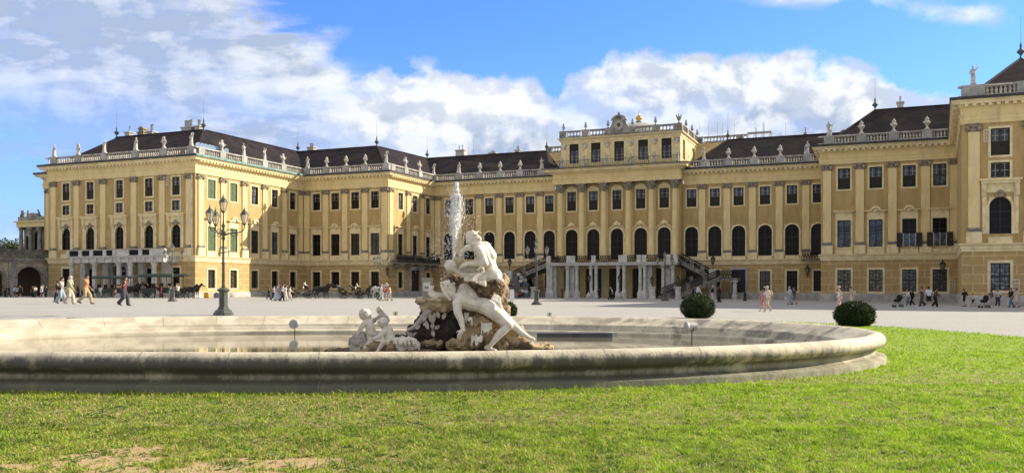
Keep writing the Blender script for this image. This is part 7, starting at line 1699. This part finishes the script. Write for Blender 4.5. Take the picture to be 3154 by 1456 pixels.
person('man all in black with a backpack leading a girl by the hand', 2971, 944, 55, 180, 'stroll', ('tshirt', BK), ('shorts', BK), ('short', k), ex=[('backpack', BK)])
person('girl with red hair in a white tee and dark shorts', 2998, 944, 42, 180, 'walk', ('tshirt', W_), ('shorts', BK), ('tail', RDH))
person('woman with long dark hair behind the black pushchair', 3055, 944, 52, 180, 'stroll+push', ('tshirt', BR), ('shorts', GT), ('long', k), shoe=SHOEW)
person('man in a pale blue tee with a cross-body bag', 3073, 944, 55, -100, 'stroll+hold', ('tshirt', RB), ('trousers', DG), ('short', b_), shoe=SHOEW, ex=[('bag2', BR)])
person('child with a dark top near the man with the cross-body bag', 3084, 940, 32, 180, 'stand', ('tshirt', W_), ('shorts', BK), ('short', k))
person('person in black carrying a bag left of the woman in the pale dress', 3116, 946, 60, 180, 'walk', ('tshirt', BK), ('trousers', JN), ('short', k), ex=[('bag', BK)])
person('woman in a short pale dress striding left at the far right', 3133, 947, 60, 180, 'walk', ('dress', CR), None, ('bun', k))
# people sitting and standing on the left stairs
sts = [(1597, 846, 'white', W_), (1606, 856, 'pale blue', RB), (1604, 866, 'white', W_), (1617, 863, 'grey', GT), (1613, 846, 'black', BK), (1572, 880, 'black', BK), (1580, 882, 'dark grey', DG), (1589, 906, 'pink', PK), (1609, 896, 'white', W_), (1620, 898, 'pale blue', RB), (1599, 900, 'brown', BR)]
for i, (x, y, cn, c) in enumerate(sts):
    t = 117.4+(916-y)/70.0*5.2; Yd = 124.5+(916-y)/70.0*5
    Zs = EYE+(HY-y-8)*Yd/F
    person('person in %s sitting on the left stairs, %s' % (cn, ['high up', 'high up below the black one', 'halfway up at the left', 'halfway up at the right', 'at the very top', 'left edge behind the bin', 'behind the bin on its right', 'low down beside the bin', 'low down in the middle', 'low down at the right edge', 'lowest in the middle'][i]), x, 0, 1.32, -80, 'sit', ('tshirt', c), ('trousers', JN if i % 2 else BK), ('short', k if i % 3 else b_), xyz=(at(x, Yd-3), Yd-3, Zs-0.45), group=None)

# ---------------------------------------------------------------- horses, carriages
def horse_mesh():
    mb = MB(); c = mb.cap2
    mb.ell((0.0, 0, 1.18), (.62, .27, .32)); mb.ell((-.50, 0, 1.24), (.36, .27, .32)); mb.ell((.48, 0, 1.2), (.33, .25, .36)); mb.ell((.1, 0, 1.05), (.5, .24, .26))
    c((.58, 0, 1.32), .22, (1.02, 0, 1.78), .12); c((.62, 0, 1.45), .14, (1.0, 0, 1.86), .09); c((1.02, 0, 1.82), .115, (1.36, 0, 1.58), .075); c((1.36, 0, 1.58), .075, (1.46, 0, 1.50), .065)
    c((1.02, 0, 1.72), .10, (1.18, 0, 1.66), .07)
    for sg in (-1, 1):
        c((1.0, .06*sg, 1.92), .035, (.99, .08*sg, 2.03), .012)
        fx = .50+.05*sg
        c((.48, .13*sg, 1.15), .15, (fx, .14*sg, .82), .085); c((fx, .14*sg, .80), .08, (fx+.02, .14*sg, .50), .055); c((fx+.02, .14*sg, .50), .052, (fx+.01, .14*sg, .16), .034); c((fx+.01, .14*sg, .14), .045, (fx+.05, .14*sg, .05), .06)
        hx = -.62-.06*sg
        c((-.55, .13*sg, 1.15), .21, (hx+.12, .14*sg, .84), .12); c((hx+.12, .14*sg, .84), .10, (hx-.12, .14*sg, .56), .06); c((hx-.12, .14*sg, .56), .055, (hx-.04, .14*sg, .18), .036); c((hx-.04, .14*sg, .15), .046, (hx, .14*sg, .05), .06)
    body = mb.blob(.032, 3)
    mb = MB()
    for k_ in range(9): t = k_/8; mb.cap2((.60+.42*t, 0, 1.50+.42*t), .05, (.56+.42*t, -.09, 1.36+.40*t), .03, 7, 2)
    mb.cap2((1.02, 0, 1.95), .04, (1.12, 0, 1.82), .03); mane = mb.blob(.025, 1)
    mb = MB(); mb.cap2((-.83, 0, 1.32), .06, (-.95, 0, 1.05), .085); mb.cap2((-.95, 0, 1.05), .085, (-.93, 0, .55), .05); tail = mb.blob(.025, 1)
    mb = MB()
    def hoop(cx_, rz_, ry, cz, w_): mb.tube([(cx_, ry*math.cos(a*PI/8), cz+rz_*math.sin(a*PI/8)) for a in range(17)], w_, 5)
    hoop(.30, .35, .29, 1.17, .025); hoop(.62, .36, .24, 1.25, .035)
    for sg in (-1, 1): mb.tube([(.62, .27*sg, 1.18), (0, .31*sg, 1.12), (-.95, .30*sg, 1.0), (-1.5, .3*sg, .85)], .018, 5)
    mb.tube([(1.12, -.10, 1.80), (1.18, 0, 1.84), (1.12, .10, 1.80)], .014, 4); mb.tube([(1.3, -.085, 1.58), (1.33, 0, 1.66), (1.3, .085, 1.58), (1.3, 0, 1.5), (1.3, -.085, 1.58)], .014, 4)
    return body, mane, tail, mb.mesh('harness')
HB = horse_mesh()
HD = M('black_horse_coat', (0.009, 0.007, 0.006), (0.018, 0.012, 0.009), 3, 0.45); HW_ = M('white_horse_coat', (0.62, 0.60, 0.56), (0.48, 0.46, 0.43), 3, 0.6); HM = cm('dark_mane', (0.01, 0.008, 0.007), 0.6)
def horse(x, Y, face, label, mat=HD, mane=HM, s=0.95, dy=0, group='horses harnessed to carriages', dip=0):
    s *= 1.06
    r = empty('horse', (at(x, Y), Y+dy, gz(at(x, Y), Y)), R(face), label, 'horse', group, scale=s)
    for n_, me, m in zip(('body', 'mane', 'tail', 'harness'), HB, (mat, mane, mane, SHOE)): link(n_, withmat(me, m), None, r)
    return r
def wheel(parent, x, y, rad):
    mb = MB(); w = parent; n_ = 20
    mb.tube([(x+rad*math.cos(2*PI*k/n_), y, rad+rad*math.sin(2*PI*k/n_)) for k in range(n_+1)], .032, 6, False); mb.cap2((x, y-.08, rad), .06, (x, y+.08, rad), .06)
    for k in range(12): a = 2*PI*k/12; mb.tube([(x, y, rad), (x+rad*math.cos(a), y, rad+rad*math.sin(a))], .016, 4)
    return mb.build('wheel', cm('carriage_wheel', (0.03, 0.027, 0.022)), parent)
def fiacre(x, Y, face, label, s=0.92):
    r = empty('horse_carriage', (at(x, Y), Y, gz(at(x, Y), Y)), R(face), label, 'carriage', 'open black horse carriages', scale=s)
    for sx, rad in ((-1.05, .56), (1.15, .44)):
        for sg in (-1, 1): wheel(r, sx, .72*sg, rad)
    body = M('black_lacquer', (0.012, 0.014, 0.012), (0.02, 0.022, 0.018), 2, 0.25, spec=0.6)
    mb = MB(); P = [(-1.75, 1.25), (-1.70, .95), (-1.35, .72), (-.85, .50), (-.35, .46), (.10, .62), (.55, .95), (.62, 1.10), (.40, 1.12), (-.05, .85), (-.45, .80), (-.75, .95), (-1.15, 1.22)]; mb.prism(P, -.55, .55)
    mb.prism([(-1.75, 1.25), (-1.15, 1.22), (-1.2, 1.5), (-1.72, 1.5)], -.56, .56); mb.build('body', body, r)
    mb = MB(); mb.prism([(-1.35, .98), (-.95, .82), (-.80, .95), (-1.15, 1.18)], -.57, .57); mb.prism([(-.60, .54), (-.35, .52), (-.30, .74), (-.62, .74)], -.57, .57); mb.prism([(.0, .80), (.42, .95), (.5, 1.08), (.1, .98)], -.57, .57); mb.build('gold_panels', M('mustard_paint', (0.50, 0.34, 0.08), (0.40, 0.27, 0.06), 3, 0.4), r)
    mb = MB(); P = [(-1.95, 1.85), (-1.65, 1.62), (-1.15, 1.50), (-.75, 1.40), (-.80, 1.30), (-1.3, 1.32), (-1.75, 1.42), (-2.05, 1.72)]; mb.prism(P, -.6, .6); mb.build('folded_hood', M('hood_leather', (0.10, 0.11, 0.12), (0.05, 0.055, 0.06), 3, 0.35), r)
    mb = MB(); mb.box(.75, 1.25, -.5, .5, 1.25, 1.45); mb.box(.70, .80, -.5, .5, 1.45, 1.85); mb.prism([(1.25, 1.0), (1.75, 1.15), (1.75, 1.20), (1.25, 1.08)], -.45, .45); mb.build('coachman_seat', body, r)
    mb = MB(); mb.cap2((-1.15, 0, .56), .05, (1.15, 0, .50), .05); mb.tube([(-1.05, -.72, .56), (-1.05, .72, .56)], .04, 5); mb.tube([(1.15, -.72, .44), (1.15, .72, .44)], .04, 5); mb.tube([(1.2, 0, .55), (3.3, 0, .95)], .035, 5); mb.build('undercarriage', body, r)
    mb = MB(); mb.box(.55, .70, -.68, -.52, 1.15, 1.45); mb.lathe([(.1, 1.45), (.03, 1.58)], .62, -.6, 0, 6); mb.build('carriage_lamp', M('brass_lamp', (0.55, 0.42, 0.18), metal=0.7, rough=0.3), r)
    return r
def wagon(x, Y, face, label, L=6.4, s=1.0):
    r = empty('roofed_wagon', (at(x, Y), Y, gz(at(x, Y), Y)), R(face), label, 'wagon', 'roofed tour wagons before the end block', scale=s)
    green = M('dark_green_paint_wagon', (0.022, 0.036, 0.028), (0.03, 0.05, 0.038), 2, 0.45); top_ = M('green_canvas', (0.10, 0.125, 0.11), (0.07, 0.09, 0.08), 2, 0.7)
    for sx in (-L*.32, L*.30):
        for sg in (-1, 1): wheel(r, sx, .8*sg, .42)
    mb = MB(); mb.box(-L*.45, L*.42, -.8, .8, .75, .88); mb.box(-L*.45, L*.42, -.84, -.8, .6, 1.2); mb.box(-L*.45, L*.42, .8, .84, .6, 1.2); mb.build('platform', green, r)
    mb = MB()
    for k_ in range(5): a = -L*.38+k_*L*.17; mb.box(a, a+.4, -.75, .75, 1.2, 1.26); mb.box(a-.04, a, -.75, .75, 1.2, 1.75)
    mb.build('benches', BR, r)
    mb = MB()
    for k_ in range(4):
        for sg in (-1, 1): a = -L*.42+k_*L*.26; mb.box(a, a+.05, .78*sg-.025, .78*sg+.025, .88, 2.65)
    mb.build('roof_posts', green, r)
    mb = MB(); mb.prism([(-L*.50, 2.62), (L*.46, 2.62), (L*.56, 2.78), (L*.46, 2.86), (0, 2.93), (-L*.46, 2.86), (-L*.53, 2.74)], -1.0, 1.0); mb.build('roof', top_, r)
    mb = MB(); mb.box(-L*.50, L*.47, -1.02, -.99, 2.48, 2.64); mb.build('valance', green, r)
    return r
wagon(352, 109.0, 4, 'dark green roofed tour wagon left of the woman with the phone, before the porch', 5.0, 0.93); wagon(505, 107.5, 2, 'long green roofed tour wagon behind the lamp at the right of the porch', 5.6, 1.02)
horse(412, 107.0, 5, 'black horse nearest the camera in the pair before the porch', s=.9); horse(401, 108.4, 8, 'black horse behind its partner before the porch', s=.9)
horse(462, 107.5, 170, 'dark horse with a white bridle facing left beside the long wagon', s=.92)
horse(583, 104.5, 0, 'black horse facing right before the corner of the sunlit wall, nearest', s=.84); horse(596, 106.0, 2, 'black horse reaching its head forward over the sunlit wall', s=.88)
fiacre(923, 110, 0, 'open black and green carriage with a coachman in white, behind the pair of black horses')
horse(987, 109.0, 0, 'black horse of the left carriage, nearest the camera', s=.92); horse(996, 110.4, 0, 'black horse of the left carriage, behind its partner', s=.94)
fiacre(1083, 109, 0, 'open black carriage with mustard panels and folded grey hood'); fiacre(1122, 114, 0, 'dark green carriage with a pale cover behind the mustard one')
horse(1166, 108.5, -8, 'white horse led by people in white', HW_, cm('pale_mane', (0.6, 0.58, 0.52)), .94); horse(1150, 110.5, 0, 'dark horse half hidden behind the white horse', s=.9)
X = at(938, 110); person('coachman in a white shirt sitting on the left carriage', 0, 0, 1.30, 0, 'sit', ('shirt', W_), ('trousers', MR), ('short', k), xyz=(X, 110, gz(X, 110)+0.93))
X = at(1099, 109); person('coachman dozing on the seat of the mustard panelled carriage', 0, 0, 1.15, 0, 'sit', ('shirt', W_), ('trousers', BK), ('cap', BK), xyz=(X, 109, gz(X, 109)+0.90))
def pram(x, Y, face, label):
    r = empty('pushchair', (at(x, Y), Y, gz(at(x, Y), Y)), R(face), label, 'pushchair', 'pushchairs by the right wing')
    for sx, rad in ((-.25, .11), (.32, .08)):
        for sg in (-1, 1):
            mb = MB(); mb.tube([(sx+rad*math.cos(PI*k/6), .22*sg, rad+rad*math.sin(PI*k/6)) for k in range(13)], .025, 6, False); mb.cap2((sx, .22*sg-.02, rad), .05, (sx, .22*sg+.02, rad), .05); mb.build('wheel', BK, r)
    mb = MB()
    for sg in (-1, 1): mb.tube([(.35, .22*sg, .15), (-.1, .22*sg, .55), (-.55, .22*sg, 1.05)], .018, 5); mb.tube([(-.28, .22*sg, .15), (.1, .22*sg, .6)], .018, 5)
    mb.tube([(-.55, -.22, 1.05), (-.55, .22, 1.05)], .02, 5); mb.build('frame', IRON, r)
    mb = MB(); mb.ell((.05, 0, .55), (.34, .19, .14)); mb.ell((-.12, 0, .80), (.22, .20, .22)); link('seat_and_hood', mb.blob(.025, 1), BK, r); return r
pram(2766, 71.5, 180, 'black pushchair pushed left, left of the group by the right inner wing'); pram(3032, 70.0, 180, 'black folded-back pushchair right of the girl with red hair')
# sign above the entrance behind the porch
L = empty('entrance_sign', (*QT(-57.2, TA-0.1), 3.55), PRZ, 'dark sign with white lettering above the middle door behind the porch columns', 'sign'); mb = MB(); mb.box(-0.9, 1.0, -0.06, 0.06, -0.5, 0.35); mb.build('panel', BK, L)
fc_ = bpy.data.curves.new('lettering', 'FONT'); fc_.body = 'Schönbrunn'; fc_.size = 0.34; fc_.extrude = 0.004; fc_.align_x = 'CENTER'; to = bpy.data.objects.new('lettering', fc_); C.objects.link(to); to.parent = L; to.location = (0.1, -0.075, 0.0); to.rotation_euler = (PI/2, 0, 0); fc_.materials.append(WHITE)
bpy.context.view_layer.update(); tm = bpy.data.meshes.new_from_object(to.evaluated_get(bpy.context.evaluated_depsgraph_get())); link('painted_lettering', tm, WHITE, L, (0.1, -0.075, 0.0)).rotation_euler = (PI/2, 0, 0); bpy.data.objects.remove(to)
# ---------------------------------------------------------------- grass
def grassmat(name):
    m = M(name, (0.14, 0.24, 0.03), rough=0.6, spec=0.25); n, b = nodes_of(m)
    t = n.node('ShaderNodeTexCoord'); s = n.node('ShaderNodeSeparateXYZ'); ob = t.outputs['Object']; n.link(ob, s.inputs[0])
    lush = n.ramp(n.math('ADD', s.outputs[0], n.math('MULTIPLY', s.outputs[1], 0.12)), -1.2, 6.0)
    at_ = n.node('ShaderNodeAttribute'); at_.attribute_name = 'tone'
    nz = n.math('ADD', n.math('MULTIPLY', n.noise(ob, 2.0, 4, 0.6), 0.5), n.math('MULTIPLY', n.noise(ob, 9.0, 3, 0.6), 0.5))
    patch = n.noise(ob, 0.5, 4, 0.6)
    green = n.mixc(lush, (0.31, 0.46, 0.036), (0.41, 0.64, 0.026))
    dark = n.mixc(lush, (0.11, 0.20, 0.016), (0.17, 0.33, 0.012))
    c = n.mixc(n.ramp(nz, 0.40, 0.58), dark, green)
    dry = n.math('MULTIPLY', n.ramp(n.math('ADD', at_.outputs['Fac'], n.math('MULTIPLY', patch, 0.7)), 1.02, 1.26), n.math('SUBTRACT', 1.0, n.math('MULTIPLY', lush, 0.72)))
    c = n.mixc(dry, c, (0.55, 0.44, 0.20))
    c = n.mixc(n.math('MULTIPLY', n.ramp(at_.outputs['Fac'], 0.85, 1.0), n.math('MULTIPLY', lush, 0.55)), c, (0.45, 0.55, 0.10))
    n.link(c, b.inputs['Base Color'])
    tr = n.node('ShaderNodeBsdfTranslucent'); n.link(c, tr.inputs[0]); mx = n.node('ShaderNodeMixShader'); mx.inputs[0].default_value = 0.35
    n.link(b.outputs[0], mx.inputs[1]); n.link(tr.outputs[0], mx.inputs[2]); o = [x for x in n.n if x.type == 'OUTPUT_MATERIAL'][0]; n.link(mx.outputs[0], o.inputs[0])
    return m
GM = grassmat('grass_blades')
rg = np.random.default_rng(42)
def vnoise(x, y, s, seed):
    r_ = np.random.default_rng(seed).random((64, 64)); u = x*s+100; v = y*s+100; i = np.floor(u).astype(int); j = np.floor(v).astype(int); a = u-i; b_ = v-j; a = a*a*(3-2*a); b_ = b_*b_*(3-2*b_)
    g = lambda p, q: r_[p % 64, q % 64]
    return (g(i, j)*(1-a)+g(i+1, j)*a)*(1-b_)+(g(i, j+1)*(1-a)+g(i+1, j+1)*a)*b_
def outside_basin(x, y):
    xx = (x-BX)/(BA+0.24); yy = (y-BY)/(BB+0.24); return np.abs(xx)**2.25+np.abs(yy)**2.25 > 1.0
def in_lawn(x, y):
    y2 = y-0.25*(x-LX)*np.clip((y-LY)/LB, 0, 1); return np.abs((x-LX)/LA)**3+np.abs((y2-LY)/LB)**3 < 1.0
def blades(name, n, y0, y1, hmin, hmax, wid, tufts=0.25, xm=0.62):
    y = np.sqrt(rg.uniform(y0*y0, y1*y1, n)); x = rg.uniform(-1, 1, n)*(xm*y+0.6)
    nz = 0.5*vnoise(x, y, 1.3, 1)+0.3*vnoise(x, y, 3.1, 2)+0.2*vnoise(x, y, 7.0, 3)
    bare = np.exp(-((x+3.1)/2.1)**2-((y-7.0)/1.1)**2)
    keep = outside_basin(x, y) & in_lawn(x, y) & ~((bare*0.34+(0.35*vnoise(x, y, 1.9, 7)+0.4*vnoise(x, y, 4.3, 8)+0.25*vnoise(x, y, 9.1, 9))*0.70 > 0.645) & (rg.random(n) < 0.88)) & (rg.random(n) < 0.45+0.9*nz)
    x, y, nz = x[keep], y[keep], nz[keep]; n = len(x)
    clump = vnoise(x, y, 9.0, 5); h = (hmin+(hmax-hmin)*rg.random(n)**1.6)*(0.55+0.9*clump); edge_ = ~(np.abs((x-BX)/(BA+0.75))**2.25+np.abs((y-BY)/(BB+0.75))**2.25 > 1.0); h = np.where(edge_ & (rg.random(n) < .25), h*1.7, h)
    a = rg.uniform(0, 2*PI, n); lean = rg.uniform(0.2, 1.1, n)*h; la = a+rg.normal(0, 0.7, n)+PI/2; w_ = wid*rg.uniform(0.6, 1.3, n)*(1+0.03*(y-7))
    z = -0.05-0.004*np.clip(x, -60, 60)*np.clip((y-26)/30, 0, 1)+0.27*np.exp(-((x+22)**2)/300.0-((y-52)**2)/330.0)+0.03
    P = np.stack([x, y, z], 1); D = np.stack([np.cos(a), np.sin(a), np.zeros(n)], 1)*w_[:, None]; Ln = np.stack([np.cos(la)*lean, np.sin(la)*lean, np.zeros(n)], 1); up = np.stack([np.zeros(n), np.zeros(n), h], 1)
    V = np.concatenate([P-D, P+D, P+D*0.8+Ln*0.35+up*0.6, P-D*0.8+Ln*0.35+up*0.6, P+Ln+up], 1).reshape(-1, 3)
    base = np.arange(n)[:, None]*5; Fc = np.concatenate([base+np.array([0, 1, 2]), base+np.array([0, 2, 3]), base+np.array([3, 2, 4])], 0)
    me = bpy.data.meshes.new(name); me.vertices.add(len(V)); me.vertices.foreach_set('co', V.astype(np.float32).ravel()); me.loops.add(Fc.size); me.loops.foreach_set('vertex_index', Fc.astype(np.int32).ravel())
    me.polygons.add(len(Fc)); me.polygons.foreach_set('loop_start', np.arange(0, Fc.size, 3, dtype=np.int32)); me.polygons.foreach_set('loop_total', np.full(len(Fc), 3, dtype=np.int32)); me.update(calc_edges=True)
    at_ = me.attributes.new('tone', 'FLOAT', 'POINT'); at_.data.foreach_set('value', np.repeat(rg.random(n), 5).astype(np.float32))
    o = link(name, me, GM); return tag(o, 'mown lawn grass', 'grass', kind='stuff'), n
nb = 0
for a in ((150000, 6.6, 9.2, .016, .044, .0052), (130000, 9.2, 13.2, .016, .044, .0058), (80000, 13.2, 20, .018, .045, .0078), (90000, 20, 33, .02, .045, .009), (60000, 33, 50, .025, .045, .015)):
    o, n_ = blades('grass', *a); nb += n_; o['label'] = 'short mown grass of the lawn round the basin'
# a few broad weed rosettes and white clover heads
mb = MB(); rw2 = random.Random(9)
for k_ in range(1500):
    y = rw2.uniform(6.8, 12.3); x = rw2.uniform(-.6, .6 if rw2.random() < .5 else -.05)*y
    if x < 1 and y > 12.0: continue
    z = gz(x, y)+.035; n_ = rw2.randint(4, 7); s = rw2.uniform(.02, .045); a0 = rw2.random()*6
    for j in range(n_):
        a = a0+2*PI*j/n_; c, s_ = math.cos(a), math.sin(a); L = s*rw2.uniform(.8, 1.3); w_ = L*.30; tz = rw2.uniform(.1, .6)*L
        mb.add([(x, y, z), (x+c*L*.5-s_*w_, y+s_*L*.5+c*w_, z+tz*.8), (x+c*L, y+s_*L, z+tz), (x+c*L*.5+s_*w_, y+s_*L*.5-c*w_, z+tz*.8)], [(0, 1, 2, 3)])
o = mb.build('lawn_weeds', M('weed_leaves', (0.10, 0.20, 0.035), (0.15, 0.26, 0.05), 5, 0.5)); tag(o, 'low broad-leaved weeds scattered in the near lawn', 'weeds', kind='stuff')
print('blades', nb, 'objects', len(bpy.data.objects))
